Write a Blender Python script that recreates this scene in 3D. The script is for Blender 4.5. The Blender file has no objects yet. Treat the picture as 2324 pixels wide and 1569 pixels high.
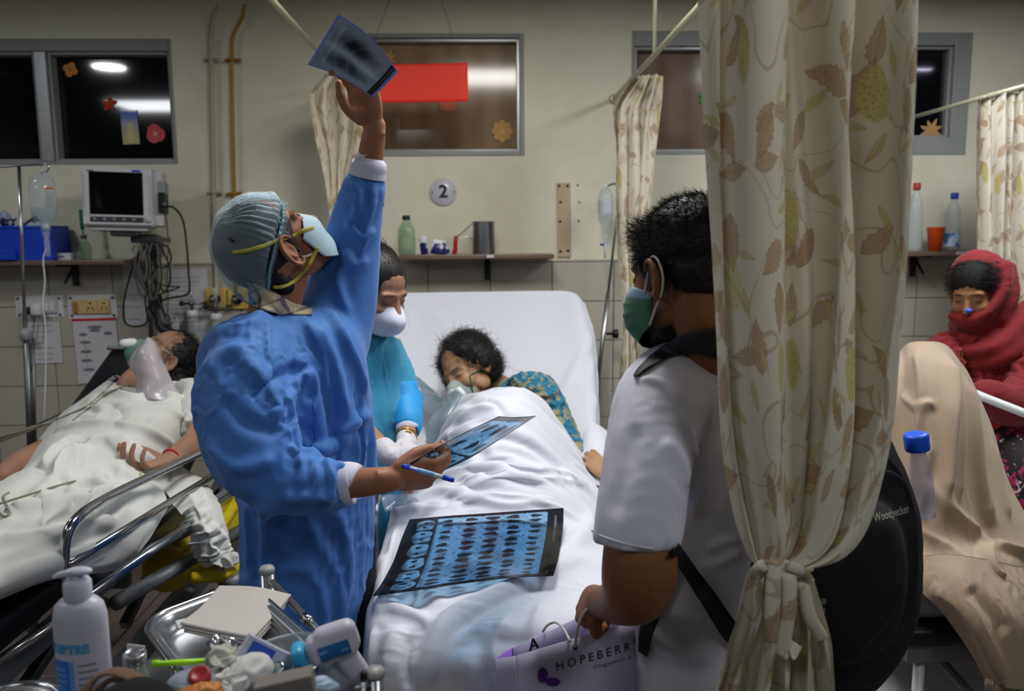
import bpy, bmesh, math, random
import numpy as np
from mathutils import Vector, Matrix, Euler
from mathutils import noise as mnoise
PI = math.pi
R = math.radians
random.seed(7)
rng = np.random.default_rng(11)
sc = bpy.context.scene
col = sc.collection

# ------------------------------------------------------------------ camera
FPX = 1808.0
CAMP = np.array([0.0, 0.0, 1.6])
cam_d = bpy.data.cameras.new('camera')
cam = bpy.data.objects.new('camera', cam_d)
col.objects.link(cam)
cam_d.sensor_width = 36.0
cam_d.lens = FPX / 2324 * 36.0
cam_d.clip_start = 0.05
ROT = Matrix.Rotation(-R(1.8), 3, 'Z') @ Matrix.Rotation(PI / 2 - R(7.72), 3, 'X') @ Matrix.Rotation(-R(0.45), 3, 'Z')
cam.matrix_world = Matrix.Translation(Vector(CAMP)) @ ROT.to_4x4()
cam_d.dof.use_dof = True
cam_d.dof.focus_distance = 1.75
cam_d.dof.aperture_fstop = 3.5
sc.camera = cam
RM = np.array(ROT)

def P(px, py, d):
    """world point seen at a pixel of the 2324x1569 frame, on the plane y = d"""
    v = RM @ np.array([(px - 1162) / FPX, -(py - 784.5) / FPX, -1.0])
    return CAMP + v * (d / v[1])

def PZ(px, py, z):
    """world point seen at a pixel, on the plane z"""
    v = RM @ np.array([(px - 1162) / FPX, -(py - 784.5) / FPX, -1.0])
    return CAMP + v * ((z - CAMP[2]) / v[2])

def S(px, d):
    return px * d / FPX

# ------------------------------------------------------------------ world, exposure
w = bpy.data.worlds.new('world')
sc.world = w
w.use_nodes = True
w.node_tree.nodes['Background'].inputs[0].default_value = (0.30, 0.36, 0.45, 1)
w.node_tree.nodes['Background'].inputs[1].default_value = 0.02
sc.view_settings.view_transform = 'Standard'
sc.view_settings.look = 'None'
sc.view_settings.gamma = 1
sc.view_settings.use_curve_mapping = False
sc.view_settings.exposure = 0.74

# ------------------------------------------------------------------ object helpers
WL = {}

def setp(o, label=None, cat=None, group=None, kind=None):
    if label: o['label'] = label
    if cat: o['category'] = cat
    if group: o['group'] = group
    if kind: o['kind'] = kind
    return o

def thing(name, loc, label, cat, group=None):
    o = bpy.data.objects.new(name, None)
    o.empty_display_size = 0.05
    col.objects.link(o)
    o.location = Vector([float(c) for c in loc])
    WL[o.name] = np.array([float(c) for c in loc])
    return setp(o, label, cat, group)

def mk(name, V, F, mat=None, parent=None, smooth=True, label=None, cat=None, group=None, kind=None, uv=None, colr=None, autos=None, mats=None, midx=None):
    V = np.asarray(V, dtype=np.float64).reshape(-1, 3)
    if parent is not None:
        og = WL[parent.name]
    else:
        mn, mx = V.min(0), V.max(0)
        og = np.array([(mn[0] + mx[0]) / 2, (mn[1] + mx[1]) / 2, mn[2]])
    me = bpy.data.meshes.new(name)
    L = V - og
    if isinstance(F, np.ndarray):
        k = F.shape[1]
        n = len(F)
        me.vertices.add(len(L)); me.vertices.foreach_set('co', L.ravel())
        me.loops.add(n * k); me.loops.foreach_set('vertex_index', F.astype(np.int32).ravel())
        me.polygons.add(n); me.polygons.foreach_set('loop_start', np.arange(0, n * k, k, dtype=np.int32))
        me.update(calc_edges=True)
        me.validate()
    else:
        me.from_pydata([tuple(p) for p in L], [], [tuple(int(i) for i in f) for f in F])
    if smooth:
        me.polygons.foreach_set('use_smooth', [True] * len(me.polygons))
    if uv is not None:
        ul = me.uv_layers.new(name='UVMap')
        vi = np.empty(len(me.loops), dtype=np.int32); me.loops.foreach_get('vertex_index', vi)
        ul.data.foreach_set('uv', np.asarray(uv, dtype=np.float64)[vi].ravel())
    if colr is not None:
        c = np.asarray(colr, dtype=np.float64)
        if c.shape[1] == 3: c = np.hstack([c, np.ones((len(c), 1))])
        a = me.color_attributes.new('Col', 'FLOAT_COLOR', 'POINT')
        a.data.foreach_set('color', c.ravel())
    if mats:
        for m in mats: me.materials.append(m)
        if midx is not None: me.polygons.foreach_set('material_index', np.asarray(midx, dtype=np.int32))
    elif mat: me.materials.append(mat)
    o = bpy.data.objects.new(name, me)
    col.objects.link(o)
    if parent is not None:
        o.parent = parent
    else:
        o.location = Vector(og)
    WL[o.name] = og
    if autos:
        mo = o.modifiers.new('edge', 'EDGE_SPLIT'); mo.split_angle = R(autos)
    return setp(o, label, cat, group, kind)

def dup(o, delta=(0, 0, 0), parent=None, label=None):
    c = o.copy(); col.objects.link(c)
    if parent is None:
        c.location = o.location + Vector(delta)
        WL[c.name] = WL[o.name] + np.array(delta)
    else:
        c.parent = parent
        WL[c.name] = WL[parent.name]
    for ch in [k for k in o.children]:
        dup(ch, parent=c)
    if label: c['label'] = label
    return c

# ------------------------------------------------------------------ mesh builders: all return (V, F)
def norm(v):
    v = np.asarray(v, float); return v / (np.linalg.norm(v) + 1e-12)

def cat_(*ms):
    V = []; F = []; k = 0
    for v, f in ms:
        V.append(np.asarray(v, float).reshape(-1, 3)); F += [tuple(int(i) + k for i in q) for q in f]; k += len(V[-1])
    return np.vstack(V), F

def box(c, s, rot=None, bev=0.0, seg=2):
    """box with centre c, full size s"""
    bm = bmesh.new()
    bmesh.ops.create_cube(bm, size=1.0)
    for v in bm.verts: v.co = Vector((v.co.x * s[0], v.co.y * s[1], v.co.z * s[2]))
    if bev > 0:
        bmesh.ops.bevel(bm, geom=list(bm.edges), offset=bev, segments=seg, profile=0.5, affect='EDGES')
    V = np.array([v.co[:] for v in bm.verts]); bm.verts.ensure_lookup_table()
    F = [tuple(v.index for v in f.verts) for f in bm.faces]
    bm.free()
    if rot is not None: V = V @ np.array(rot).T
    return V + np.array(c, float), F

def boxb(a, b, bev=0.0, seg=2):
    a = np.array(a, float); b = np.array(b, float)
    return box((a + b) / 2, np.abs(b - a), None, bev, seg)

def rotm(rx=0, ry=0, rz=0):
    return np.array(Euler((R(rx), R(ry), R(rz)), 'XYZ').to_matrix())

def lathe(prof, c=(0, 0, 0), n=24, axis=(0, 0, 1), cap=True):
    """prof: list of (radius, height)"""
    ax = norm(axis)
    t = np.array([1.0, 0, 0]) if abs(ax[0]) < 0.9 else np.array([0, 1.0, 0])
    u = norm(np.cross(ax, t)); v = np.cross(ax, u)
    V = []; F = []
    for r, h in prof:
        for k in range(n):
            a = 2 * PI * k / n
            V.append(np.array(c) + ax * h + (u * math.cos(a) + v * math.sin(a)) * max(r, 1e-5))
    m = len(prof)
    for i in range(m - 1):
        for k in range(n):
            k2 = (k + 1) % n
            F.append((i * n + k, i * n + k2, (i + 1) * n + k2, (i + 1) * n + k))
    if cap:
        F.append(tuple(range(n - 1, -1, -1))); F.append(tuple((m - 1) * n + k for k in range(n)))
    return np.array(V), F

def spline(pts, n):
    """catmull-rom through rows of any dimension"""
    p = np.asarray(pts, float)
    if len(p) < 3:
        t = np.linspace(0, 1, n)[:, None]; return p[0] * (1 - t) + p[-1] * t
    q = np.vstack([2 * p[0] - p[1], p, 2 * p[-1] - p[-2]])
    ts = np.linspace(0, len(p) - 1, n)
    out = []
    for t in ts:
        i = min(int(t), len(p) - 2); u = t - i
        a, b, c, d = q[i], q[i + 1], q[i + 2], q[i + 3]
        out.append(0.5 * (2 * b + (c - a) * u + (2 * a - 5 * b + 4 * c - d) * u * u + (3 * b - a - 3 * c + d) * u ** 3))
    return np.array(out)

def tube(pts, r, n=8, seg=None, cap=True, ref=None, flat=None, closed=False, round_=False):
    """tube through pts; r scalar or list; flat=(a,b) multiplies the two cross axes; ref = preferred first cross axis"""
    pts = np.asarray(pts, float)
    rr = np.full(len(pts), r, float) if np.isscalar(r) else np.asarray(r, float)
    if seg:
        q = spline(np.hstack([pts, rr[:, None]]), seg); pts = q[:, :3]; rr = np.maximum(q[:, 3], 1e-4)
    m = len(pts)
    T = np.gradient(pts, axis=0)
    T /= (np.linalg.norm(T, axis=1)[:, None] + 1e-12)
    if round_:
        e0 = [pts[0] - T[0] * rr[0] * math.sin(a) for a in (1.45, 1.0, 0.5)]; e1 = [pts[-1] + T[-1] * rr[-1] * math.sin(a) for a in (0.5, 1.0, 1.45)]
        r0 = [rr[0] * math.cos(a) for a in (1.45, 1.0, 0.5)]; r1 = [rr[-1] * math.cos(a) for a in (0.5, 1.0, 1.45)]
        pts = np.vstack([e0, pts, e1]); rr = np.concatenate([r0, rr, r1]); T = np.vstack([[T[0]] * 3, T, [T[-1]] * 3]); m = len(pts)
    u = norm(ref) if ref is not None else (np.array([0, 0, 1.0]) if abs(T[0][2]) < 0.9 else np.array([1.0, 0, 0]))
    V = []
    fa, fb = flat if flat else (1, 1)
    for i in range(m):
        if ref is not None: u = norm(ref)
        u = norm(u - T[i] * np.dot(u, T[i])); v = np.cross(T[i], u)
        for k in range(n):
            a = 2 * PI * k / n
            V.append(pts[i] + (u * math.cos(a) * fa + v * math.sin(a) * fb) * rr[i])
    F = []
    for i in range(m - 1):
        for k in range(n):
            k2 = (k + 1) % n
            F.append((i * n + k, i * n + k2, (i + 1) * n + k2, (i + 1) * n + k))
    if cap:
        F.append(tuple(range(n - 1, -1, -1))); F.append(tuple((m - 1) * n + k for k in range(n)))
    return np.array(V), F

def rings(rs, n=40, cap=True, sub=None):
    """loft of horizontal-ish superellipse rings: rows (cx,cy,cz,rx,ry[,tiltx,tilty]) -> smooth closed body"""
    a = np.array([list(r) + [0] * (7 - len(r)) for r in rs], float)
    if sub: a = spline(a, sub)
    V = []
    for cx, cy, cz, rx, ry, tx, ty in a:
        for k in range(n):
            t = 2 * PI * k / n
            x, y = rx * math.cos(t), ry * math.sin(t)
            V.append((cx + x, cy + y, cz + x * tx + y * ty))
    m = len(a); F = []
    for i in range(m - 1):
        for k in range(n):
            k2 = (k + 1) % n
            F.append((i * n + k, i * n + k2, (i + 1) * n + k2, (i + 1) * n + k))
    if cap:
        F.append(tuple(range(n - 1, -1, -1))); F.append(tuple((m - 1) * n + k for k in range(n)))
    return np.array(V), F

def ell(c, r, rot=None, n=20, m=14):
    V = []; F = []
    for i in range(m + 1):
        p = PI * (i + 0.02 * (i == 0) - 0.02 * (i == m)) / m
        for k in range(n):
            t = 2 * PI * k / n
            V.append((math.sin(p) * math.cos(t) * r[0], math.sin(p) * math.sin(t) * r[1], math.cos(p) * r[2]))
    V = np.array(V)
    if rot is not None: V = V @ np.array(rot).T
    for i in range(m):
        for k in range(n):
            k2 = (k + 1) % n
            F.append((i * n + k, (i + 1) * n + k, (i + 1) * n + k2, i * n + k2))
    F.append(tuple(range(n))); F.append(tuple(m * n + k for k in range(n - 1, -1, -1)))
    return V + np.array(c, float), F

def grid(nu, nv, fn=None):
    """nu x nv verts; returns U,V param arrays and faces (ndarray)"""
    u, v = np.meshgrid(np.linspace(0, 1, nu), np.linspace(0, 1, nv), indexing='ij')
    i = np.arange(nu * nv).reshape(nu, nv)
    F = np.stack([i[:-1, :-1], i[1:, :-1], i[1:, 1:], i[:-1, 1:]], -1).reshape(-1, 4)
    return u.ravel(), v.ravel(), F

def solid(V, F, nu, nv, th, N=None):
    """thickens a nu x nv grid into a closed sheet"""
    V = np.asarray(V)
    if N is None: N = vnormals(V, F)
    W = V - N * th
    k = len(V)
    F2 = F[:, ::-1] + k
    i = np.arange(nu * nv).reshape(nu, nv)
    b = np.concatenate([i[:, 0], i[-1, 1:], i[::-1, -1][1:], i[0, ::-1][1:]])
    E = np.stack([b[:-1], b[:-1] + k, b[1:] + k, b[1:]], -1)
    return np.vstack([V, W]), np.vstack([F, F2, E])

def vnormals(V, F):
    F = np.asarray(F); V = np.asarray(V)
    a, b, c = V[F[:, 0]], V[F[:, 1]], V[F[:, 2]]
    n = np.cross(c - a, (V[F[:, 3]] if F.shape[1] > 3 else c) - b) if F.shape[1] > 3 else np.cross(b - a, c - a)
    out = np.zeros_like(V)
    for k in range(F.shape[1]):
        for d in range(3): out[:, d] += np.bincount(F[:, k], n[:, d], len(V))
    return out / (np.linalg.norm(out, axis=1)[:, None] + 1e-12)

def tmpmod(V, F, mods):
    """run modifiers on a scratch mesh, give back (V, F ndarray of quads/tris padded list)"""
    me = bpy.data.meshes.new('scratch')
    if isinstance(F, np.ndarray): F = F.tolist()
    me.from_pydata([tuple(p) for p in V], [], [tuple(int(i) for i in f) for f in F])
    me.update()
    o = bpy.data.objects.new('scratch', me); col.objects.link(o)
    for ty, kw in mods:
        m = o.modifiers.new(ty, ty)
        for k, v in kw.items(): setattr(m, k, v)
    dg = bpy.context.evaluated_depsgraph_get()
    ev = o.evaluated_get(dg); m2 = ev.to_mesh()
    n = len(m2.vertices); VV = np.empty(n * 3); m2.vertices.foreach_get('co', VV)
    lt = np.empty(len(m2.polygons), dtype=np.int32); m2.polygons.foreach_get('loop_total', lt)
    vi = np.empty(len(m2.loops), dtype=np.int32); m2.loops.foreach_get('vertex_index', vi)
    if len(lt) and (lt == 4).all(): FF = vi.reshape(-1, 4).copy()
    else:
        FF = []; k = 0
        for t in lt: FF.append(tuple(vi[k:k + t])); k += t
    ev.to_mesh_clear()
    bpy.data.objects.remove(o); bpy.data.meshes.remove(me)
    return VV.reshape(-1, 3), FF

def remesh(parts, vox, smooth=4, fac=0.5):
    V, F = cat_(*parts)
    mods = [('REMESH', dict(mode='VOXEL', voxel_size=vox, adaptivity=0.0))]
    if smooth: mods.append(('SMOOTH', dict(factor=fac, iterations=smooth)))
    return tmpmod(V, F, mods)

def subdiv(V, F, lv=1):
    return tmpmod(V, F, [('SUBSURF', dict(levels=lv, render_levels=lv))])

def edges_of(F):
    F = np.asarray(F); k = F.shape[1]
    e = np.vstack([F[:, [i, (i + 1) % k]] for i in range(k)])
    e = np.sort(e, 1); e = np.unique(e, axis=0)
    return e

def wrinkle(V, F, ex=0.06, anchor=0.02, it=60, bend=0.06, dirv=None, mask=None, noise=0.004, freq=14.0, seed=0, shear=True, nscale=(1, 1, 1)):
    """buckles a surface: edges want to be longer than they are while the shape stays anchored -> real folds"""
    V0 = np.asarray(V, float).copy(); F = np.asarray(F)
    e = edges_of(F)
    if shear and F.shape[1] == 4: e2 = np.vstack([e, np.sort(F[:, [0, 2]], 1), np.sort(F[:, [1, 3]], 1)])
    else: e2 = e
    i, j = e2[:, 0], e2[:, 1]
    d0 = V0[j] - V0[i]; L0 = np.linalg.norm(d0, axis=1) + 1e-9
    wgt = np.ones(len(e2))
    if dirv is not None:
        dv = np.asarray(dirv, float)
        if dv.ndim == 1: dv = np.tile(norm(dv), (len(V0), 1))
        wgt = np.abs(np.einsum('ij,ij->i', d0 / L0[:, None], dv[i])) ** 2
    m = np.ones(len(V0)) if mask is None else mask
    md = np.clip(0.65 + 0.75 * fnoise(V0, freq * 0.28, seed + 7), 0.08, 1.5)
    mm = m * md
    rest = L0 * (1 + ex * wgt * 0.5 * (mm[i] + mm[j]))
    N = vnormals(V0, F)
    nz = fnoise(V0 * np.array(nscale), freq * .75, seed); nz = 1.1 - 2.6 * np.abs(nz) ** .8
    nz *= np.clip(0.75 + 0.6 * fnoise(V0, freq * 0.28, seed + 7), 0.1, 1.4)
    W = V0 + N * (nz * noise * m)[:, None]
    deg = np.bincount(np.concatenate([i, j]), minlength=len(V0)).astype(float)
    ei, ej = e[:, 0], e[:, 1]
    dg2 = np.bincount(np.concatenate([ei, ej]), minlength=len(V0)).astype(float)
    n = len(V0)
    for t in range(it):
        d = W[j] - W[i]; L = np.linalg.norm(d, axis=1) + 1e-9
        c = d * (0.5 * (L - rest) / L)[:, None]
        acc = np.zeros_like(W)
        for k in range(3):
            acc[:, k] = np.bincount(i, c[:, k], n) - np.bincount(j, c[:, k], n)
        W += acc / deg[:, None] * 1.6
        if bend > 0:
            def lp(Q):
                r_ = np.empty_like(Q)
                for k in range(3):
                    r_[:, k] = np.bincount(ei, Q[ej, k], n) + np.bincount(ej, Q[ei, k], n)
                return r_ / dg2[:, None] - Q
            W -= bend * lp(lp(W))
        an = anchor / np.maximum(m, 0.05)
        W += (V0 - W) * np.minimum(an, 1.0)[:, None]
    return W

def upgrid(V, n0, m0, n1, m1):
    G = np.asarray(V).reshape(n0, m0, 3)
    A = spline(G.reshape(n0, -1), n1).reshape(n1, m0, 3)
    B = spline(A.transpose(1, 0, 2).reshape(m0, -1), m1).reshape(m1, n1, 3).transpose(1, 0, 2)
    return B.reshape(-1, 3)

_pn = rng.normal(size=(40, 3)); _pn /= np.linalg.norm(_pn, axis=1)[:, None]
_pp = rng.uniform(0, 2 * PI, 40)
def fnoise(X, freq, seed=0):
    """cheap smooth random field in -1..1 from summed warped waves"""
    X = np.asarray(X, float) * freq
    r = np.random.default_rng(seed + 100)
    out = np.zeros(len(X)); wx = X.copy()
    for k in range(3):
        a = r.normal(size=3); wx[:, k] += 0.9 * np.sin(X @ a * 0.7 + r.uniform(0, 6.28))
    for k in range(10):
        a = r.normal(size=3); a /= np.linalg.norm(a); a *= r.uniform(0.5, 1.7)
        out += np.sin(wx @ a + r.uniform(0, 6.28))
    return out / 3.2

def stroke(V, N, pts, w, amp, prof='ridge'):
    """raise a fold of half width w along a polyline (world points)"""
    pts = np.asarray(pts, float)
    q = spline(pts, max(8, len(pts) * 6)) if len(pts) > 2 else spline(pts, 10)
    best = np.full(len(V), 1e9); tt = np.zeros(len(V))
    for k in range(len(q) - 1):
        a, b = q[k], q[k + 1]; ab = b - a; l2 = ab @ ab + 1e-12
        t = np.clip(((V - a) @ ab) / l2, 0, 1)
        d = np.linalg.norm(V - (a + t[:, None] * ab), axis=1)
        s = d < best; best[s] = d[s]; tt[s] = (k + t[s]) / (len(q) - 1)
    f = np.exp(-(best / w) ** 2) * np.minimum(1, 6 * np.minimum(tt, 1 - tt) + 0.15)
    return V + N * (f * amp)[:, None]

def strokes_px(V, F, strokes):
    """folds given by what they run over: (px,py[,d]) points dropped on to the surface"""
    from mathutils.bvhtree import BVHTree
    t = BVHTree.FromPolygons([tuple(p) for p in V], [tuple(int(i) for i in f) for f in F])
    for pts, wd, am in strokes:
        q = []
        for p in spline(np.array([p[:2] for p in pts], float), max(6, 3 * len(pts))):
            v = norm(RM @ np.array([(p[0] - 1162) / FPX, -(p[1] - 784.5) / FPX, -1.0]))
            r = t.ray_cast(Vector(CAMP), Vector(v))
            if r[0] is not None: q.append(np.array(r[0]))
        if len(q) > 2: V = stroke(V, vnormals(V, F), q, wd, am)
    return V

def text_mesh(s, size, align='CENTER', ext=0.0, bold=0.0):
    cu = bpy.data.curves.new('t', 'FONT'); cu.body = s; cu.size = size; cu.align_x = align; cu.align_y = 'CENTER'; cu.extrude = ext; cu.offset = bold; cu.resolution_u = 3
    o = bpy.data.objects.new('t', cu); col.objects.link(o)
    dg = bpy.context.evaluated_depsgraph_get(); ev = o.evaluated_get(dg); m = ev.to_mesh()
    V = np.array([v.co[:] for v in m.vertices]); F = [tuple(p.vertices) for p in m.polygons]
    ev.to_mesh_clear(); bpy.data.objects.remove(o); bpy.data.curves.remove(cu)
    return V, F

def place(m, o, ux, uy):
    """put a flat xy mesh on the plane at o spanned by ux, uy"""
    V, F = m; ux = np.asarray(ux, float); uy = np.asarray(uy, float); n = norm(np.cross(ux, uy))
    V = np.asarray(V)
    return np.asarray(o) + V[:, :1] * ux + V[:, 1:2] * uy + V[:, 2:3] * n, F

# ------------------------------------------------------------------ materials
def s2l(c):
    if isinstance(c, str):
        c = c.lstrip('#'); c = [int(c[i:i + 2], 16) / 255 for i in (0, 2, 4)]
    return tuple((x / 12.92 if x <= 0.04045 else ((x + 0.055) / 1.055) ** 2.4) for x in c)

class X:
    """tiny operator wrapper around node sockets"""
    nt = None
    def __init__(s, k): s.k = k
    @staticmethod
    def node(ty, **kw):
        n = X.nt.nodes.new(ty)
        for a, b in kw.items(): setattr(n, a, b)
        return n
    @staticmethod
    def put(inp, v):
        if isinstance(v, X): X.nt.links.new(v.k, inp)
        else: inp.default_value = v
    @staticmethod
    def m(op, *a):
        n = X.node('ShaderNodeMath', operation=op)
        for i, v in enumerate(a): X.put(n.inputs[i], v)
        return X(n.outputs[0])
    def __add__(s, o): return X.m('ADD', s, o)
    __radd__ = __add__
    def __mul__(s, o): return X.m('MULTIPLY', s, o)
    __rmul__ = __mul__
    def __sub__(s, o): return X.m('SUBTRACT', s, o)
    def __rsub__(s, o): return X.m('SUBTRACT', o, s)
    def __truediv__(s, o): return X.m('DIVIDE', s, o)
    def abs(s): return X.m('ABSOLUTE', s)
    def sin(s): return X.m('SINE', s)
    def cos(s): return X.m('COSINE', s)
    def fract(s): return X.m('FRACT', s)
    def clamp(s): 
        n = X.node('ShaderNodeClamp'); X.put(n.inputs[0], s); return X(n.outputs[0])
    def step(s, a, b):
        """smooth 0..1 as s goes from a to b"""
        n = X.node('ShaderNodeMapRange', interpolation_type='SMOOTHSTEP'); X.put(n.inputs[0], s); X.put(n.inputs[1], a); X.put(n.inputs[2], b); return X(n.outputs[0])

def mixc(f, a, b):
    n = X.node('ShaderNodeMix', data_type='RGBA')
    X.put(n.inputs[0], f)
    for i, v in ((6, a), (7, b)):
        if isinstance(v, X): X.put(n.inputs[i], v)
        else: n.inputs[i].default_value = (*v[:3], 1)
    return X(n.outputs[2])

def coords(kind='Object'):
    n = X.node('ShaderNodeTexCoord'); return X(n.outputs[kind])

def sepv(v):
    n = X.node('ShaderNodeSeparateXYZ'); X.put(n.inputs[0], v); return [X(o) for o in n.outputs]

def comb(x, y, z=0.0):
    n = X.node('ShaderNodeCombineXYZ')
    for i, v in enumerate((x, y, z)): X.put(n.inputs[i], v)
    return X(n.outputs[0])

def noisex(scale, detail=3, vec=None, dist=0.0, rough=0.5):
    n = X.node('ShaderNodeTexNoise'); n.inputs['Scale'].default_value = scale; n.inputs['Detail'].default_value = detail; n.inputs['Distortion'].default_value = dist; n.inputs['Roughness'].default_value = rough
    X.put(n.inputs['Vector'], vec if vec is not None else coords())
    return X(n.outputs[0])

def mat(name, c, rough=0.6, metal=0.0, bump=0.0, bscale=200, spec=0.5, var=0.0, vscale=8, sss=0.0, ssc=None, trans=0.0, ior=1.45, coat=0.0, sheen=0.0, emis=None, estr=0, attr=False, alpha=1.0, fn=None, bdet=3, tl=0.0, aniso=None):
    m = bpy.data.materials.new(name); m.use_nodes = True
    nt = m.node_tree; X.nt = nt
    b = nt.nodes['Principled BSDF']
    c = s2l(c) if (isinstance(c, str)) else c
    b.inputs['Base Color'].default_value = (*c, 1)
    b.inputs['Roughness'].default_value = rough
    b.inputs['Metallic'].default_value = metal
    b.inputs['Specular IOR Level'].default_value = spec
    b.inputs['IOR'].default_value = ior
    b.inputs['Transmission Weight'].default_value = trans
    b.inputs['Coat Weight'].default_value = coat
    b.inputs['Sheen Weight'].default_value = sheen
    b.inputs['Alpha'].default_value = alpha
    if sss:
        b.inputs['Subsurface Weight'].default_value = sss
        b.inputs['Subsurface Radius'].default_value = ssc or (0.012, 0.005, 0.003)
        b.inputs['Subsurface Scale'].default_value = 1.0
    if emis is not None:
        b.inputs['Emission Color'].default_value = (*(s2l(emis) if isinstance(emis, str) else emis), 1); b.inputs['Emission Strength'].default_value = estr
    base = None
    if attr:
        n = nt.nodes.new('ShaderNodeVertexColor'); n.layer_name = 'Col'; base = X(n.outputs[0])
    if fn: base = fn(base)
    if var:
        f = noisex(vscale, 4)
        a = base if base is not None else c
        n = X.node('ShaderNodeHueSaturation'); n.inputs['Value'].default_value = 1.0
        X.put(n.inputs['Value'], (f - 0.5) * (2 * var) + 1.0)
        if isinstance(a, X): X.put(n.inputs['Color'], a)
        else: n.inputs['Color'].default_value = (*a, 1)
        base = X(n.outputs[0])
    if base is not None: nt.links.new(base.k, b.inputs['Base Color'])
    if bump:
        f = noisex(bscale, bdet)
        n = nt.nodes.new('ShaderNodeBump'); n.inputs['Strength'].default_value = bump; n.inputs['Distance'].default_value = 0.002
        nt.links.new(f.k, n.inputs['Height']); nt.links.new(n.outputs[0], b.inputs['Normal'])
    if tl:
        t = nt.nodes.new('ShaderNodeBsdfTranslucent'); mx = nt.nodes.new('ShaderNodeMixShader'); mx.inputs[0].default_value = tl
        if base is not None: nt.links.new(base.k, t.inputs[0])
        else: t.inputs[0].default_value = (*c, 1)
        nt.links.new(b.outputs[0], mx.inputs[1]); nt.links.new(t.outputs[0], mx.inputs[2])
        nt.links.new(mx.outputs[0], nt.nodes['Material Output'].inputs[0])
    return m

def clear_mat(name, c=(1, 1, 1), op=0.15, rough=0.08, white=(0.8, 0.85, 0.9)):
    """thin clear plastic or film: tinted see-through plus a gloss and a little milkiness"""
    m = bpy.data.materials.new(name); m.use_nodes = True; nt = m.node_tree; X.nt = nt
    nt.nodes.remove(nt.nodes['Principled BSDF'])
    t = X.node('ShaderNodeBsdfTransparent'); t.inputs[0].default_value = (*c, 1)
    d = X.node('ShaderNodeBsdfDiffuse'); d.inputs[0].default_value = (*white, 1)
    g = X.node('ShaderNodeBsdfGlossy'); g.inputs['Roughness'].default_value = rough
    m1 = X.node('ShaderNodeMixShader'); m1.inputs[0].default_value = op
    m2 = X.node('ShaderNodeMixShader')
    f = X.node('ShaderNodeFresnel'); f.inputs[0].default_value = 1.45
    nt.links.new(t.outputs[0], m1.inputs[1]); nt.links.new(d.outputs[0], m1.inputs[2])
    gb = X.node('ShaderNodeNewGeometry'); ff = X(f.outputs[0]) * (1 - X(gb.outputs['Backfacing']))
    nt.links.new(ff.k, m2.inputs[0]); nt.links.new(m1.outputs[0], m2.inputs[1]); nt.links.new(g.outputs[0], m2.inputs[2])
    nt.links.new(m2.outputs[0], nt.nodes['Material Output'].inputs[0])
    return m
# ------------------------------------------------------------------ ceiling lights (they stand first: they set the light)
WY = 4.0          # the tiled wall behind the beds
CZ = 2.76         # ceiling height
def lamp_panel(x, y, sx, sy, e, c, label, name='ceiling_light', cat='light'):
    t = thing(name, (x, y, CZ), label, cat, 'ceiling lights')
    fr = cat_(boxb((x - sx / 2 - .02, y - sy / 2 - .02, CZ - .012), (x - sx / 2, y + sy / 2 + .02, CZ - .001)), boxb((x + sx / 2, y - sy / 2 - .02, CZ - .012), (x + sx / 2 + .02, y + sy / 2 + .02, CZ - .001)),
              boxb((x - sx / 2, y - sy / 2 - .02, CZ - .012), (x + sx / 2, y - sy / 2, CZ - .001)), boxb((x - sx / 2, y + sy / 2, CZ - .012), (x + sx / 2, y + sy / 2 + .02, CZ - .001)))
    mk('frame', *fr, M['white_metal'], t, smooth=False)
    m = mat('lamp_diffuser', (0.9, 0.9, 0.9), emis=c, estr=e)
    mk('diffuser', *boxb((x - sx / 2, y - sy / 2, CZ - .008), (x + sx / 2, y + sy / 2, CZ - .002)), m, t, smooth=False)
    return t
M = {}
M['white_metal'] = mat('white_metal', '#c9cbca', 0.4)
COOL = (0.93, 0.97, 1.0)
lamp_panel(0.02, 2.15, .58, .58, 19, (1.0, 0.98, 0.93), 'square ceiling panel over the middle bed, mirrored in the brown window')
lamp_panel(1.85, 2.45, .58, .58, 21, COOL, 'square ceiling panel between the middle bed and the right bed')
lamp_panel(-2.86, 0.95, .58, .58, 10, COOL, 'square ceiling panel mirrored at the right edge of the dark window')
lamp_panel(2.9, 2.38, .50, .05, 18, (0.75, 0.75, 1.0), 'thin tube light mirrored as a streak in the rightmost window', 'tube_light')
lamp_panel(-0.9, -0.6, .58, .58, 3.5, COOL, 'square ceiling panel behind the camera, left')
lamp_panel(1.25, -0.15, .58, .58, 10, COOL, 'square ceiling panel behind the camera, right')
t = thing('downlight', (-2.5, 2.55, CZ), 'round recessed ceiling light mirrored as a white oval in the dark window', 'light')
mk('rim', *lathe([(.115, -.002), (.115, -.012), (.10, -.012)], (-2.5, 2.55, CZ), 32), M['white_metal'], t)
mk('diffuser', *lathe([(.10, -.004), (.10, -.0125)], (-2.5, 2.55, CZ), 32), mat('downlight_glow', (.9, .9, .9), emis=COOL, estr=45), t)

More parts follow.
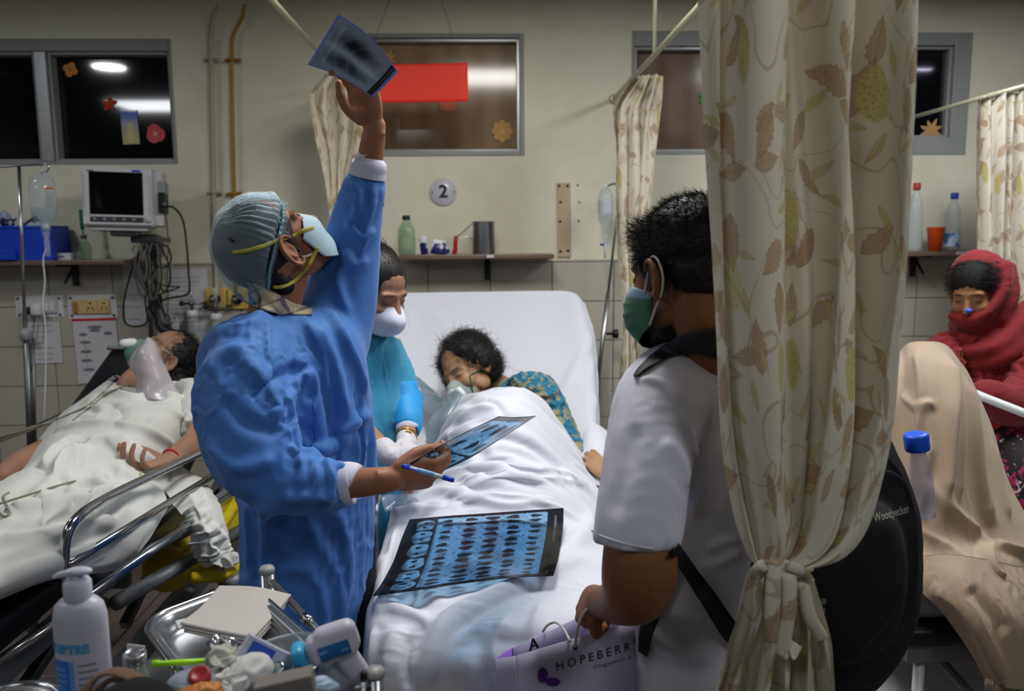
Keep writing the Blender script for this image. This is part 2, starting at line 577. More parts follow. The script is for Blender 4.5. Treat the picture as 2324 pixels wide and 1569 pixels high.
# ------------------------------------------------------------------ shell
def wallcol(b):
    n = noisex(1.3, 5); n2 = noisex(9, 4)
    f = ((n - 0.5) * 1.1 + (n2 - 0.5) * 0.5).step(-0.15, 0.55)
    return mixc(f, s2l('#dcd8c4'), s2l('#c9c4ab'))
M['paint'] = mat('wall_paint', '#c9cabc', 0.45, fn=wallcol, bump=0.25, bscale=60)
M['paint_plain'] = mat('plain_paint', '#9a9a92', 0.7)
def tilecol(b):
    oi = X(X.node('ShaderNodeObjectInfo').outputs['Random'])
    n = noisex(5, 4)
    return mixc((n * 0.7 + oi * 0.3).clamp(), s2l('#aba597'), s2l('#bab4a8'))
M['tile'] = mat('wall_tile', '#b9b5aa', 0.28, fn=tilecol)
M['grout'] = mat('grout', '#6f6c62', 0.9)
M['ceil'] = mat('ceiling_tile', '#a5a39b', 0.9, var=.05)
M['ceil_gap'] = mat('ceiling_gap', '#4a4843', 0.9)
def floorcol(b):
    n = noisex(90, 2, rough=.9); n2 = noisex(2, 3)
    a = mixc(n.step(.42, .62), s2l('#5d4a44'), s2l('#8d7a72'))
    return mixc(n2.step(.3, .8), a, s2l('#716a68'))
M['floor'] = mat('terrazzo', '#6a5c58', 0.35, fn=floorcol)
M['floor_gap'] = mat('floor_joint', '#3a3432', 0.8)

TD = 1.478        # top of the tiled dado
# back wall with openings for the windows: list of (x0,x1,z0,z1)
def wx(px, py=250): return P(px, py, WY)[0]
def wz(px, py): return P(px, py, WY)[2]
WIN = [(wx(-420), wx(397), wz(200, 374), wz(200, 88)),
       (wx(760), wx(1190), wz(1100, 354), wz(1100, 76)),
       (wx(1432), wx(1740), wz(1450, 352), wz(1450, 70)),
       (wx(1900), wx(2197), wz(2130, 352), wz(2130, 74))]
XL, XR, YF = -4.6, 4.8, -2.6
V = []; F = []
parts = []
xs = [XL] + [c for q in WIN for c in q[:2]] + [XR]
for k in range(0, len(xs), 2): parts.append(boxb((xs[k], WY, 0), (xs[k + 1], WY + .2, CZ + .05)))
for q in WIN:
    parts.append(boxb((q[0], WY, 0), (q[1], WY + .2, q[2]))); parts.append(boxb((q[0], WY, q[3]), (q[1], WY + .2, CZ + .05)))
wall_back = mk('wall_back', *cat_(*parts), M['paint'], smooth=False, kind='structure')
mk('wall_left', *boxb((XL - .1, YF, 0), (XL, WY + .2, CZ + .05)), M['paint_plain'], smooth=False, kind='structure')
mk('wall_right', *boxb((XR, YF, 0), (XR + .1, WY + .2, CZ + .05)), M['paint_plain'], smooth=False, kind='structure')
mk('wall_front', *boxb((XL, YF - .1, 0), (XR, YF, CZ + .05)), M['paint_plain'], smooth=False, kind='structure')
ceiling = mk('ceiling', *boxb((XL, YF, CZ), (XR, WY, CZ + .05)), M['ceil_gap'], smooth=False, kind='structure')
floor = mk('floor', *boxb((XL, YF, -.05), (XR, WY, 0)), M['floor_gap'], smooth=False, kind='structure')
WL[ceiling.name] = WL[ceiling.name]
# tiles (pieces), shared meshes
def pieces(name, proto_vf, m, parent, places, bev=True):
    me = None
    for p in places:
        if me is None:
            o = mk(name, *proto_vf, m, None, smooth=False); me = o.data
            WL[o.name] = np.zeros(3)
        else:
            o = bpy.data.objects.new(name, me); col.objects.link(o)
        o.parent = parent; o.location = Vector(np.array(p) - WL[parent.name])
tw, th_ = 0.31, 0.1985
tx0 = wx(971, 600); 
dado = mk('trim_1', *boxb((XL, WY - .004, 0), (XR, WY, TD)), M['grout'], smooth=False, kind='structure')
pl = []
for i in range(-9, 9):
    for j in range(0, 7):
        pl.append((tx0 + (i + .5) * tw, WY - .007, TD - (j + 1) * th_ + .0015))
pieces('tile', box((0, 0, 0), (tw - .004, .008, th_ - .004), None, .0015, 1), M['tile'], dado, pl)
# ledge strip along the top of the tiles
mk('trim_2', *boxb((XL, WY - .012, TD), (XR, WY - .0005, TD + .012), .003), M['tile'], smooth=False, kind='structure')
pl = []
for i in range(-6, 7):
    for j in range(0, 3): pl.append((i * .6 + .02, WY - .34 - j * .6, CZ - .007))
    
pieces('ceiling_tile', box((0, 0, 0), (.592, .592, .012), None, .003, 1), M['ceil'], ceiling, [p for p in pl if not any(abs(p[0]-a)<.6 and abs(p[1]-b)<.6 for a,b in ((.02,2.15),(1.85,2.45),(-2.5,2.55),(2.9,2.38)))])
pl = []
for i in range(-5, 6):
    for j in range(0, 6): pl.append((i * .6, .7 + j * .6, -.004))
pieces('floor_tile', box((0, 0, 0), (.594, .594, .012), None, .002, 1), M['floor'], floor, pl)

# ------------------------------------------------------------------ windows
M['frame'] = mat('grey_window_frame', '#8f918f', 0.45)
M['frame_in'] = mat('aluminium_window_frame', '#a5a7a8', 0.3, 0.6)
M['dark_glass'] = mat('dark_glass', (0.004, 0.0045, 0.006), 0.06, spec=.8, coat=.3)
def frost(c1, c2):
    def f(b):
        n = noisex(1.6, 4); x, y, z = sepv(coords())
        s = ((x * 46).sin() * 0.5 + 0.5) * .12
        return mixc((n + s).step(.25, .85), s2l(c1), s2l(c2))
    return f
# frosted panes: backlight from the dim corridor is painted into the glass colour
M['brown_glass'] = mat('frosted_brown_glass', '#5c4a3c', 0.10, fn=frost('#7a6248', '#a08870'), spec=.5)
M['mauve_glass'] = mat('frosted_mauve_glass', '#4c3c36', 0.14, fn=frost('#5e4c3e', '#8c786c'), spec=.5)
def window(n, q, panes, glass, fw=.035, dep=.045, jut=.0, top=.05):
    x0, x1, z0, z1 = q
    nm = 'window_%d' % n
    fr = [boxb((x0, WY - jut, z0), (x0 + fw, WY + dep + .03, z1), .003), boxb((x1 - fw, WY - jut, z0), (x1, WY + dep + .03, z1), .003),
          boxb((x0 + fw, WY - jut, z0), (x1 - fw, WY + dep + .03, z0 + fw), .003), boxb((x0 + fw, WY - jut, z1 - top), (x1 - fw, WY + dep + .03, z1), .003)]
    wo = mk(nm, *cat_(*fr), M['frame'], smooth=False, kind='structure')
    xs = [x0 + fw] + panes + [x1 - fw]
    for k, px in enumerate(panes):
        mk('mullion', *boxb((px - .03, WY + .005, z0 + fw), (px + .03, WY + dep + .03, z1 - top), .004), M['frame_in'], wo, smooth=False)
    for k in range(len(xs) - 1):
        a = xs[k] + (.03 if k else 0); b = xs[k + 1] - (.03 if k < len(xs) - 2 else 0)
        g = .014
        s = [boxb((a, WY + .02, z0 + fw), (a + g, WY + dep + .015, z1 - top), .002), boxb((b - g, WY + .02, z0 + fw), (b, WY + dep + .015, z1 - top), .002),
             boxb((a + g, WY + .02, z0 + fw), (b - g, WY + dep + .015, z0 + fw + g), .002), boxb((a + g, WY + .02, z1 - top - g), (b - g, WY + dep + .015, z1 - top), .002)]
        mk('sash', *cat_(*s), M['frame_in'] if glass != 'dark_glass' else M['frame'], wo, smooth=False)
        mk('pane', *boxb((a + g * .5, WY + dep, z0 + fw), (b - g * .5, WY + dep + .008, z1 - top)), M[glass], wo, smooth=False)
    return wo
window(1, WIN[0], [wx(-160), wx(98)], 'dark_glass', .016, .075, 0, .055)
window(2, WIN[1], [], 'brown_glass', .022, .07, .006, .02)
window(3, WIN[2], [], 'mauve_glass', .016, .075, 0, .07)
window(4, WIN[3], [], 'dark_glass', .085, .05, .004, .06)
# ------------------------------------------------------------------ shared materials
M['chrome'] = mat('chrome', '#b9bcc0', 0.22, 1.0)
M['steel'] = mat('brushed_steel', '#9da0a3', 0.3, 1.0, bump=.1, bscale=300)
M['dull_steel'] = mat('worn_steel', '#7c7f82', 0.42, 1.0, var=.15, vscale=20)
M['black_plastic'] = mat('black_plastic', '#15161a', 0.45)
M['rubber'] = mat('black_rubber', '#0f0f11', 0.6)
M['white_plastic'] = mat('white_plastic', '#d4d6da', 0.38)
M['grey_plastic'] = mat('grey_plastic', '#8b8e92', 0.45)
M['clear'] = clear_mat('clear_plastic', (.86, .90, .92), .20)
M['glass'] = clear_mat('bottle_glass', (.74, .85, .77), .22, .04, (.45, .55, .45))
M['water'] = clear_mat('water', (.85, .93, .97), .05, .03)
M['stone'] = mat('granite_shelf', '#6e5a50', .35, var=.35, vscale=120)
M['paper'] = mat('paper', '#c9c8cc', .8, bump=.1, bscale=60)
M['blue_plastic'] = mat('blue_plastic', '#123fc0', .4)
M['ink'] = mat('dark_ink', '#2c2c36', .8)
M['ink_grey'] = mat('grey_ink', '#74757f', .8)
M['red_ink'] = mat('red_ink', '#b5262c', .8)
M['amber'] = mat('amber_yellow_paint', '#9c7a2c', .4)
M['pipe_grey'] = mat('painted_grey_pipe', '#aaa695', .45)

def curtain_print(b):
    uvn = X.node('ShaderNodeUVMap'); uv = X(uvn.outputs[0])
    ux, uy, _ = sepv(uv)
    base = mixc(noisex(3, 2, uv), s2l('#d8d2c3'), s2l('#cbc3b0'))
    res = base
    nd = noisex(9, 2, uv)
    # vines
    vn = (noisex(7, 1, uv, dist=.6) - .5).abs()
    res = mixc((1 - vn.step(.004, .011)) * .55, res, s2l('#9a8468'))
    for k, (scale, l, ca, cb, seed, wid) in enumerate(((11.0, .037, '#a8916f', '#b49c80', 0.0, .62), (8.2, .044, '#a08a6b', '#b39579', 3.7, .72), (14.0, .026, '#c2ba7a', '#c9b99a', 9.1, .42))):
        vec = comb(ux + seed, uy + seed * 1.3)
        v = X.node('ShaderNodeTexVoronoi', voronoi_dimensions='2D'); v.inputs['Scale'].default_value = scale; v.inputs['Randomness'].default_value = .75
        X.put(v.inputs['Vector'], vec)
        cr, cg, cb_ = sepv(X(v.outputs['Color']))
        px, py, _ = sepv(X(v.outputs['Position']))
        dx = ux + seed - px; dy = uy + seed * 1.3 - py
        an = cr * 6.283; c, s = an.cos(), an.sin()
        x = (dx * c + dy * s) / l; y = (dy * c - dx * s) / l
        ay = y.abs()
        w = (1 - x * x) * (0.62 + x * .25) * wid * ((x * 21 + nd * 6).sin() * .09 + 1)
        mask = (w - ay).step(0.0, .04) * cg.step(.30, .34)
        edge = 1 - ((w - ay) - .03).abs().step(.0, .06)
        vein = 1 - ay.step(.008, .035)
        sv = 1 - (((x * 3.6 - ay * 3.2).fract() - .5).abs()).step(.03, .11)
        lc = mixc(cb_, s2l(ca), s2l(cb))
        lc = mixc((edge * .75 + vein * .55 + sv * .32).clamp(), lc, s2l('#8d755a' if k < 2 else '#8f8a4a'))
        res = mixc(mask * .85, res, lc)
    # berry clusters: yellow green ovals with dark dots
    v = X.node('ShaderNodeTexVoronoi', voronoi_dimensions='2D'); v.inputs['Scale'].default_value = 4.6; X.put(v.inputs['Vector'], comb(ux + 5.2, uy * .8 + 1.0))
    px, py, _ = sepv(X(v.outputs['Position'])); cr, cg, _b = sepv(X(v.outputs['Color']))
    dx = (ux + 5.2 - px) / .022; dy = (uy * .8 + 1.0 - py) / .036
    rr = dx * dx + dy * dy
    mask = 1 - (rr + (nd - .5) * 1.2).step(.6, 1.0)
    d2 = X.node('ShaderNodeTexVoronoi', voronoi_dimensions='2D'); d2.inputs['Scale'].default_value = 120; X.put(d2.inputs['Vector'], uv)
    dots = 1 - X(d2.outputs['Distance']).step(.12, .3)
    res = mixc(mask * cr.step(.35, .4) * .85, res, mixc(dots * .6, s2l('#bcb66c'), s2l('#77733c')))
    return res
M['curtain'] = mat('printed_curtain_cloth', '#d8cfbd', .85, fn=curtain_print, bump=.15, bscale=900, tl=.12)

def prof1(pts, u):
    p = np.array(pts, float); q = spline(p, 240)
    return np.interp(u, q[:, 0], q[:, 1])

def curtain(parent, name, rows, d, folds, amp, nu=150, nv=150, fabric=1.0, wr=.05, seed=0, ampv=None):
    """rows: (v, leftx, lefty, rightx, righty) in pixels on plane d; folds: depth profile over u"""
    u, v, F = grid(nu, nv)
    r = np.array(rows, float); q = spline(r, 200)
    I = lambda k: np.interp(v, q[:, 0], q[:, k])
    lx, ly, rx, ry = I(1), I(2), I(3), I(4)
    f = prof1(folds, u)
    df = np.gradient(f.reshape(nu, nv), axis=0).ravel()
    px = lx + (rx - lx) * u; py = ly + (ry - ly) * u
    A = np.interp(v, *zip(*ampv)) if ampv else 1.0
    A = A * amp
    V = np.array([P(a, b, d) for a, b in zip(px, py)])
    V[:, 1] += f * A
    # drifting of folds with height
    V[:, 1] += A * .25 * np.sin(u * 19 + v * 3 + seed) 
    V[:, 0] += A * .18 * np.sin(u * 23 + v * 5 + seed)
    V = wrinkle(V, F, wr, .02, 30, .06, mask=None, noise=.005, freq=12, seed=seed, nscale=(1.5, 1.5, .4))
    uv = np.stack([u * fabric, V[:, 2]], 1)
    return mk(name, V, F, M['curtain'], parent, uv=uv)

def rod(p0, p1, r, label, name='curtain_rod'):
    return mk(name, *tube([p0, p1], r, 12), M['cream_metal'], None, label=label, cat='rod')
M['cream_metal'] = mat('cream_painted_rod', '#b7b49a', .35, .3)

# rods square to the wall above the beds
def wallray(px, py, zz=None): return P(px, py, WY)
a = P(716, 110, 3.3); dirx = a - P(615, 0, 2.86)
zr = a[2]; xr = a[0]
def tagrod(x, z, y0, y1, label):
    t = thing('curtain_rod', (x, (y0 + y1) / 2, z), label, 'rod')
    mk('rail', *tube([(x, y0, z), (x, y1, z)], .011, 12), M['cream_metal'], t)
    mk('wall_flange', *lathe([(.024, 0), (.024, .008), (.014, .012)], (x, y1, z), 16, axis=(0, -1, 0)), M['cream_metal'], t)
    return t
rl = P(716, 110, 3.25); rr_ = P(1450, 163, 3.35)
t = tagrod(rl[0], rl[2], .9, WY, 'cream rod running to the wall above the raised chest scan')
t = tagrod(rr_[0], rr_[2], .9, WY, 'cream rod running to the wall with a vertical hanger, right of the middle bed')
hy = 3.05
hp = P(1477, 130, hy)
mk('hanger', *tube([(rr_[0], hy, CZ), (rr_[0], hy, rr_[2])], .008, 10), M['cream_metal'], t)

# back curtains
t = thing('curtain', P(760, 900, 3.55), 'tied back printed curtain hanging behind the raised blue sleeve', 'curtain')
curtain(t, 'drape', [(0, 737, 168, 828, 160), (.07, 704, 215, 838, 200), (.25, 718, 300, 828, 300), (.6, 742, 420, 800, 420), (.85, 752, 600, 790, 600), (1, 760, 900, 800, 900)], 3.55,
        [(0, 0), (.08, .8), (.18, .1), (.35, .9), (.5, -.2), (.62, .8), (.75, 0), (.9, .9), (1, .2)], .05, 90, 140, .9, .05, 3)
t = thing('curtain', P(1440, 880, 3.5), 'printed curtain tied in the middle beside the drip stand, behind the black haired man', 'curtain')
curtain(t, 'drape', [(0, 1450, 168, 1503, 172), (.05, 1420, 200, 1502, 215), (.1, 1392, 250, 1500, 250), (.3, 1394, 350, 1492, 350), (.6, 1400, 520, 1478, 520), (.93, 1418, 700, 1452, 700), (1, 1422, 716, 1446, 716)], 3.5,
        [(0, 0), (.08, .9), (.2, .1), (.33, .8), (.5, -.3), (.6, .9), (.72, -.3), (.85, .3), (1, .6)], .05, 100, 150, .9, .05, 5, ampv=((0, 1), (.7, 1), (1, .3)))
curtain(t, 'skirt', [(0, 1422, 716, 1446, 716), (.1, 1414, 745, 1455, 745), (.4, 1408, 850, 1462, 850), (1, 1400, 1150, 1480, 1150)], 3.5,
        [(0, 0), (.1, .9), (.25, .1), (.4, .8), (.55, -.3), (.7, .9), (.85, -.3), (1, .6)], .045, 80, 90, .9, .05, 6, ampv=((0, .3), (.4, 1), (1, 1)))
mk('tie', *tube([P(1434 + 14 * math.cos(a), 716 + 3 * math.sin(a * 2), 3.5 + .035 * math.sin(a)) for a in np.linspace(0, 2 * PI, 24)], .009, 8), M['curtain'], t)
t = thing('curtain', P(2300, 900, 3.3), 'printed curtain in narrow pleats hanging from a rail behind the woman in red', 'curtain')
curtain(t, 'drape', [(0, 2226, 225, 2480, 160), (.1, 2224, 300, 2480, 250), (.5, 2224, 600, 2470, 600), (1, 2226, 1150, 2460, 1150)], 3.3,
        [(k / 20, (k % 2) * 1.0 + .15 * math.sin(k)) for k in range(21)], .045, 180, 120, 2.0, .05, 8)
t2 = thing('curtain_rail', P(2300, 200, 3.3), 'pale rail carrying the pleated curtain at the right edge', 'rail')
pa, pb = P(2238, 219, 3.3), P(2480, 152, 3.3)
mk('rail', *tube([pa, pb], .011, 10), M['cream_metal'], t2)
mk('bracket', *tube([pa, (pa[0], WY, pa[2])], .009, 8), M['cream_metal'], t2)
for k in range(9):
    q = pa + (pb - pa) * (k + .5) / 9
    mk('hook', *tube([q + np.array([.012 * math.cos(a), 0, .012 * math.sin(a) - .008]) for a in np.linspace(0, 2 * PI, 10)], .0025, 5), M['cream_metal'], t2)

# ------------------------------------------------------------------ pipes on the wall
def pipe(px, pts, name, m, r, label, clamps):
    t = thing(name, P(px, 640, WY - .03), label, 'pipe')
    mk('run', *tube([P(a, b, WY - c) for a, b, c in pts], r, 12, seg=40), m, t)
    for cx, cy in clamps:
        c = P(cx, cy, WY - .02)
        mk('clamp', *cat_(box(c + (0, .004, 0), (.075, .012, .018), None, .003), tube([c + (r * 1.6 * math.cos(a), -.012 - r * 1.4 * math.sin(a), 0) for a in np.linspace(0, PI, 10)], .004, 6), lathe([(.006, 0), (.006, .01)], c + (-.03, -.002, 0), 8, (0, -1, 0)), lathe([(.006, 0), (.006, .01)], c + (.03, -.002, 0), 8, (0, -1, 0))), m, t)
pipe(485, [(497, 15, .05), (484, 45, .045), (480, 100, .03), (482, 250, .03), (486, 440, .03), (489, 560, .03), (491, 640, .03), (492, 672, .05)], 'conduit_pipe', M['pipe_grey'], .011, 'thin grey pipe running down the wall left of the amber one', [(481, 136), (487, 438)])
pipe(530, [(556, 10, .05), (550, 40, .045), (532, 75, .03), (527, 110, .03), (528, 250, .03), (532, 440, .03), (534, 470, .03), (536, 670, .03)], 'gas_pipe', M['amber'], .0085, 'thin amber yellow pipe on the wall above the bouffant cap', [(529, 137), (533, 440)])

# ------------------------------------------------------------------ shelves
def shelf(x0, x1, py0, label, brx):
    z = P((x0 + x1) / 2, py0, WY - .2)[2]
    a = P(x0, py0, WY - .2)[0]; b = P(x1, py0, WY - .2)[0]
    t = thing('wall_shelf', ((a + b) / 2, WY - .1, z - .03), label, 'shelf')
    mk('slab', *boxb((a, WY - .2, z - .022), (b, WY - .012, z), .004), M['stone'], t, smooth=False)
    for x in brx:
        c = P(x, py0 + 30, WY - .1)[0]
        mk('bracket', *cat_(boxb((c - .014, WY - .17, z - .03), (c + .014, WY - .012, z - .022)), boxb((c - .014, WY - .024, z - .13), (c + .014, WY - .012, z - .03)),
           box((c, WY - .07, z - .07), (.008, .13, .01), rotm(40))), M['black_plastic'], t, smooth=False)
    return z
z1 = shelf(-300, 281, 592, 'speckled stone shelf at the left holding the blue crate', [151, -150])
z2 = shelf(905, 1258, 578, 'speckled stone shelf over the middle bed', [1106])
z3 = shelf(2010, 2228, 571, 'speckled stone shelf behind the large curtain holding an orange cup', [2092])

# window stickers -------------------------------------------------------------
def sticker(px, py, rpx, c, kind, label, d=None, rot=0, centre=None):
    d = d or (WY + .038)
    o = P(px, py, d); r = S(rpx, d)
    n = 160; a = np.linspace(0, 2 * PI, n, endpoint=False) + rot
    if kind == 'daisy': rad = .72 + .28 * np.abs(np.cos(a * 4)) ** .6
    elif kind == 'star': rad = .45 + .55 * np.abs(1 - np.abs(((a * 8 / (2 * PI)) % 1) * 2 - 1)) ** 1.1 * (1 - .18 * np.cos(a * 3))
    elif kind == 'butterfly': rad = .62 + .38 * np.abs(np.cos(a * 2 + .8)) ** .7
    elif kind == 'tulip': rad = .75 + .25 * np.abs(np.cos(a * 1.5 + .3)) ** .5
    else: rad = .7 + .2 * np.sin(a * 5) + .1 * np.sin(a * 2)
    V = [o] + [o + np.array([math.cos(t) * r * q, 0, math.sin(t) * r * q]) for t, q in zip(a, rad)]
    V2 = [v + np.array([0, -.0015, 0]) for v in V]
    F = [(0, k + 1, (k + 1) % n + 1) for k in range(n)]
    F2 = [tuple(i + n + 1 for i in f[::-1]) for f in F] + [(k + 1, n + k + 2, n + (k + 1) % n + 2, (k + 1) % n + 1) for k in range(n)]
    s = thing('wall_sticker', o, label, 'sticker')
    mk('cutout', V + V2, F + F2, mat('sticker_paper', c, .7), s, smooth=False)
    if centre: mk('centre', *lathe([(r * .22, 0), (r * .22, .001)], o + (0, -.0018, 0), 20, (0, -1, 0)), mat('sticker_dot', centre, .7), s, smooth=False)
dg_ = WY + .070
sticker(160, 158, 16, '#d88b45', 'butterfly', 'small orange butterfly shaped cutout on the dark window', dg_, centre='#b06a30')
sticker(248, 236, 17, '#b8341f', 'blob', 'small brick red flower cutout in the middle of the dark window', dg_)
sticker(353, 304, 21, '#c9545c', 'tulip', 'pink red flower cutout at the lower right of the dark window', dg_, .4, '#e0a0a0')
sticker(880, 133, 21, '#b98a52', 'star', 'tan pointed flower cutout peeking above the red sheet', WY + .062)
sticker(1016, 234, 21, '#c06a4c', 'daisy', 'faded orange flower cutout mostly hidden under the red sheet', WY + .062)
sticker(1140, 298, 24, '#b68a4e', 'daisy', 'tan daisy cutout at the lower right of the brown window', WY + .062, centre='#c29a5e')
sticker(1600, 220, 17, '#1f9a3c', 'blob', 'green cutout on the window next to the large curtain', WY + .068)
sticker(2113, 297, 27, '#b28a5c', 'star', 'tan eight pointed star cutout on the rightmost dark window', WY + .044)
# picture card on the dark window
o = P(295, 289, dg_)
t = thing('picture_card', o, 'small blue and cream picture card stuck on the dark window', 'card')
def cardcol(b):
    x, y, z = sepv(coords('Generated'))
    n = noisex(6, 3)
    sky = mixc((z + (n - .5) * .5).step(.2, .95), s2l('#b5aa7c'), s2l('#2d62b8'))
    sky = mixc(((z - .62).abs().step(.0, .16) * -1 + 1) * (n - .35).step(0, .3) * .6, sky, s2l('#c9c6d2'))
    fig = 1 - (((x - .52) / .2) * ((x - .52) / .2) + ((z - .32) / .34) * ((z - .32) / .34)).step(.7, 1.1)
    return mixc(fig * .8, sky, s2l('#c6ba80'))
mk('print', *box(o, (S(36, dg_), .002, S(72, dg_)), rotm(0, -1.5, 0)), mat('card_print', '#5a7ab0', .4, fn=cardcol), t, smooth=False)
mk('tape', *box(o + (0, -.002, S(35, dg_)), (S(34, dg_), .001, S(5, dg_))), M['clear'], t, smooth=False)

# hanging red sheet
rd = 3.62
t = thing('hanging_sheet', P(963, 188, rd), 'plain bright red rectangular sheet hanging on two threads before the brown window', 'sign')
u, v, F = grid(24, 12)
c0, c1, c2, c3 = P(855, 146, rd), P(1061, 143, rd), P(1063, 230, rd), P(855, 233, rd)
V = (c0 * ((1 - u) * v)[:, None] + c1 * (u * v)[:, None] + c2 * (u * (1 - v))[:, None] + c3 * ((1 - u) * (1 - v))[:, None])
V[:, 1] += .006 * np.sin(u * 4) + .004 * (1 - v)
V, F = solid(V, F, 24, 12, .0015)
mk('sheet', V, F, mat('red_card', '#e8321c', .6), t)
for a, b in (((885, 146), (868, 8)), ((1046, 146), (1000, 4))):
    pass
mk('thread', *tube([P(847, 100, rd), P(886, -8, rd)], .0012, 5), M['dull_steel'], t)
mk('thread', *tube([P(1048, 150, rd), P(999, -8, rd)], .0012, 5), M['dull_steel'], t)
mk('thread_tail', *tube([P(857, 150, rd), P(847, 100, rd)], .0012, 5), M['dull_steel'], t)

# round number plate "2"
o = P(1006, 436, WY - .008)
t = thing('number_plate', o, 'round clear plate with a dark figure 2 screwed to the wall', 'sign')
r = S(30, WY)
mk('disc', *lathe([(r, 0), (r, .004), (r * .97, .006)], o + (0, .004, 0), 48, (0, -1, 0)), mat('plate_plastic', '#c3c4cc', .2), t)
tv = text_mesh('2', .085, bold=.003)
mk('numeral', *place(tv, o + (0, -.0035, 0), (1, 0, 0), (0, 0, 1)), M['ink'], t, smooth=False)
for s in (-1, 1): mk('screw', *lathe([(.004, 0), (.004, .004)], o + (s * r * .82, -.002, 0), 10, (0, -1, 0)), M['dull_steel'], t)

# beige strip plate with holes and holes beside
o = P(1280, 500, WY - .006)
t = thing('mounting_strip', o, 'tall beige strip plate with black screws on the wall by the shelf', 'plate')
mk('plate', *box(o, (S(30, WY), .008, S(165, WY)), rotm(0, -.6, 0), .002), mat('beige_plate', '#b6a283', .5), t, smooth=False)
for px, py in ((1269, 422), (1288, 422), (1272, 459), (1271, 503), (1272, 571), (1289, 569)):
    mk('screw', *lathe([(.0065, 0), (.0065, .004)], P(px, py, WY - .009), 10, (0, -1, 0)), M['black_plastic'], t)
t = thing('wall_plugs', P(1312, 460, WY - .003), 'four dark screw plugs in the bare wall right of the beige strip', 'plugs')
for px, py in ((1311, 420), (1315, 459), (1313, 501), (1290, 585)):
    mk('plug', *lathe([(.006, 0), (.006, .004)], P(px, py, WY - .0), 10, (0, -1, 0)), M['grey_plastic'], t)

# ---- middle shelf goods
def at(px, y, z): # x from pixel, given depth and height
    p = P(px, 575, y); return np.array([p[0], y, z])
ys = WY - .12
o = at(924, ys, z2)
t = thing('glass_bottle', o, 'empty glass bottle with a dark stopper on the shelf over the middle bed', 'bottle')
k = S(19, ys)
mk('body', *lathe([(k * .9, 0), (k, .006), (k, .115), (k * .8, .14), (k * .42, .158), (k * .40, .168)], o, 28), M['glass'], t)
mk('stopper', *lathe([(k * .42, .166), (k * .46, .169), (k * .46, .186), (k * .3, .188)], o, 20), M['black_plastic'], t)
mk('label', *lathe([(k * 1.01, .03), (k * 1.01, .085)], o, 28, cap=False), mat('pale_label', '#a9b59a', .6, alpha=.5), t)
# crumpled foil packets
def packet(o, w, h, d, c1, c2, label, seed, name='foil_packet', tilt=0):
    u, v, F = grid(16, 16)
    a = (u - .5) * w; b = v * h
    ed = (4 * u * (1 - u)) ** .5 * (4 * v * (1 - v)) ** .5
    V = np.stack([a, -ed * d * .5, b], 1); V2 = np.stack([a, ed * d * .5, b], 1)
    VV = np.vstack([V, V2]); FF = np.vstack([F, F[:, ::-1] + len(V)])
    nz = fnoise(VV, 60, seed) * .004
    VV = VV + np.stack([nz, np.roll(nz, 3), nz * .5], 1)
    VV = VV @ rotm(0, tilt, 0).T + o
    def f(bb):
        q = noisex(30, 1); x, y, z = sepv(coords('Generated'))
        return mixc((q + (z - .5) * .3).step(.47, .55), s2l(c1), s2l(c2))
    return mk(name, VV, FF, mat('packet_foil', c1, .25, fn=f), None, label=label, cat='packet')
ys2 = WY - .13
for i, (px, w_, h_, c1, c2, lb, tl) in enumerate(((964, .04, .085, '#1e1e5e', '#c9c9da', 'dark blue foil packet next to the glass bottle', -8), (990, .055, .07, '#262a6a', '#d5d5e2', 'blue and silver crumpled packet, middle of the shelf packets', 10),
      (1012, .045, .065, '#2a2c66', '#b9bdd6', 'blue foil packet leaning by the red one', -20), (1031, .022, .085, '#b01f22', '#8e1519', 'narrow red packet standing left of the steel mug', 6))):
    packet(at(px, ys2 - .012 * (i % 2), z2 + .002), w_, h_, .02, c1, c2, lb, i, tilt=tl)
o = at(1098, WY - .13, z2)
t = thing('steel_mug', o, 'tall steel mug with a wire handle on the shelf', 'mug')
k = S(25, WY - .13)
mk('body', *lathe([(k * .96, 0), (k, .004), (k * .98, .15), (k * 1.06, .154), (k * 1.0, .157), (k * .9, .15), (k * .9, .02)], o, 32), M['steel'], t)
mk('handle', *tube([o + (-k, -.01, .145), o + (-k - .035, -.01, .115), o + (-k - .085, -.015, .075), o + (-k - .08, -.015, .065), o + (-k - .03, -.01, .085), o + (-k, -.01, .07)], .003, 8, seg=30), M['chrome'], t)
mk('price_tag', *boxb(at(1113, WY - .203, z2 - .012) - (.017, 0, .004), at(1113, WY - .2, z2 - .004) + (.017, .002, .002)), M['paper'], None, smooth=False, label='small white tag stuck on the front edge of the shelf under the mug', cat='tag')

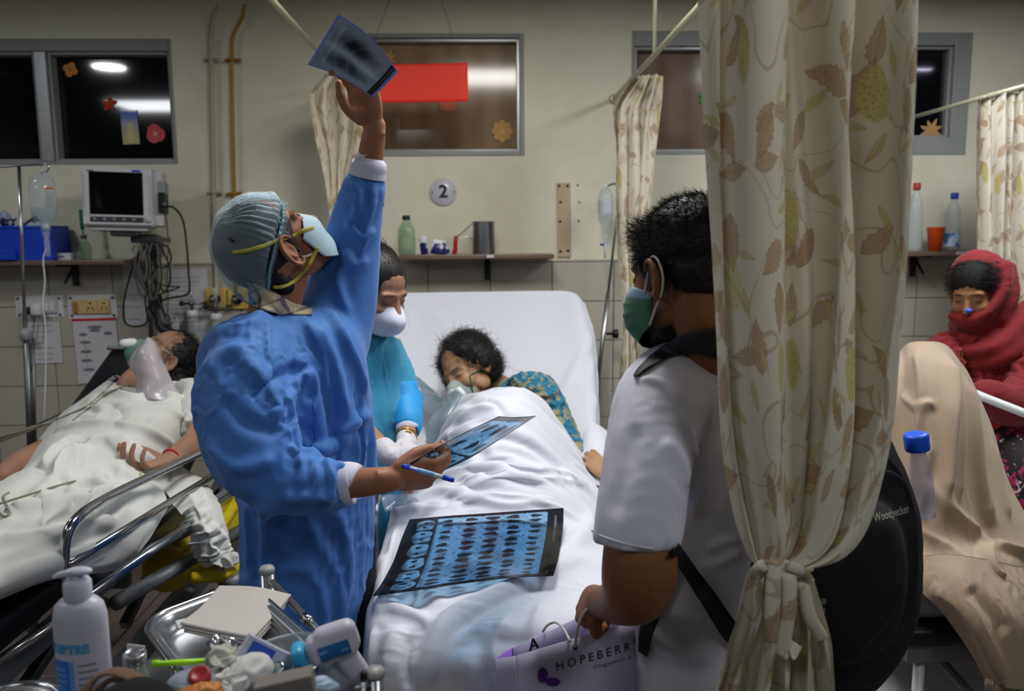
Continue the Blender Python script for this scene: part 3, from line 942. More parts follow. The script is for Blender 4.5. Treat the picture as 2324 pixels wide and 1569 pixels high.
# ---- right shelf goods
o = at(2121, WY - .12, z3)
k = S(16, WY - .12)
t = thing('drinking_cup', o, 'plain orange plastic cup on the right shelf', 'cup')
mk('cup_wall', *lathe([(k * .82, 0), (k * 1.2, .115), (k * 1.24, .117), (k * 1.14, .115), (k * .78, .005)], o, 32), mat('orange_plastic', '#e0521a', .4), t)
def water_bottle(o, r, h, label, lab=('#bcd2e6', '#3f78b8'), cap='#1c45b0', frost_=False, tilt=None, name='water_bottle'):
    t = thing(name, o, label, 'bottle')
    pr = [(r * .8, 0), (r, .012 * h / .23), (r, .30 * h), (r * .93, .33 * h), (r * .99, .37 * h), (r * .93, .42 * h), (r * .99, .47 * h), (r * .93, .52 * h), (r * .97, .58 * h), (r * .8, .70 * h), (r * .45, .82 * h), (r * .38, .86 * h), (r * .38, .88 * h)]
    Rt = tilt if tilt is not None else np.eye(3)
    def put(m): V, F = m; return V @ Rt.T + o, F
    mk('body', *put(lathe(pr, (0, 0, 0), 28)), M['clear'], t)
    mk('cap', *put(lathe([(r * .46, .87 * h), (r * .48, .88 * h), (r * .48, .96 * h), (r * .42, .975 * h)], (0, 0, 0), 24)), mat('blue_cap', cap, .4), t)
    if lab:
        def f(b):
            n = noisex(24, 2); return mixc(n.step(.45, .55), s2l(lab[0]), s2l(lab[1]))
        mk('label', *put(lathe([(r * 1.01, .08 * h), (r * 1.01, .30 * h)], (0, 0, 0), 28, cap=False)), mat('bottle_label', lab[0], .4, fn=f), t)
    return t
water_bottle(at(2158, WY - .12, z3), S(17, WY - .12), .29, 'clear water bottle with a blue cap beside the orange cup')
water_bottle(at(2072, WY - .11, z3), S(17, WY - .12), .34, 'clear bottle on the right shelf half hidden by the large curtain', lab=None, cap='#b03a36')
mk('price_tag', *boxb(at(2180, WY - .203, z3 - .012) - (.022, 0, .004), at(2180, WY - .2, z3 - .004) + (.022, .002, .002)), M['paper'], None, smooth=False, label='small white tag on the front edge of the right shelf', cat='tag')

# ---- left shelf goods
ys = WY - .12
o = at(55, WY - .13, z1)
t = thing('storage_crate', o, 'royal blue plastic crate on the left shelf', 'crate')
a, b = at(-70, WY - .2, z1)[0], at(117, WY - .2, z1)[0]
hgt = S(76, WY - .2)
pp = [boxb((a, WY - .195, z1), (b, WY - .19, z1 + hgt), .002), boxb((a, WY - .03, z1), (b, WY - .025, z1 + hgt)), boxb((a, WY - .19, z1), (a + .005, WY - .03, z1 + hgt)), boxb((b - .005, WY - .19, z1), (b, WY - .03, z1 + hgt)), boxb((a, WY - .19, z1), (b, WY - .03, z1 + .006)),
      boxb((a - .004, WY - .201, z1 + hgt - .012), (b + .004, WY - .193, z1 + hgt), .002)]
mk('tub', *cat_(*pp), M['blue_plastic'], t, smooth=False)
mk('lip', *boxb((a, WY - .215, z1 + .002), (at(38, WY - .2, z1)[0], WY - .197, z1 + .05), .004), M['blue_plastic'], t, smooth=False)
for i, (px, dz, c1, c2, tl, lb) in enumerate(((10, .10, '#14183c', '#aeb6c8', 35, 'dark blue and silver packet poking out of the blue crate at the left'), (28, .105, '#1a1e48', '#8f9ab6', -30, 'dark packet lying across the top of the blue crate'), (62, .095, '#b8bcc4', '#3c4256', 60, 'silvery crumpled wrapper at the right end of the blue crate'), (-15, .11, '#171c44', '#c9ccd6', 15, 'dark packet standing in the blue crate at the frame edge'))):
    packet(at(px, WY - .12 - .02 * (i % 3), z1 + dz + .045), .06, .085, .03, c1, c2, lb, 20 + i, tilt=tl)
o = at(143, ys, z1)
t = thing('small_carton', o, 'small white carton lying on the left shelf beside the crate', 'box')
mk('carton', *boxb(o + (-.05, -.03, 0), o + (.05, .03, .032), .002), M['paper'], t, smooth=False)
mk('print_band', *boxb(o + (-.045, -.0315, .01), o + (.02, -.0305, .02)), M['ink_grey'], t, smooth=False)
o = at(180, WY - .14, z1)
mk('glass_jar', *lathe([(.012, 0), (.016, .004), (.016, .03), (.013, .035), (.013, .04)], o, 16), M['glass'], None, label='tiny glass jar between the white carton and the vial bottle', cat='jar')
o = at(193, ys, z1)
t = thing('vial_bottle', o, 'glass vial bottle with a green stick standing in it on the left shelf', 'bottle')
k = .030
mk('body', *lathe([(k * .85, 0), (k, .005), (k, .06), (k * .75, .078), (k * .42, .09), (k * .42, .1)], o, 24), M['glass'], t)
mk('neck_band', *lathe([(k * .46, .1), (k * .46, .115), (k * .4, .117)], o, 16), M['dull_steel'], t)
mk('green_stick', *tube([o + (-.001, 0, .11), o + (-.002, 0, .14), o + (-.003, 0, .143), o + (-.006, 0, .235)], [.003, .003, .009, .008], 10), mat('green_plastic', '#0c7a4c', .4), t)

# ---- sockets and papers below the left shelf
def socket_panel(x0, y0, x1, y1, label, beige):
    o = P((x0 + x1) / 2, (y0 + y1) / 2, WY - .012)
    t = thing('socket_panel', o, label, 'socket')
    W = S(x1 - x0, WY); H = S(y1 - y0, WY)
    rt = rotm(0, -.8, 0)
    mk('back_plate', *box(o, (W, .006, H), rt, .002), M['white_plastic'] if not beige else M['white_plastic'], t, smooth=False)
    for sx in (-1, 1):
        for sz in (-1, 1): mk('screw', *lathe([(.006, 0), (.005, .006)], o + (sx * W * .43, -.003, sz * H * .38), 10, (0, -1, 0)), M['black_plastic'], t)
    if beige:
        mk('insert', *box(o + (-.003, -.008, 0), (W * .76, .012, H * .6), rt, .003), mat('beige_insert', '#c9ad78', .4), t, smooth=False)
        mk('switch', *box(o + (-W * .33, -.016, 0), (W * .09, .012, H * .48), rt, .002), mat('amber_switch', '#a87c40', .4), t, smooth=False)
        for q in (-.02, .26):
            for dx, dz, rr in ((0, .017, .005), (-.013, -.006, .004), (.013, -.006, .004), (-.02, -.018, .0028), (.02, -.018, .0028)):
                mk('pin_hole', *lathe([(rr, 0), (rr, .003)], o + (W * q + dx * .8, -.0135, dz), 8, (0, -1, 0)), M['black_plastic'], t)
        mk('seam', *box(o + (W * .12, -.0145, 0), (.0015, .001, H * .56)), M['ink_grey'], t, smooth=False)
    else:
        mk('insert', *box(o + (-.003, -.008, 0), (W * .8, .012, H * .62), rt, .003), mat('white_insert', '#c2c2c6', .4), t, smooth=False)
        for q in (-.3, -.02, .16, .3): mk('switch', *box(o + (W * q, -.016, .0), (W * .1, .008, H * .4), rt, .002), M['white_plastic'], t, smooth=False)
        c = P(62, 706, WY - .05)
        mk('plug', *cat_(lathe([(.014, 0), (.02, .01), (.018, .035), (.01, .04)], c + (0, .035, 0), 14, (0, -1, 0)), tube([c, P(60, 730, WY - .06), P(60, 790, WY - .04), P(75, 850, WY - .03)], .004, 6, seg=14)), M['black_plastic'], t)
        c = P(83, 703, WY - .05)
        mk('plug', *box(c, (.05, .04, .06), None, .012), M['white_plastic'], t)
        mk('plug_cord', *tube([c + (0, 0, -.03), P(86, 745, WY - .05), P(78, 790, WY - .045)], .0035, 6, seg=14), M['grey_plastic'], t)
        mk('cord_switch', *lathe([(.012, 0), (.02, .004), (.02, .02), (.01, .026)], P(78, 773, WY - .02), 16, (0, -1, 0)), M['white_plastic'], t)
socket_panel(38, 672, 142, 720, 'white wall socket panel with a black and a white plug behind the drip pole', False)
socket_panel(157, 670, 264, 722, 'wall socket panel with a beige insert and two sets of pin holes', True)
def notice(x0, y0, x1, y1, label, lines, red=False, flow=False, tilt=-1, seed=0, title=None):
    d = WY - .016
    o = P((x0 + x1) / 2, (y0 + y1) / 2, d); W = S(x1 - x0, d); H = S(y1 - y0, d)
    t = thing('wall_notice', o, label, 'notice')
    rt = rotm(0, tilt, 0)
    mk('sheet', *box(o, (W, .0015, H), rt), M['paper'], t, smooth=False)
    r = random.Random(seed)
    parts = []
    for k in range(lines):
        zz = H * (.40 - .8 * k / max(lines - 1, 1)); l = r.uniform(.5, .82)
        parts.append(box(np.array([-W * (.41 - l * .41), -.0012, zz]) @ rt.T + o, (W * l, .0006, .0028), rt))
    if parts: mk('text_lines', *cat_(*parts), M['ink_grey'], t, smooth=False, kind='stuff')
    if red: mk('red_header', *box(np.array([0, -.0012, H * .475]) @ rt.T + o, (W, .0006, H * .04), rt), M['red_ink'], t, smooth=False)
    if flow:
        pf = []
        for k, (fx, fz, wv) in enumerate(((0, .36, .34), (-.28, .25, .2), (.3, .26, .2), (-.25, .13, .25), (-.25, -.01, .27), (-.25, -.15, .27), (-.22, -.29, .27), (0, .31, .26))):
            m_ = lathe([(1, 0), (1, .0006)], (0, 0, 0), 20, (0, -1, 0)); m_ = (m_[0] * np.array([W * wv * .5, 1, H * .026]), m_[1])
            pf.append((m_[0] @ rt.T + np.array([fx * W, -.0012, fz * H]) @ rt.T + o, m_[1]))
            if 3 <= k <= 5: pf.append(box(np.array([fx * W, -.0012, (fz - .07) * H]) @ rt.T + o, (.003, .0006, H * .05), rt))
        mk('flow_chart', *cat_(*pf), M['ink_grey'], t, smooth=False, kind='stuff')
notice(62, 731, 138, 825, 'small white notice taped under the left socket panel', 7, seed=2)
notice(172, 722, 268, 870, 'long white notice with a red top band and a flow chart', 0, True, True)
notice(283, 600, 343, 738, 'blank looking white paper behind the hanging monitor cables', 5, seed=4, tilt=0)
notice(385, 612, 476, 800, 'white sheet with many fine printed lines right of the cables', 16, seed=6)

# ---- gas outlets
for i, px in enumerate((491, 541)):
    o = P(px, 678, WY - .02)
    t = thing('gas_outlet', o, ('yellow gas outlet plate with a grey dial at the foot of the grey pipe', 'yellow gas outlet plate at the foot of the amber pipe, next to the gown')[i], 'outlet')
    mk('plate', *box(o, (S(46, WY), .02, S(46, WY)), None, .004), mat('yellow_plate', '#c6a85a', .4), t, smooth=False)
    mk('ring', *lathe([(.026, 0), (.026, .02), (.018, .024), (.018, .012)], o + (0, -.008, 0), 24, (0, -1, 0)), M['black_plastic'], t)
    mk('spigot', *lathe([(.012, 0), (.012, .06), (.009, .065)], o + (0, -.012, 0), 16, (0, -1, 0)), M['dull_steel'], t)
def humidifier(px, py, label, seed):
    o = P(px, py + 40, WY - .09)
    t = thing('oxygen_humidifier', o, label, 'humidifier')
    mk('jar', *lathe([(.022, 0), (.026, .005), (.026, .07), (.02, .078)], o, 20), M['clear'], t)
    mk('cap', *lathe([(.028, .076), (.028, .102), (.02, .11)], o, 20), M['white_plastic'], t)
    mk('valve', *cat_(lathe([(.008, .108), (.008, .13), (.012, .13), (.012, .155)], o, 14), tube([o + (-.04, 0, .142), o + (.05, 0, .142)], .006, 8)), M['dull_steel'], t)
    mk('flow_gauge', *lathe([(.012, .155), (.012, .23), (.006, .236)], o, 14), M['clear'], t)
    mk('knob', *lathe([(.012, 0), (.014, .012), (.01, .016)], o + (-.04, 0, .142), 12, (-1, 0, 0)), M['black_plastic'], t)
    mk('pipe_stub', *tube([o + (.045, 0, .142), o + (.05, .05, .142), o + (.05, .086, .142)], .006, 8, seg=10), M['dull_steel'], t)
    mk('float', *lathe([(.004, .17), (.006, .175), (.004, .18)], o, 8), M['black_plastic'], t)
humidifier(439, 715, 'clear oxygen humidifier jar with a flow gauge right of the printed sheet', 1)
humidifier(493, 722, 'oxygen humidifier with a white cap under the yellow outlet', 2)
# ------------------------------------------------------------------ cloth patches
M['sheet'] = mat('white_bed_linen', '#d2d4de', .85, bump=.12, bscale=500, var=.02)
M['gown_white'] = mat('white_patient_gown', '#d2d3cf', .85, bump=.12, bscale=500, var=.04)
M['beige_wool'] = mat('beige_wool_shawl', '#a8937c', .9, bump=.3, bscale=700, sheen=.2)
M['black_vinyl'] = mat('black_vinyl', '#131317', .35, bump=.15, bscale=60)
M['yellow'] = mat('yellow_plastic', '#c7b10e', .45)
M['bed_paint'] = mat('grey_painted_frame', '#6f7377', .4, .2)

LAST = {}
def patch(ctrl, nu, nv):
    """ctrl rows of (px,py,depth) points -> smooth world grid"""
    c = np.array([[P(*q) for q in row] for row in ctrl])
    m, n, _ = c.shape
    a = np.stack([spline(c[i], nu) for i in range(m)])          # m x nu x 3
    b = np.stack([spline(a[:, j], nv) for j in range(nu)])      # nu x nv x 3
    u, v, F = grid(nu, nv)
    return b.reshape(-1, 3), F, u, v

def cloth(name, ctrl, nu, nv, m, parent, ex=.12, anchor=.02, it=80, bend=.06, noise=.012, freq=12, seed=0, folds=None, dirv=None, nscale=(1, 1, 1), th=.003, lv=1, fine=.14, fmask=None, ce=.020, **kw):
    """q: coarse step for the big folds; fine: excess for the small creases"""
    Vt, _, _, _ = patch(ctrl, 12, 12); Gt = Vt.reshape(12, 12, 3)
    lu = np.linalg.norm(np.diff(Gt, axis=0), axis=2).sum(0).mean(); lv_ = np.linalg.norm(np.diff(Gt, axis=1), axis=2).sum(1).mean()
    n0, m0 = int(min(nu, max(8, lu / ce))), int(min(nv, max(8, lv_ / ce)))
    V, F, u, v = patch(ctrl, n0, m0)
    flip = np.mean(vnormals(V, F) @ np.array([0, -.7, .7])) < 0
    if flip: F = F[:, ::-1]
    V = wrinkle(V, F, ex, anchor, it, bend, dirv, fmask(u, v) if fmask else None, noise * .7, freq * 2.8, seed, nscale=nscale)
    V = upgrid(V, n0, m0, nu, nv)
    u, v, F = grid(nu, nv)
    if flip: F = F[:, ::-1]
    if folds: V = strokes_px(V, F, folds)
    V = wrinkle(V, F, fine, .03, 40, .05, dirv, fmask(u, v) if fmask else None, .0012, 90, seed + 1, nscale=nscale)
    LAST['vf'] = (V, F)
    V, F = solid(V, F, nu, nv, th)
    if lv: V, F = subdiv(V, F, lv)
    return mk(name, V, F, m, parent, **kw)

# ================================================================== trolley bed on the left
TB = thing('stretcher_trolley', (-1.36, 2.2, 0), 'black padded stretcher trolley with chrome side rails at the left', 'stretcher')
XA, XB = -1.57, -1.03
mk('mattress', *box(((XA + XB) / 2, 1.95, .775), (XB - XA, 1.30, .09), None, .03, 4), M['black_vinyl'], TB)
bl = math.hypot(.78, .36)
mk('backrest', *box(((XA + XB) / 2, 2.60 + .39, .79 + .17), (XB - XA, bl, .075), rotm(math.degrees(math.atan2(.36, .78)), 0, 0), .03, 4), M['black_vinyl'], TB)
mk('backrest_slot', *box(P(262, 790, 3.31), (.07, .02, .018), rotm(0, 0, 0), .008), M['bed_paint'], TB)
# side frame bars
def bar(a, b, r, m, par, nm='bar', n=10): return mk(nm, *tube([a, b], r, n), m, par)
for x in (XA + .01, XB - .01):
    mk('side_beam', *boxb((x - .015, 1.25, .665), (x + .015, 3.2, .715), .004), M['bed_paint'], TB, smooth=False)
    mk('lower_beam', *boxb((x - .02, 1.2, .36), (x + .02, 3.1, .44), .004), M['bed_paint'], TB, smooth=False)
    for y in (1.4, 3.0):
        mk('leg', *boxb((x - .02, y - .02, .12), (x + .02, y + .02, .67), .004), M['bed_paint'], TB, smooth=False)
        mk('caster', *lathe([(.02, -.015), (.058, -.015), (.062, 0), (.058, .015), (.02, .015)], (x, y, .062), 20, (1, 0, 0)), M['rubber'], TB)
for y in (1.4, 2.2, 3.0): mk('cross_beam', *boxb((XA, y - .02, .62), (XB, y + .02, .66), .004), M['bed_paint'], TB, smooth=False)
for y0, y1 in ((1.5, 2.3), (2.4, 3.0)):
    for x in (XA + .12, XB - .12): mk('lift_strut', *box((x, (y0 + y1) / 2, .52), (.03, math.hypot(y1 - y0, .24), .03), rotm(math.degrees(math.atan2(.24, y1 - y0)), 0, 0), .004), M['dull_steel'], TB, smooth=False)
mk('backrest_stay', *tube([P(545, 985, 2.95), P(470, 1110, 2.7)], .010, 8), M['white_metal'], TB)
mk('yellow_bottle_cradle', *cat_(tube([P(380, 1290, 2.4), P(500, 1200, 2.75), P(545, 1170, 2.95)], .075, 16), ell(P(380, 1290, 2.4), (.075, .06, .075))), M['yellow'], TB)
mk('yellow_lever', *tube([P(435, 1312, 2.15), P(500, 1310, 2.2), P(545, 1290, 2.3)], .016, 12), M['yellow'], TB)
mk('yellow_lever', *tube([P(478, 1305, 2.2), P(500, 1195, 2.35), P(545, 1130, 2.5)], .020, 12), M['yellow'], TB)
for pts, r in (([(546, 1150, 2.5), (250, 1290, 1.95)], .013), ([(546, 1205, 2.5), (262, 1370, 1.95)], .020), ([(545, 1095, 2.6), (430, 1175, 2.3)], .012), ([(520, 1330, 2.1), (560, 1300, 2.2)], .018)):
    mk('frame_tube', *tube([P(*q) for q in pts], r, 12), M['bed_paint'], TB)
mk('pedal_bracket', *cat_(box(P(455, 1370, 1.95), (.10, .02, .025), rotm(0, -35, 0), .004), lathe([(.014, 0), (.014, .02)], P(430, 1345, 1.95), 14, (0, -1, 0))), M['dull_steel'], TB, smooth=False)
# near side rail: bent tube loop with two more bars
K = [(640, 935, 3.15), (545, 985, 2.9), (298, 1102, 2.15), (215, 1146, 1.93), (180, 1172, 1.84), (158, 1200, 1.80), (147, 1240, 1.79), (146, 1300, 1.79), (148, 1400, 1.79)]
mk('side_rail', *tube([P(a_, b_, c_ * .94) for a_, b_, c_ in K], .0115, 14, seg=60), M['chrome'], TB)
mk('side_rail_bar', *tube([P(156, 1282, 1.68), P(340, 1167, 2.06), P(640, 985, 2.95)], .0095, 12), M['chrome'], TB)
mk('side_rail_bar', *tube([P(200, 1352, 1.70), P(440, 1184, 2.22), P(640, 1050, 2.95)], .011, 12), M['chrome'], TB)
mk('side_rail_bar', *tube([P(-60, 1540, 1.5), P(112, 1424, 1.60), P(200, 1352, 1.70)], .011, 12), M['chrome'], TB)
mk('far_rail', *tube([P(-120, 1045, 2.5), P(0, 998, 2.8), P(90, 965, 3.1), P(200, 915, 3.4)], .0105, 12, seg=20), M['chrome'], TB)
mk('far_rail', *tube([P(-120, 1100, 2.5), P(0, 1055, 2.8), P(90, 1020, 3.1)], .0095, 12, seg=20), M['chrome'], TB)

# crumpled sheet slipping off the trolley
t = thing('crumpled_sheet', P(470, 1270, 2.3), 'crumpled off-white sheet slipping over the trolley rail towards the floor', 'sheet')
cloth('sheet_cloth', [[(340, 1075, 2.42), (380, 1062, 2.45), (410, 1062, 2.5), (430, 1070, 2.55)],
                      [(372, 1110, 2.30), (405, 1095, 2.34), (440, 1085, 2.4), (462, 1090, 2.45)],
                      [(405, 1150, 2.22), (435, 1130, 2.25), (462, 1110, 2.32), (482, 1118, 2.38)],
                      [(428, 1180, 2.2), (455, 1165, 2.2), (478, 1148, 2.25), (500, 1150, 2.3)],
                      [(438, 1220, 2.18), (470, 1215, 2.17), (495, 1205, 2.2), (512, 1195, 2.26)],
                      [(450, 1262, 2.18), (480, 1262, 2.16), (508, 1250, 2.18), (525, 1238, 2.25)],
                      [(465, 1285, 2.18), (495, 1284, 2.16), (520, 1280, 2.18), (538, 1270, 2.24)]], 60, 110, M['gown_white'], t, ex=.40, noise=.014, freq=22, seed=5, nscale=(1.6, 1, .6), ce=.011)

# patient gown and sheet on the trolley
PT1 = thing('person', (-1.30, 2.6, .83), 'person lying on the stretcher trolley in a white gown with an oxygen mask', 'person')
cloth('gown', [[(222, 885, 3.15), (262, 852, 3.12), (300, 876, 2.98), (350, 884, 2.92), (395, 868, 2.98), (432, 866, 3.05), (462, 890, 3.08)],
               [(165, 918, 3.0), (220, 888, 2.9), (285, 898, 2.78), (350, 908, 2.74), (400, 900, 2.8), (442, 900, 2.88), (472, 950, 2.95)],
               [(115, 965, 2.8), (172, 938, 2.65), (245, 940, 2.54), (330, 950, 2.5), (392, 955, 2.58), (425, 985, 2.7), (436, 1010, 2.75)],
               [(70, 1020, 2.6), (125, 990, 2.45), (205, 992, 2.34), (290, 1008, 2.31), (362, 1030, 2.4), (392, 1055, 2.48), (405, 1078, 2.5)],
               [(30, 1082, 2.45), (85, 1048, 2.25), (165, 1052, 2.17), (250, 1072, 2.15), (320, 1085, 2.2), (372, 1112, 2.28), (384, 1135, 2.3)],
               [(-50, 1115, 2.3), (15, 1095, 2.05), (105, 1112, 1.97), (195, 1135, 1.95), (285, 1150, 2.0), (345, 1180, 2.07), (352, 1205, 2.1)],
               [(-160, 1180, 2.1), (-80, 1165, 1.9), (15, 1180, 1.78), (110, 1208, 1.75), (195, 1235, 1.79), (262, 1268, 1.87), (268, 1290, 1.9)],
               [(-320, 1290, 1.85), (-220, 1250, 1.7), (-120, 1265, 1.6), (-30, 1285, 1.57), (60, 1288, 1.6), (128, 1300, 1.66), (120, 1316, 1.68)],
               [(-520, 1450, 1.6), (-400, 1400, 1.5), (-280, 1400, 1.42), (-200, 1390, 1.4), (-130, 1375, 1.42), (-70, 1375, 1.47), (-70, 1392, 1.5)]],
      120, 190, M['gown_white'], PT1, ex=.30, noise=.016, freq=16, seed=3,
      folds=[([(262, 1000, 2.4), (310, 1040, 2.3), (365, 1075, 2.3)], .022, 0.037), ([(200, 960, 2.5), (300, 935, 2.5), (400, 935, 2.6)], .02, 0.024), ([(190, 1010, 2.3), (260, 1005, 2.3), (300, 1050, 2.2)], .02, 0.027),
             ([(120, 1090, 2.1), (150, 1040, 2.2), (190, 1020, 2.3)], .02, 0.031), ([(0, 1165, 1.9), (150, 1145, 1.9), (290, 1110, 2.1)], .025, 0.027), ([(-20, 1240, 1.7), (120, 1215, 1.75), (260, 1180, 1.95)], .022, 0.024), ([(0, 1310, 1.6), (130, 1270, 1.7), (250, 1235, 1.9)], .022, 0.020), ([(230, 885), (300, 905), (380, 900), (440, 920)], .014, 0.024), ([(180, 930), (280, 925), (360, 925), (430, 960)], .014, 0.020), ([(130, 975), (240, 965), (340, 985), (400, 1020)], .015, 0.024), ([(60, 1040), (150, 1090), (250, 1100)], .016, -0.024), ([(100, 1060), (130, 1020), (180, 990)], .014, 0.024), ([(150, 1075), (165, 1040), (200, 1015)], .014, 0.024), ([(-10, 1200), (140, 1180), (300, 1140)], .015, -0.020), ([(-10, 1280), (120, 1245), (260, 1210)], .014, -0.020)],
      dirv=(.6, .5, .2), nscale=(1, .38, 1))
GOWN1 = LAST['vf']
# ================================================================== middle bed
MB = thing('hospital_bed', (.08, 2.6, 0), 'hospital bed with raised white covered backrest under the number 2', 'bed')
mk('mattress', *box((.10, 2.36, .655), (.70, 1.24, .12), None, .04, 4), M['sheet'], MB)
mk('bed_base', *boxb((-.24, 1.76, .54), (.49, 3.75, .595), .01), M['bed_paint'], MB, smooth=False)
for x in (-.20, .45):
    for y in (1.90, 3.6):
        mk('leg', *boxb((x - .02, y - .02, .06), (x + .02, y + .02, .54), .004), M['bed_paint'], MB, smooth=False)
        mk('caster', *lathe([(.02, -.015), (.05, -.015), (.055, 0), (.05, .015), (.02, .015)], (x, y, .055), 18, (1, 0, 0)), M['rubber'], MB)
V, F, u, v = patch([[(872, 690, 3.60), (890, 668, 3.62), (960, 664, 3.64), (1100, 662, 3.65), (1240, 660, 3.65), (1300, 664, 3.63), (1328, 690, 3.62)],
                    [(868, 760, 3.45), (882, 745, 3.50), (960, 740, 3.54), (1100, 738, 3.55), (1250, 738, 3.54), (1322, 742, 3.50), (1350, 765, 3.52)],
                    [(868, 860, 3.25), (880, 850, 3.32), (960, 845, 3.37), (1100, 842, 3.38), (1250, 842, 3.36), (1335, 850, 3.32), (1358, 870, 3.35)],
                    [(868, 970, 3.03), (878, 960, 3.10), (960, 955, 3.16), (1100, 952, 3.17), (1250, 955, 3.16), (1340, 960, 3.10), (1362, 985, 3.12)],
                    [(865, 1080, 2.82), (875, 1070, 2.88), (960, 1060, 2.93), (1100, 1055, 2.94), (1260, 1055, 2.92), (1345, 1060, 2.88), (1375, 1080, 2.88)],
                    [(860, 1110, 2.65), (880, 1105, 2.65), (960, 1095, 2.7), (1100, 1090, 2.7), (1260, 1090, 2.7), (1360, 1095, 2.66), (1395, 1110, 2.65)]], 90, 100)
if np.mean(vnormals(V, F) @ np.array([0, -.7, .7])) < 0: F = F[:, ::-1]
for pts, wd, am in (([(1345, 760, 3.5), (1290, 870, 3.3), (1240, 960, 3.15)], .02, .016), ([(1350, 820, 3.4), (1310, 900, 3.25), (1280, 960, 3.15)], .014, .014), ([(1130, 840, 3.4), (1170, 780, 3.5), (1250, 700, 3.6)], .02, .007), ([(985, 700, 3.6), (1020, 760, 3.5), (1060, 790, 3.45)], .02, .008),
                    ([(1355, 900, 3.25), (1330, 960, 3.15), (1345, 1020, 3.0)], .014, .014), ([(930, 700, 3.6), (925, 800, 3.4), (900, 880, 3.3)], .02, .01), ([(1000, 780, 3.5), (960, 830, 3.4), (905, 850, 3.3)], .015, .008)):
    V = stroke(V, vnormals(V, F), [P(*q) for q in pts], wd, am)
V = wrinkle(V, F, .09, .015, 60, .15, (1, 0, .2), .3 + .9 * np.abs(u - .5) * 2, .004, 30, 2)
V, F = solid(V, F, 90, 100, .06)
V, F = subdiv(V, F, 1)
mk('backrest_cover', V, F, M['sheet'], MB)
mk('loose_sheet', *subdiv(*(lambda q: (q[0], q[1]))(solid(*(lambda z: (wrinkle(z[0], z[1], .25, .02, 70, .06, None, None, .01, 25, 4), z[1]))(patch([[(1335, 960, 3.0), (1350, 965, 2.98), (1372, 975, 3.0), (1385, 990, 3.05)], [(1320, 1000, 2.9), (1345, 1000, 2.85), (1372, 1005, 2.86), (1388, 1015, 2.92)], [(1320, 1045, 2.8), (1350, 1045, 2.75), (1378, 1050, 2.76), (1392, 1060, 2.82)], [(1330, 1100, 2.68), (1355, 1100, 2.62), (1385, 1105, 2.63), (1400, 1120, 2.7)]], 40, 60)[:2]), 40, 60, .003)), 1), M['sheet'], MB)
mk('side_rail', *tube([P(*q) for q in [(905, 1085, 2.75), (875, 1095, 2.5), (858, 1115, 2.3), (850, 1160, 2.22), (848, 1210, 2.2), (853, 1260, 2.2), (866, 1300, 2.2), (880, 1340, 2.22)]], .0125, 14, seg=40), M['chrome'], MB)
mk('rail_socket', *lathe([(.016, 0), (.016, .05), (.02, .05), (.02, .06)], P(880, 1345, 2.22), 16, (0, 0, -1)), M['white_metal'], MB)

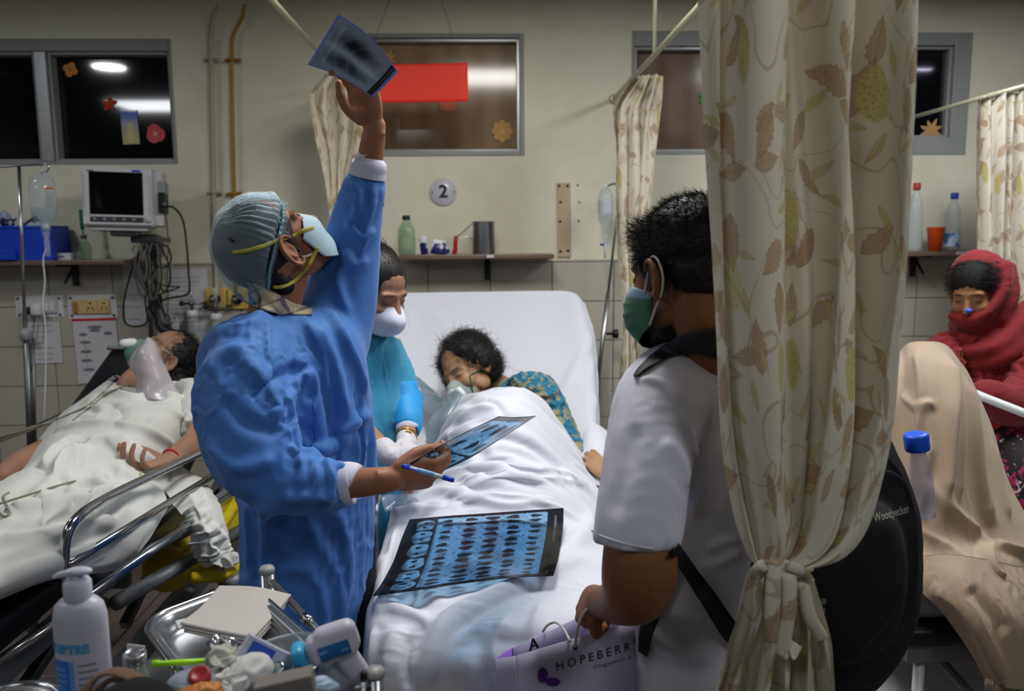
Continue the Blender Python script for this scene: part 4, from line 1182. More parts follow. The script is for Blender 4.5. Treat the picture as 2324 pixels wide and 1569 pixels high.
PT2 = thing('person', (.1, 2.8, .74), 'grey curly haired patient asleep in the middle bed with a clear oxygen mask', 'person')
cloth('blanket_over', [[(940, 1095, 3.0), (978, 1005, 2.97), (1012, 935, 2.95), (1060, 896, 2.9), (1130, 878, 2.84), (1195, 880, 2.84), (1245, 925, 2.86), (1290, 985, 2.9)],
               [(935, 1120, 2.85), (970, 1050, 2.78), (1012, 980, 2.7), (1070, 932, 2.62), (1140, 915, 2.56), (1210, 925, 2.6), (1278, 980, 2.7), (1330, 1045, 2.8)],
               [(925, 1135, 2.7), (958, 1090, 2.62), (1010, 1040, 2.5), (1080, 1000, 2.42), (1150, 990, 2.4), (1230, 1002, 2.45), (1300, 1045, 2.55), (1345, 1085, 2.65)],
               [(905, 1160, 2.58), (935, 1120, 2.52), (1000, 1085, 2.4), (1080, 1062, 2.33), (1160, 1052, 2.3), (1240, 1064, 2.35), (1310, 1095, 2.42), (1370, 1125, 2.5)],
               [(880, 1200, 2.46), (900, 1150, 2.4), (980, 1120, 2.3), (1070, 1112, 2.25), (1160, 1104, 2.22), (1250, 1115, 2.25), (1320, 1145, 2.3), (1390, 1180, 2.4)],
               [(868, 1280, 2.24), (882, 1205, 2.2), (970, 1182, 2.14), (1070, 1182, 2.12), (1170, 1182, 2.1), (1260, 1190, 2.12), (1340, 1210, 2.15), (1420, 1250, 2.25)],
               [(838, 1380, 2.05), (858, 1292, 2.0), (960, 1280, 1.95), (1070, 1272, 1.93), (1180, 1262, 1.92), (1280, 1260, 1.93), (1370, 1270, 1.95), (1470, 1300, 2.05)],
               [(826, 1490, 1.88), (842, 1380, 1.83), (950, 1382, 1.76), (1060, 1370, 1.74), (1180, 1352, 1.74), (1290, 1342, 1.75), (1400, 1345, 1.77), (1510, 1380, 1.88)],
               [(820, 1600, 1.80), (832, 1470, 1.74), (930, 1462, 1.67), (1060, 1440, 1.63), (1190, 1420, 1.62), (1310, 1405, 1.62), (1430, 1405, 1.64), (1560, 1440, 1.72)],
               [(822, 1700, 1.78), (838, 1580, 1.72), (915, 1560, 1.63), (1040, 1550, 1.58), (1180, 1540, 1.57), (1320, 1530, 1.58), (1440, 1530, 1.6), (1570, 1560, 1.7)],
               [(830, 1820, 1.78), (850, 1760, 1.72), (915, 1740, 1.62), (1040, 1740, 1.58), (1180, 1740, 1.57), (1320, 1740, 1.58), (1440, 1740, 1.6), (1570, 1740, 1.7)]],
      130, 220, M['sheet'], PT2, ex=.26, noise=.016, freq=13, seed=12,
      folds=[([(960, 1100, 2.45), (1100, 1058, 2.3), (1280, 1080, 2.38), (1345, 1120, 2.45)], .016, .016), ([(1000, 1130, 2.28), (1150, 1085, 2.25), (1330, 1100, 2.4)], .014, .014), ([(1020, 1150, 2.2), (1060, 1130, 2.2), (1160, 1150, 2.15), (1260, 1130, 2.2)], .014, .014),
             ([(880, 1170, 2.3), (920, 1160, 2.25), (960, 1150, 2.2)], .016, .02), ([(1345, 1262, 1.95), (1190, 1330, 1.78), (1080, 1380, 1.72), (1010, 1430, 1.67), (960, 1569, 1.6)], .035, .030), ([(905, 1420, 1.74), (890, 1500, 1.68), (880, 1600, 1.65)], .03, .022), ([(1380, 1150, 2.3), (1290, 1250, 1.95), (1230, 1290, 1.85)], .03, .02),
             ([(1040, 1480, 1.6), (1090, 1569, 1.58), (1120, 1700, 1.58)], .03, .02), ([(860, 1230, 2.2), (875, 1300, 2.05), (860, 1400, 1.85)], .02, .02), ([(1090, 905, 2.7), (1130, 920, 2.6), (1150, 960, 2.45)], .014, -.008), ([(1020, 990), (1120, 975), (1230, 1000)], .03, .008), ([(1340, 1275), (1200, 1345), (1090, 1400), (1020, 1460), (985, 1569)], .012, -.014), ([(1280, 1100), (1340, 1180), (1290, 1240)], .012, .014), ([(870, 1370), (950, 1400), (1000, 1440)], .014, .012), ([(1150, 1400), (1120, 1480), (1150, 1569)], .014, .012), ([(1230, 1370), (1210, 1450), (1230, 1560)], .014, .012), ([(850, 1420), (845, 1500), (850, 1569)], .010, .012), ([(930, 1440), (920, 1510), (935, 1569)], .012, -.012), ([(980, 1180), (1100, 1130), (1250, 1150), (1330, 1200)], .012, .014), ([(1000, 1010), (1080, 960), (1180, 950)], .014, -.008), ([(1040, 1100), (1130, 1075), (1250, 1100)], .010, .012), ([(900, 1200), (880, 1290), (860, 1340)], .012, .014)],
      dirv=(.5, .6, .3), nscale=(.5, .9, 1))
BLANKET = LAST['vf']
# ================================================================== right bed
RB = thing('low_bed', (1.6, 2.3, 0), 'low metal bed at the right edge with a pale mattress and black edge', 'bed')
xl = P(2062, 1440, 1.9)[0]
mk('mattress', *boxb((xl + .03, 1.93, .60), (2.3, 3.0, .68), .02, 3), mat('grey_white_mattress', '#a9adb4', .7, bump=.2, bscale=30), RB)
mk('black_edge', *boxb((xl - .01, 1.88, .55), (2.3, 3.0, .598), .012, 3), M['black_vinyl'], RB)
mk('side_beam', *boxb((xl, 1.9, .50), (2.3, 1.93, .548)), M['bed_paint'], RB, smooth=False)
for x in (xl + .05, 1.42):
    for y in (1.93, 2.9): mk('leg', *tube([(x, y, 0), (x, y, .52)], .014, 10), M['white_metal'], RB)
mk('brace', *tube([(xl + .1, 1.95, .5), (1.42, 1.95, .22)], .012, 8), M['bed_paint'], RB)
mk('lower_tray', *boxb((xl + .02, 1.95, .20), (2.2, 2.8, .22), .004), M['white_metal'], RB, smooth=False)
mk('bed_rail', *tube([P(2200, 888, 2.55), P(2240, 905, 2.5), P(2324, 938, 2.42), P(2420, 975, 2.35)], .014, 12), M['white_metal'], RB)
t = thing('folded_sheet', P(2120, 1395, 1.97), 'folded white sheet on the right bed under the beige shawl', 'sheet')
cloth('linen', [[(2060, 1350, 2.1), (2110, 1338, 2.1), (2160, 1345, 2.1), (2200, 1360, 2.1)], [(2060, 1380, 2.0), (2110, 1366, 2.0), (2150, 1372, 2.0), (2195, 1385, 2.0)], [(2070, 1400, 1.96), (2110, 1388, 1.96), (2150, 1396, 1.96), (2200, 1400, 1.96)]], 40, 40, M['sheet'], t, ex=.1, noise=.006, freq=20, seed=9, th=.012)
BK = thing('shawl', P(2150, 1400, 2.0), 'beige wool shawl draped over the raised knees on the right bed', 'blanket')
cloth('knee_drape', [[(2040, 800, 2.40), (2062, 779, 2.34), (2100, 775, 2.30), (2140, 780, 2.32), (2165, 800, 2.38)],
                     [(2030, 860, 2.3), (2070, 838, 2.2), (2120, 832, 2.16), (2170, 842, 2.2), (2205, 862, 2.32)],
                     [(2008, 960, 2.25), (2065, 950, 2.12), (2130, 948, 2.06), (2200, 955, 2.12), (2252, 975, 2.27)],
                     [(1975, 1100, 2.2), (2055, 1100, 2.06), (2130, 1100, 2.0), (2220, 1100, 2.05), (2294, 1100, 2.18)],
                     [(1950, 1230, 2.15), (2050, 1225, 1.99), (2140, 1225, 1.94), (2240, 1215, 1.97), (2345, 1200, 2.08)],
                     [(1950, 1320, 2.08), (2060, 1300, 1.92), (2150, 1290, 1.87), (2260, 1290, 1.88), (2390, 1280, 2.0)],
                     [(1960, 1390, 2.06), (2060, 1345, 1.90), (2160, 1350, 1.84), (2270, 1390, 1.84), (2400, 1400, 1.95)]],
      100, 130, M['beige_wool'], BK, ex=.16, noise=.012, freq=11, seed=21, nscale=(1.6, 1, .35), dirv=(1, 0, 0),
      folds=[([(2150, 812, 2.25), (2155, 900, 2.1), (2150, 1000, 2.05), (2135, 1180, 1.97)], .022, .035), ([(2190, 860, 2.25), (2205, 960, 2.12), (2220, 1100, 2.05), (2250, 1200, 2.0)], .024, .028), ([(2040, 810, 2.4), (2042, 900, 2.2), (2035, 980, 2.2), (2020, 1100, 2.1)], .018, .03),
             ([(2050, 895, 2.2), (2085, 925, 2.15), (2120, 915, 2.13)], .012, .022), ([(2080, 800), (2092, 880), (2088, 1000)], .012, .016), ([(2175, 880), (2180, 1000), (2170, 1150)], .012, .018), ([(2110, 1000), (2105, 1100), (2080, 1200)], .012, .018), ([(2250, 1000), (2265, 1100), (2290, 1180)], .014, .018), ([(2090, 1090, 2.05), (2160, 1160, 1.97), (2225, 1215, 1.95)], .018, .022), ([(2060, 1190, 2.0), (2160, 1250, 1.93), (2230, 1320, 1.87)], .016, .018), ([(2235, 1220, 1.95), (2245, 1290, 1.9), (2270, 1310, 1.88)], .014, .03), ([(2260, 1235, 1.95), (2300, 1250, 1.97), (2340, 1260, 2.0)], .012, .025), ([(2250, 1310, 1.87), (2295, 1350, 1.85), (2300, 1375, 1.85)], .012, .02)])
cloth('hanging_end', [[(2060, 1268, 1.93), (2150, 1262, 1.87), (2240, 1275, 1.86), (2350, 1300, 1.9)],
                      [(2085, 1330, 1.87), (2175, 1325, 1.81), (2265, 1350, 1.80), (2370, 1380, 1.84)],
                      [(2140, 1390, 1.83), (2215, 1398, 1.77), (2290, 1410, 1.77), (2380, 1430, 1.81)],
                      [(2195, 1470, 1.82), (2245, 1475, 1.76), (2305, 1480, 1.76), (2385, 1480, 1.8)],
                      [(2236, 1545, 1.81), (2272, 1552, 1.76), (2320, 1560, 1.76), (2390, 1540, 1.8)]],
      60, 70, M['beige_wool'], BK, ex=.05, noise=.008, freq=14, seed=23, nscale=(1.5, 1, .4), folds=[([(2110, 1330, 1.87), (2200, 1400, 1.8), (2290, 1560, 1.76)], .02, .014), ([(2200, 1330, 1.82), (2290, 1440, 1.77)], .02, -.012)])
for g, (x0, y0, x1, y1, n) in enumerate(((2236, 1540, 2275, 1552, 26), (2275, 1552, 2400, 1545, 60))):
    parts = []
    for k in range(n):
        f = (k + .5) / n; x = x0 + (x1 - x0) * f; y = y0 + (y1 - y0) * f; r = random.Random(k + g * 99)
        parts.append(tube([P(x, y, 1.775), P(x + r.uniform(-5, 5), y + 12, 1.77), P(x + r.uniform(-10, 6), y + r.uniform(22, 34), 1.77)], .0011, 4))
    mk('fringe', *cat_(*parts), M['beige_wool'], BK, kind='stuff')
parts = []
for k in range(22):
    r = random.Random(k); x = 2222 + k * 1.4; y = 1495 + k * 1.2
    parts.append(tube([P(x, y, 1.86), P(x + r.uniform(-4, 4), y + 16, 1.86), P(x + r.uniform(-12, 6), y + r.uniform(28, 40), 1.86)], .0012, 4))
mk('fringe', *cat_(*parts), M['beige_wool'], BK, kind='stuff')
cloth('back_layer', [[(2150, 1380, 1.95), (2190, 1390, 1.93), (2230, 1400, 1.92)], [(2190, 1440, 1.9), (2215, 1440, 1.89), (2245, 1440, 1.89)], [(2222, 1495, 1.87), (2240, 1500, 1.86), (2256, 1520, 1.86)]], 24, 30, M['beige_wool'], BK, ex=.06, noise=.006, freq=20, seed=2)
# ------------------------------------------------------------------ people tools
from mathutils.bvhtree import BVHTree
def bvh(*objs_or_vf):
    Vs = []; Fs = []; k = 0
    for q in objs_or_vf:
        V, F = q
        Vs += [tuple(p) for p in V]; Fs += [tuple(int(i) + k for i in f) for f in F]; k += len(V)
    return BVHTree.FromPolygons(Vs, Fs)
def hit(tree, px, py, off=.002, fallback=2.0):
    v = norm(RM @ np.array([(px - 1162) / FPX, -(py - 784.5) / FPX, -1.0]))
    r = tree.ray_cast(Vector(CAMP), Vector(v))
    if r[0] is None: return P(px, py, fallback)
    return np.array(r[0]) - v * off

def frame(fwd, up):
    """columns: local x (forward), y (left), z (up)"""
    x = norm(fwd); y = norm(np.cross(up, x)); z = np.cross(x, y)
    return np.stack([x, y, z], 1)

def head_parts(T, O, s=1.0, nose=1.0, eyes='closed', ears=True, jaw=1.0, es=1.0):
    """head looking along local +x; T 3x3, O origin; returns mesh pieces for the union"""
    L = []
    def e(c, r, rot=None): L.append(ell(c, r, rot))
    e((-.014, 0, .034), (.098, .077, .094))
    e((-.03, 0, .0), (.075, .07, .075))
    e((.028, 0, -.012), (.066, .064, .083))
    e((.034, 0, -.070), (.050, .050 * jaw, .040))
    e((.064, 0, -.098), (.024, .027, .020))
    e((.070, 0, .020), (.022, .056, .016))
    for q in (-1, 1):
        e((.058, q * .034, -.030), (.030, .028, .030))
        e((.010, q * .052, -.062), (.035, .016, .030))
        e((.0725, q * .031, .000), (.0155, .0165, .0125))
        e((.098, q * .0105, -.040), (.009, .0075, .007))
    L.append(tube([(.086, 0, .014), (.096, 0, -.010), (.108 * nose, 0, -.034)], [.008, .010, .0125], 12, seg=8, round_=True))
    e((.088, 0, -.062), (.014, .024, .0065)); e((.086, 0, -.073), (.013, .020, .007))
    if ears:
        for q in (-1, 1):
            c = np.array([-.008, q * .077, -.008])
            R_ = rotm(0, 12, 0) @ rotm(0, 0, q * -22)
            pts = []
            for a in np.linspace(-2.2, 2.5, 18):
                rr = 1.0 if a > -1 else .9
                pts.append(c + R_ @ np.array([-.018 * math.cos(a) * rr * es, q * .012 * es, .031 * math.sin(a) * es]))
            L.append(tube(pts, [.0045] * 18, 8, round_=True))
            L.append(ell(c + R_ @ np.array([-.004, q * .004, 0]), (.016 * es, .0055, .027 * es), R_))
            L.append(ell(c + R_ @ np.array([.002, q * .005, -.031 * es]), (.0095, .0055, .0105), R_))
            L.append(ell(c + R_ @ np.array([.012, q * .001, .0]), (.008, .007, .022), R_))
            L.append(tube([c + R_ @ np.array([-.006, q * .011, .02]), c + R_ @ np.array([-.010, q * .013, 0]), c + R_ @ np.array([.0, q * .012, -.018])], .0032, 7, seg=10, round_=True))
    return [(V * s @ T.T + O, F) for V, F in L]

def hl(T, O, p, s=1.0):
    return np.asarray(p, float) * s @ T.T + O
def tohl(T, O, V, s=1.0):
    return (V - O) @ T / s

def face_paint(V, T, O, s, skin, hair='#141010', beard=0.0, brow=True, seed=0, lips='#8a4a40'):
    """skin colours per vertex: the person's own colouring, not light"""
    C = np.tile(np.array(s2l(skin)), (len(V), 1))
    nz = fnoise(V, 40, seed)[:, None]
    C = C * (1 + .07 * nz)
    L = tohl(T, O, V, s)
    near = np.linalg.norm(L, axis=1) < .16
    def blend(mk_, c, a):
        nonlocal C
        f = (np.clip(mk_, 0, 1) * a * near)[:, None]; C = C * (1 - f) + np.array(s2l(c)) * f
    g = lambda c, r: np.exp(-(((L - np.array(c)) / np.array(r)) ** 2).sum(1))
    for q in (-1, 1):
        blend(g((.078, q * .032, .0), (.02, .020, .012)), '#3c2420', .45)
        if brow: blend(g((.085, q * .033, .0235), (.03, .021, .0042)) * 1.6, hair, .85)
        blend(g((.088, q * .032, -.0045), (.02, .014, .0018)) * 1.5, '#0c0808', .9)
        blend(g((.06, q * .04, -.035), (.03, .02, .02)), '#a8604a', .18)
    blend(g((.092, 0, -.067), (.02, .022, .0085)) * 1.3, lips, .7)
    if beard:
        m = (L[:, 2] < -.045) & (L[:, 0] > -.005)
        f = np.clip((-.040 - L[:, 2]) / .02, 0, 1) * np.clip((L[:, 0] + .012) / .015, 0, 1) * np.clip((L[:, 2] + .14) / .02, 0, 1)
        f = np.maximum(f, g((.012, 0, -.03), (.014, .2, .05)) * (np.abs(L[:, 1]) > .05))
        blend(f * (.75 + .35 * nz[:, 0]), hair, beard)
    return C

def sculpt(V, T, O, s, sockets=.006):
    L = tohl(T, O, V, s)
    g = lambda c, r: np.exp(-(((L - np.array(c)) / np.array(r)) ** 2).sum(1))
    D = np.zeros_like(L)
    near = (np.linalg.norm(L, axis=1) < .16)[:, None]
    for q in (-1, 1):
        D[:, 0] -= g((.085, q * .014, .004), (.02, .009, .010)) * .004
        D[:, 0] -= g((.085, q * .032, .0125), (.02, .018, .004)) * .0025
        D[:, 0] -= g((.088, q * .032, -.0045), (.02, .016, .0018)) * .0014
        D[:, 0] -= g((.085, q * .036, -.016), (.02, .018, .005)) * .002
        # concha hollow
        D[:, 1] -= q * g((-.004, q * .086, -.008), (.008, .014, .012)) * .005
    D[:, 0] -= g((.095, 0, -.067), (.02, .022, .0018)) * .002
    D[:, 0] -= g((.09, 0, -.084), (.02, .02, .006)) * .003
    return V + (D * near * s) @ T.T

def hand_parts(W, f, back, thumbdir, curls, spread=(8, 2.5, -3, -9), thumb=None, s=1.0, wr=.026, splay=0):
    """W wrist; f towards the fingers; back = back-of-hand normal; thumbdir = side the thumb is on.
    curls: 4 x (mcp, pip, dip) degrees; thumb: list of 3 directions in (f, side, back) coordinates"""
    f = norm(f); b = norm(np.asarray(back, float) - f * np.dot(back, f)); t = norm(np.cross(b, f))
    if np.dot(t, thumbdir) < 0: t = -t
    B = np.stack([f, t, b], 1)
    to = lambda p: W + B @ (np.array(p, float) * s)
    L = []
    # palm: flattened loft
    rows = [(-.03, 0, 0, wr, wr * .78), (.0, 0, 0, wr * 1.02, wr * .72), (.03, .002, 0, .036, .0175), (.06, .003, -.001, .041, .0155), (.085, .002, -.001, .040, .0135), (.096, .001, -.001, .036, .011)]
    a = spline(rows, 18); V = []; n = 20
    for x, cy, cz, ry, rz in a:
        for k in range(n):
            q = 2 * PI * k / n; V.append(to((x, cy + ry / s * s * math.cos(q), cz + rz * math.sin(q))))
    F = []
    for i in range(len(a) - 1):
        for k in range(n):
            k2 = (k + 1) % n; F.append((i * n + k, i * n + k2, (i + 1) * n + k2, (i + 1) * n + k))
    F.append(tuple(range(n - 1, -1, -1))); F.append(tuple((len(a) - 1) * n + k for k in range(n)))
    V = np.array(V)
    if np.dot(np.cross(B[:, 0], B[:, 1]), B[:, 2]) < 0: F = [q[::-1] for q in F]
    L.append((V, F))
    L.append(ell(to((.035, .024, -.008)), (.026 * s, .020 * s, .018 * s)))
    bases = [(.088, .029, .0), (.093, .010, .002), (.089, -.0095, .001), (.080, -.028, -.001)]
    lens = [(.041, .025, .020), (.046, .029, .021), (.042, .027, .020), (.033, .021, .018)]
    rads = [.0088, .0090, .0084, .0075]
    tips = []
    for i in range(4):
        p = np.array(bases[i]); az = R(spread[i]); cu = 0
        pts = [p - np.array([.03, 0, .002])]; pts.append(p.copy())
        for l, c in zip(lens[i], curls[i]):
            cu += R(c)
            d = np.array([math.cos(cu) * math.cos(az), math.cos(cu) * math.sin(az) if True else 0, -math.sin(cu)])
            p = p + d * l; pts.append(p.copy())
        r = rads[i] * s
        q = [to(x) for x in pts]
        # denser path with knuckle swell
        L.append(tube(q, [r * 1.05, r * 1.15, r * 1.04, r * .96, r * .82], 12, seg=18, round_=True))
        for k in (1, 2, 3): L.append(ell(q[k], (r * (1.14 - .07 * k),) * 3))
        tips.append(q[-1])
    tb = np.array((.018, .026, -.006)); th = thumb or [(.7, .65, -.3), (.9, .3, -.3), (.95, .1, -.2)]
    pts = [tb]
    for d, l in zip(th, (.043, .034, .027)): pts.append(pts[-1] + norm(d) * l)
    q = [to(x) for x in pts]; r = .0108 * s
    L.append(tube(q, [r * 1.35, r * 1.15, r * .98, r * .85], 12, seg=16, round_=True))
    for k in (1, 2): L.append(ell(q[k], (r * 1.1,) * 3))
    tips.append(q[-1])
    return L, tips, to

def skin_mat(name, rough=.5):
    return mat(name, '#a06040', rough, sss=.15, attr=True, bump=.12, bscale=260, spec=.35)
M['skin'] = skin_mat('skin')
def hair_m(name, c, rough=.45):
    return mat(name, c, rough, spec=.4, bump=.5, bscale=400, var=.15, vscale=60)
M['hair_black'] = hair_m('black_hair', '#0d0c0d')
M['hair_dark'] = hair_m('dark_brown_hair', '#17120f')

def strands(name, roots, dirs, length, par, m, n=5, r=.0006, curl=.0, grav=.0, seed=0, kind='stuff', taper=True, wob=.15):
    """thin hair tubes grown from root points"""
    rg = np.random.default_rng(seed); k = len(roots)
    P_ = np.asarray(roots, float).copy(); D = np.asarray(dirs, float).copy()
    ln = length * rg.uniform(.6, 1.2, k) / n
    ph = rg.uniform(0, 6.28, k); ax = rg.normal(size=(k, 3)); ax /= np.linalg.norm(ax, axis=1)[:, None]
    paths = [P_.copy()]
    for i in range(n):
        D = D + rg.normal(size=(k, 3)) * wob + np.array([0, 0, -grav]) + np.cross(D, ax) * curl
        D /= np.linalg.norm(D, axis=1)[:, None]
        P_ = P_ + D * ln[:, None]; paths.append(P_.copy())
    paths = np.array(paths)  # n+1,k,3
    T = np.gradient(paths, axis=0); T /= np.linalg.norm(T, axis=2)[..., None] + 1e-9
    up = np.where(np.abs(T[..., 2:3]) < .9, np.array([0, 0, 1.0]), np.array([1.0, 0, 0]))
    U = np.cross(T, up); U /= np.linalg.norm(U, axis=2)[..., None] + 1e-9; W_ = np.cross(T, U)
    rr = (r * np.linspace(1, .25 if taper else 1, n + 1))[:, None, None]
    ring = np.stack([paths + rr * (U * math.cos(a) + W_ * math.sin(a)) for a in (0, 2.094, 4.189)], 2)  # n+1,k,3,3
    V = ring.transpose(1, 0, 2, 3).reshape(-1, 3)
    base = np.arange(k)[:, None, None] * (n + 1) * 3
    i = np.arange(n)[None, :, None] * 3; j = np.arange(3)[None, None, :]; j2 = (j + 1) % 3
    F = np.stack([base + i + j, base + i + j2, base + i + 3 + j2, base + i + 3 + j], -1).reshape(-1, 4)
    return mk(name, V, F, m, par, kind=kind)

def shell_sample(V, F, n, seed, keep=None):
    rg = np.random.default_rng(seed)
    F = np.asarray(F); c = V[F].mean(1); N = vnormals(V, F)[F].mean(1)
    a = np.linalg.norm(np.cross(V[F[:, 2]] - V[F[:, 0]], V[F[:, 3]] - V[F[:, 1]]), axis=1)
    if keep is not None:
        k = keep(c); c, N, a = c[k], N[k], a[k]
    i = rg.choice(len(c), n, p=a / a.sum())
    q = c[i] + rg.normal(size=(n, 3)) * .0015
    return q, N[i] / (np.linalg.norm(N[i], axis=1)[:, None] + 1e-9)

def mask_patch(T, O, s, w=.068, out=.030, top=-.002, bot=-.112, fold='dome', n=36, sx=.030, zs=(-.016, -.085), nz=0.0):
    """face mask surface in head space"""
    u, v, F = grid(n, n)
    a = u * 2 - 1
    if fold == 'dome':
        px_ = prof1([(0, .093), (.12, .112), (.45, .118 + out * .5), (.75, .108 + out * .3), (1, .080)], v)
    elif fold == 'beak':
        px_ = prof1([(0, .094), (.3, .118 + out * .6), (.55, .112 + out), (.8, .102 + out * .6), (1, .078)], v)
    zc = top + (bot - top) * v
    zsd = zs[0] + (zs[1] - zs[0]) * v
    aa = np.abs(a)
    x = sx + (px_ - sx) * (1 - aa ** 2.2) if fold != 'beak' else sx + (px_ - sx) * (1 - aa ** 1.5)
    y = np.sign(a) * w * np.sin(aa * PI / 2) ** (1.0 if fold != 'beak' else .95)
    z = zc * (1 - aa ** 2) + zsd * aa ** 2
    if fold == 'dome':
        for k in (.3, .5, .7): x = x + .004 * np.exp(-((v - k) / .03) ** 2) * (1 - aa ** 2)
    V = np.stack([x, y, z], 1)
    V = wrinkle(V, F, .05, .05, 20, .05, None, None, .002, 60, 3)
    V2, F2 = solid(V, F, n, n, .0018)
    return hl(T, O, V2, s), F2

def strap(par, tree, pts, r, m, name='mask_strap', flat=(1, .35), off=.003, seg=30, fb=2.0):
    q = [hit(tree, a, b, off, fb) for a, b in pts]
    q = spline(np.array(q), seg)
    return mk(name, *tube(q, r, 8, flat=flat), m, par)

def gown_mesh(parts, vox=.014, ex=.2, fine=.14, seed=0, nscale=(1, 1, 1), mask=None, strokes=None, sm=6, noise=.011, freq=34, anchor=.02, dirv=None, lv2=False, fnz=.0012):
    V, F = remesh(parts, vox, sm)
    m = mask(V) if mask else None
    V = wrinkle(V, F, ex, anchor, 80, .06, dirv, m, noise, freq, seed, nscale=nscale)
    V, F = subdiv(V, F, 1)
    if strokes: V = strokes_px(V, F, strokes)
    m = mask(V) if mask else None
    V = wrinkle(V, F, fine, .03, 35, .05, dirv, m, fnz, 90, seed + 1, nscale=nscale)
    if lv2: V, F = subdiv(V, F, 1)
    return V, F

def tube_px(rows, n=22, seg=24, round_=True, ref=None, flat=None):
    """rows (px,py,d,r metres)"""
    return tube([P(a, b, c) for a, b, c, r in rows], [r for *_, r in rows], n, seg=seg, round_=round_, ref=ref, flat=flat)
def rings_px(rows, n=48, sub=30):
    """rows (cx px, py, halfwidth px, depth, half depth m)"""
    rr = []
    for cx, py, hw, d, hd in rows:
        c = P(cx, py, d); rr.append((c[0], c[1], c[2], S(hw, d), hd))
    return rings(rr, n, True, sub)
# ================================================================== the doctor
M['gown_blue'] = mat('blue_nonwoven_gown', '#3d76c2', .6, bump=.25, bscale=900, var=.05, spec=.4, sheen=.15)
M['cap'] = clear_mat('cap_gauze', (.86, .93, .98), .20, .7, (.50, .66, .76))
M['mask_blue'] = mat('pale_blue_mask', '#a8c6d4', .8, bump=.15, bscale=700)
M['mask_white'] = mat('white_mask', '#c6cbdc', .8, bump=.15, bscale=700)
M['strap_yellow'] = mat('yellow_elastic', '#b8ac4a', .7)
M['strap_white'] = mat('white_elastic', '#c4c4c4', .7)
M['cuff'] = mat('knitted_white_cuff', '#cfcfe0', .9, bump=.5, bscale=900)
def plaid(b):
    x, y, z = sepv(coords())
    u_ = x + z * .5; v_ = z - x * .35
    l1 = 1 - ((u_ * 22).fract() - .5).abs().step(.03, .09); l2 = 1 - ((v_ * 26).fract() - .5).abs().step(.03, .09)
    l3 = ((u_ * 22 + .5).fract() - .5).abs().step(.32, .34)
    return mixc((l1 * .7 + l2 * .6 + l3 * .35).clamp(), s2l('#b8aa90'), s2l('#4a4458'))
M['plaid'] = mat('plaid_shirt', '#b8aa90', .8, fn=plaid)
DOC = thing('person', (-.42, 1.88, 0), 'person in a blue gown and bouffant cap holding a chest scan up to the light', 'person')
pitch = 51
T = rotm(0, 0, 37) @ rotm(0, -pitch, 0) @ rotm(-4, 0, 0)
O = P(657, 572, 1.765) - T @ np.array([-.008, -.082, -.008])
DT, DO = T, O
parts = head_parts(T, O, es=1.18)
B = lambda rows, **k: parts.append(tube_px(rows, **k))
B([(618, 728, 1.86, .060), (628, 680, 1.85, .058), (640, 630, 1.845, .058), (650, 590, 1.84, .058)])
parts.append(rings_px([(640, 720, 60, 1.86, .07), (650, 760, 120, 1.86, .10), (655, 850, 130, 1.87, .115), (670, 980, 120, 1.88, .11), (690, 1100, 115, 1.88, .11), (692, 1230, 125, 1.88, .12), (690, 1300, 120, 1.88, .12)]))
# right arm (near), forearm and hand
B([(620, 830, 1.78, .045), (590, 900, 1.64, .042), (610, 1050, 1.59, .038), (640, 1094, 1.57, .035), (720, 1098, 1.555, .032), (800, 1097, 1.548, .030), (850, 1093, 1.54, .028), (893, 1088, 1.54, .025)])
W = P(884, 1088, 1.54)
curl_low = [(62, 62, 30), (66, 66, 35), (68, 70, 40), (70, 70, 40)]
hp_, tipsR, toR = hand_parts(W, P(985, 1076, 1.58) - W, (-.05, -.9, -.35), (0, .1, 1), [(26, 46, 22), (32, 50, 25), (38, 54, 25), (42, 56, 25)], spread=(2, 1, -1, -3), thumb=[(.84, .42, -.30), (.98, .05, -.22), (.99, -.05, -.15)], s=.98, wr=.024)
parts += hp_
# left arm raised
B([(735, 770, 1.98, .06), (785, 640, 1.99, .052), (812, 500, 1.98, .045), (834, 400, 1.95, .033), (845, 330, 1.93, .029), (852, 285, 1.92, .0245)])
W = P(847, 283, 1.915)
hp_, tipsL, toL = hand_parts(W, P(818, 178, 1.905) - W, (.25, .95, .1), (-1, 0, 0), [(30, 44, 20), (6, 12, 8), (8, 12, 8), (10, 14, 8)], spread=(16, 3, -4, -10), thumb=[(.72, .30, -.78), (.95, .02, -.42), (.98, -.14, .02)], s=.98, wr=.0235)
parts += hp_
# legs to the floor
for q in (-1, 1):
    x = -.425 + q * .06
    parts.append(tube([(x, 1.88 + q * .03, .88), (x, 1.87 + q * .04, .5), (x, 1.9 + q * .05, .1)], [.07, .055, .042], 18, seg=14, round_=True))
    parts.append(ell((x + .05, 1.9 + q * .05, .045), (.13, .048, .044)))
V, F = remesh(parts, .0036, 3)
V = sculpt(V, T, O, 1.0)
C = face_paint(V, T, O, 1.0, '#9a6850', beard=.5, seed=1, hair='#1a1210')
mk('body', V, F, M['skin'], DOC, colr=C)
dtree = bvh((V, F))
# trousers and shoes
tp = []
for q in (-1, 1):
    x = -.425 + q * .06
    tp.append(tube([(x, 1.88 + q * .03, .9), (x, 1.87 + q * .04, .5), (x, 1.9 + q * .05, .09)], [.085, .08, .07], 18, seg=14))
tp.append(ell((-.42, 1.88, .95), (.12, .12, .12)))
mk('trousers', *gown_mesh(tp, .014, .15, .08, 4), mat('dark_navy_trousers', '#11121c', .9), DOC)
for q in (-1, 1):
    x = -.38 + q * .06
    mk('shoe', *remesh([ell((x, 1.9 + q * .05, .045), (.145, .054, .045)), box((x, 1.9 + q * .05, .014), (.27, .09, .026), None, .012)], .008, 3), M['rubber'], DOC)
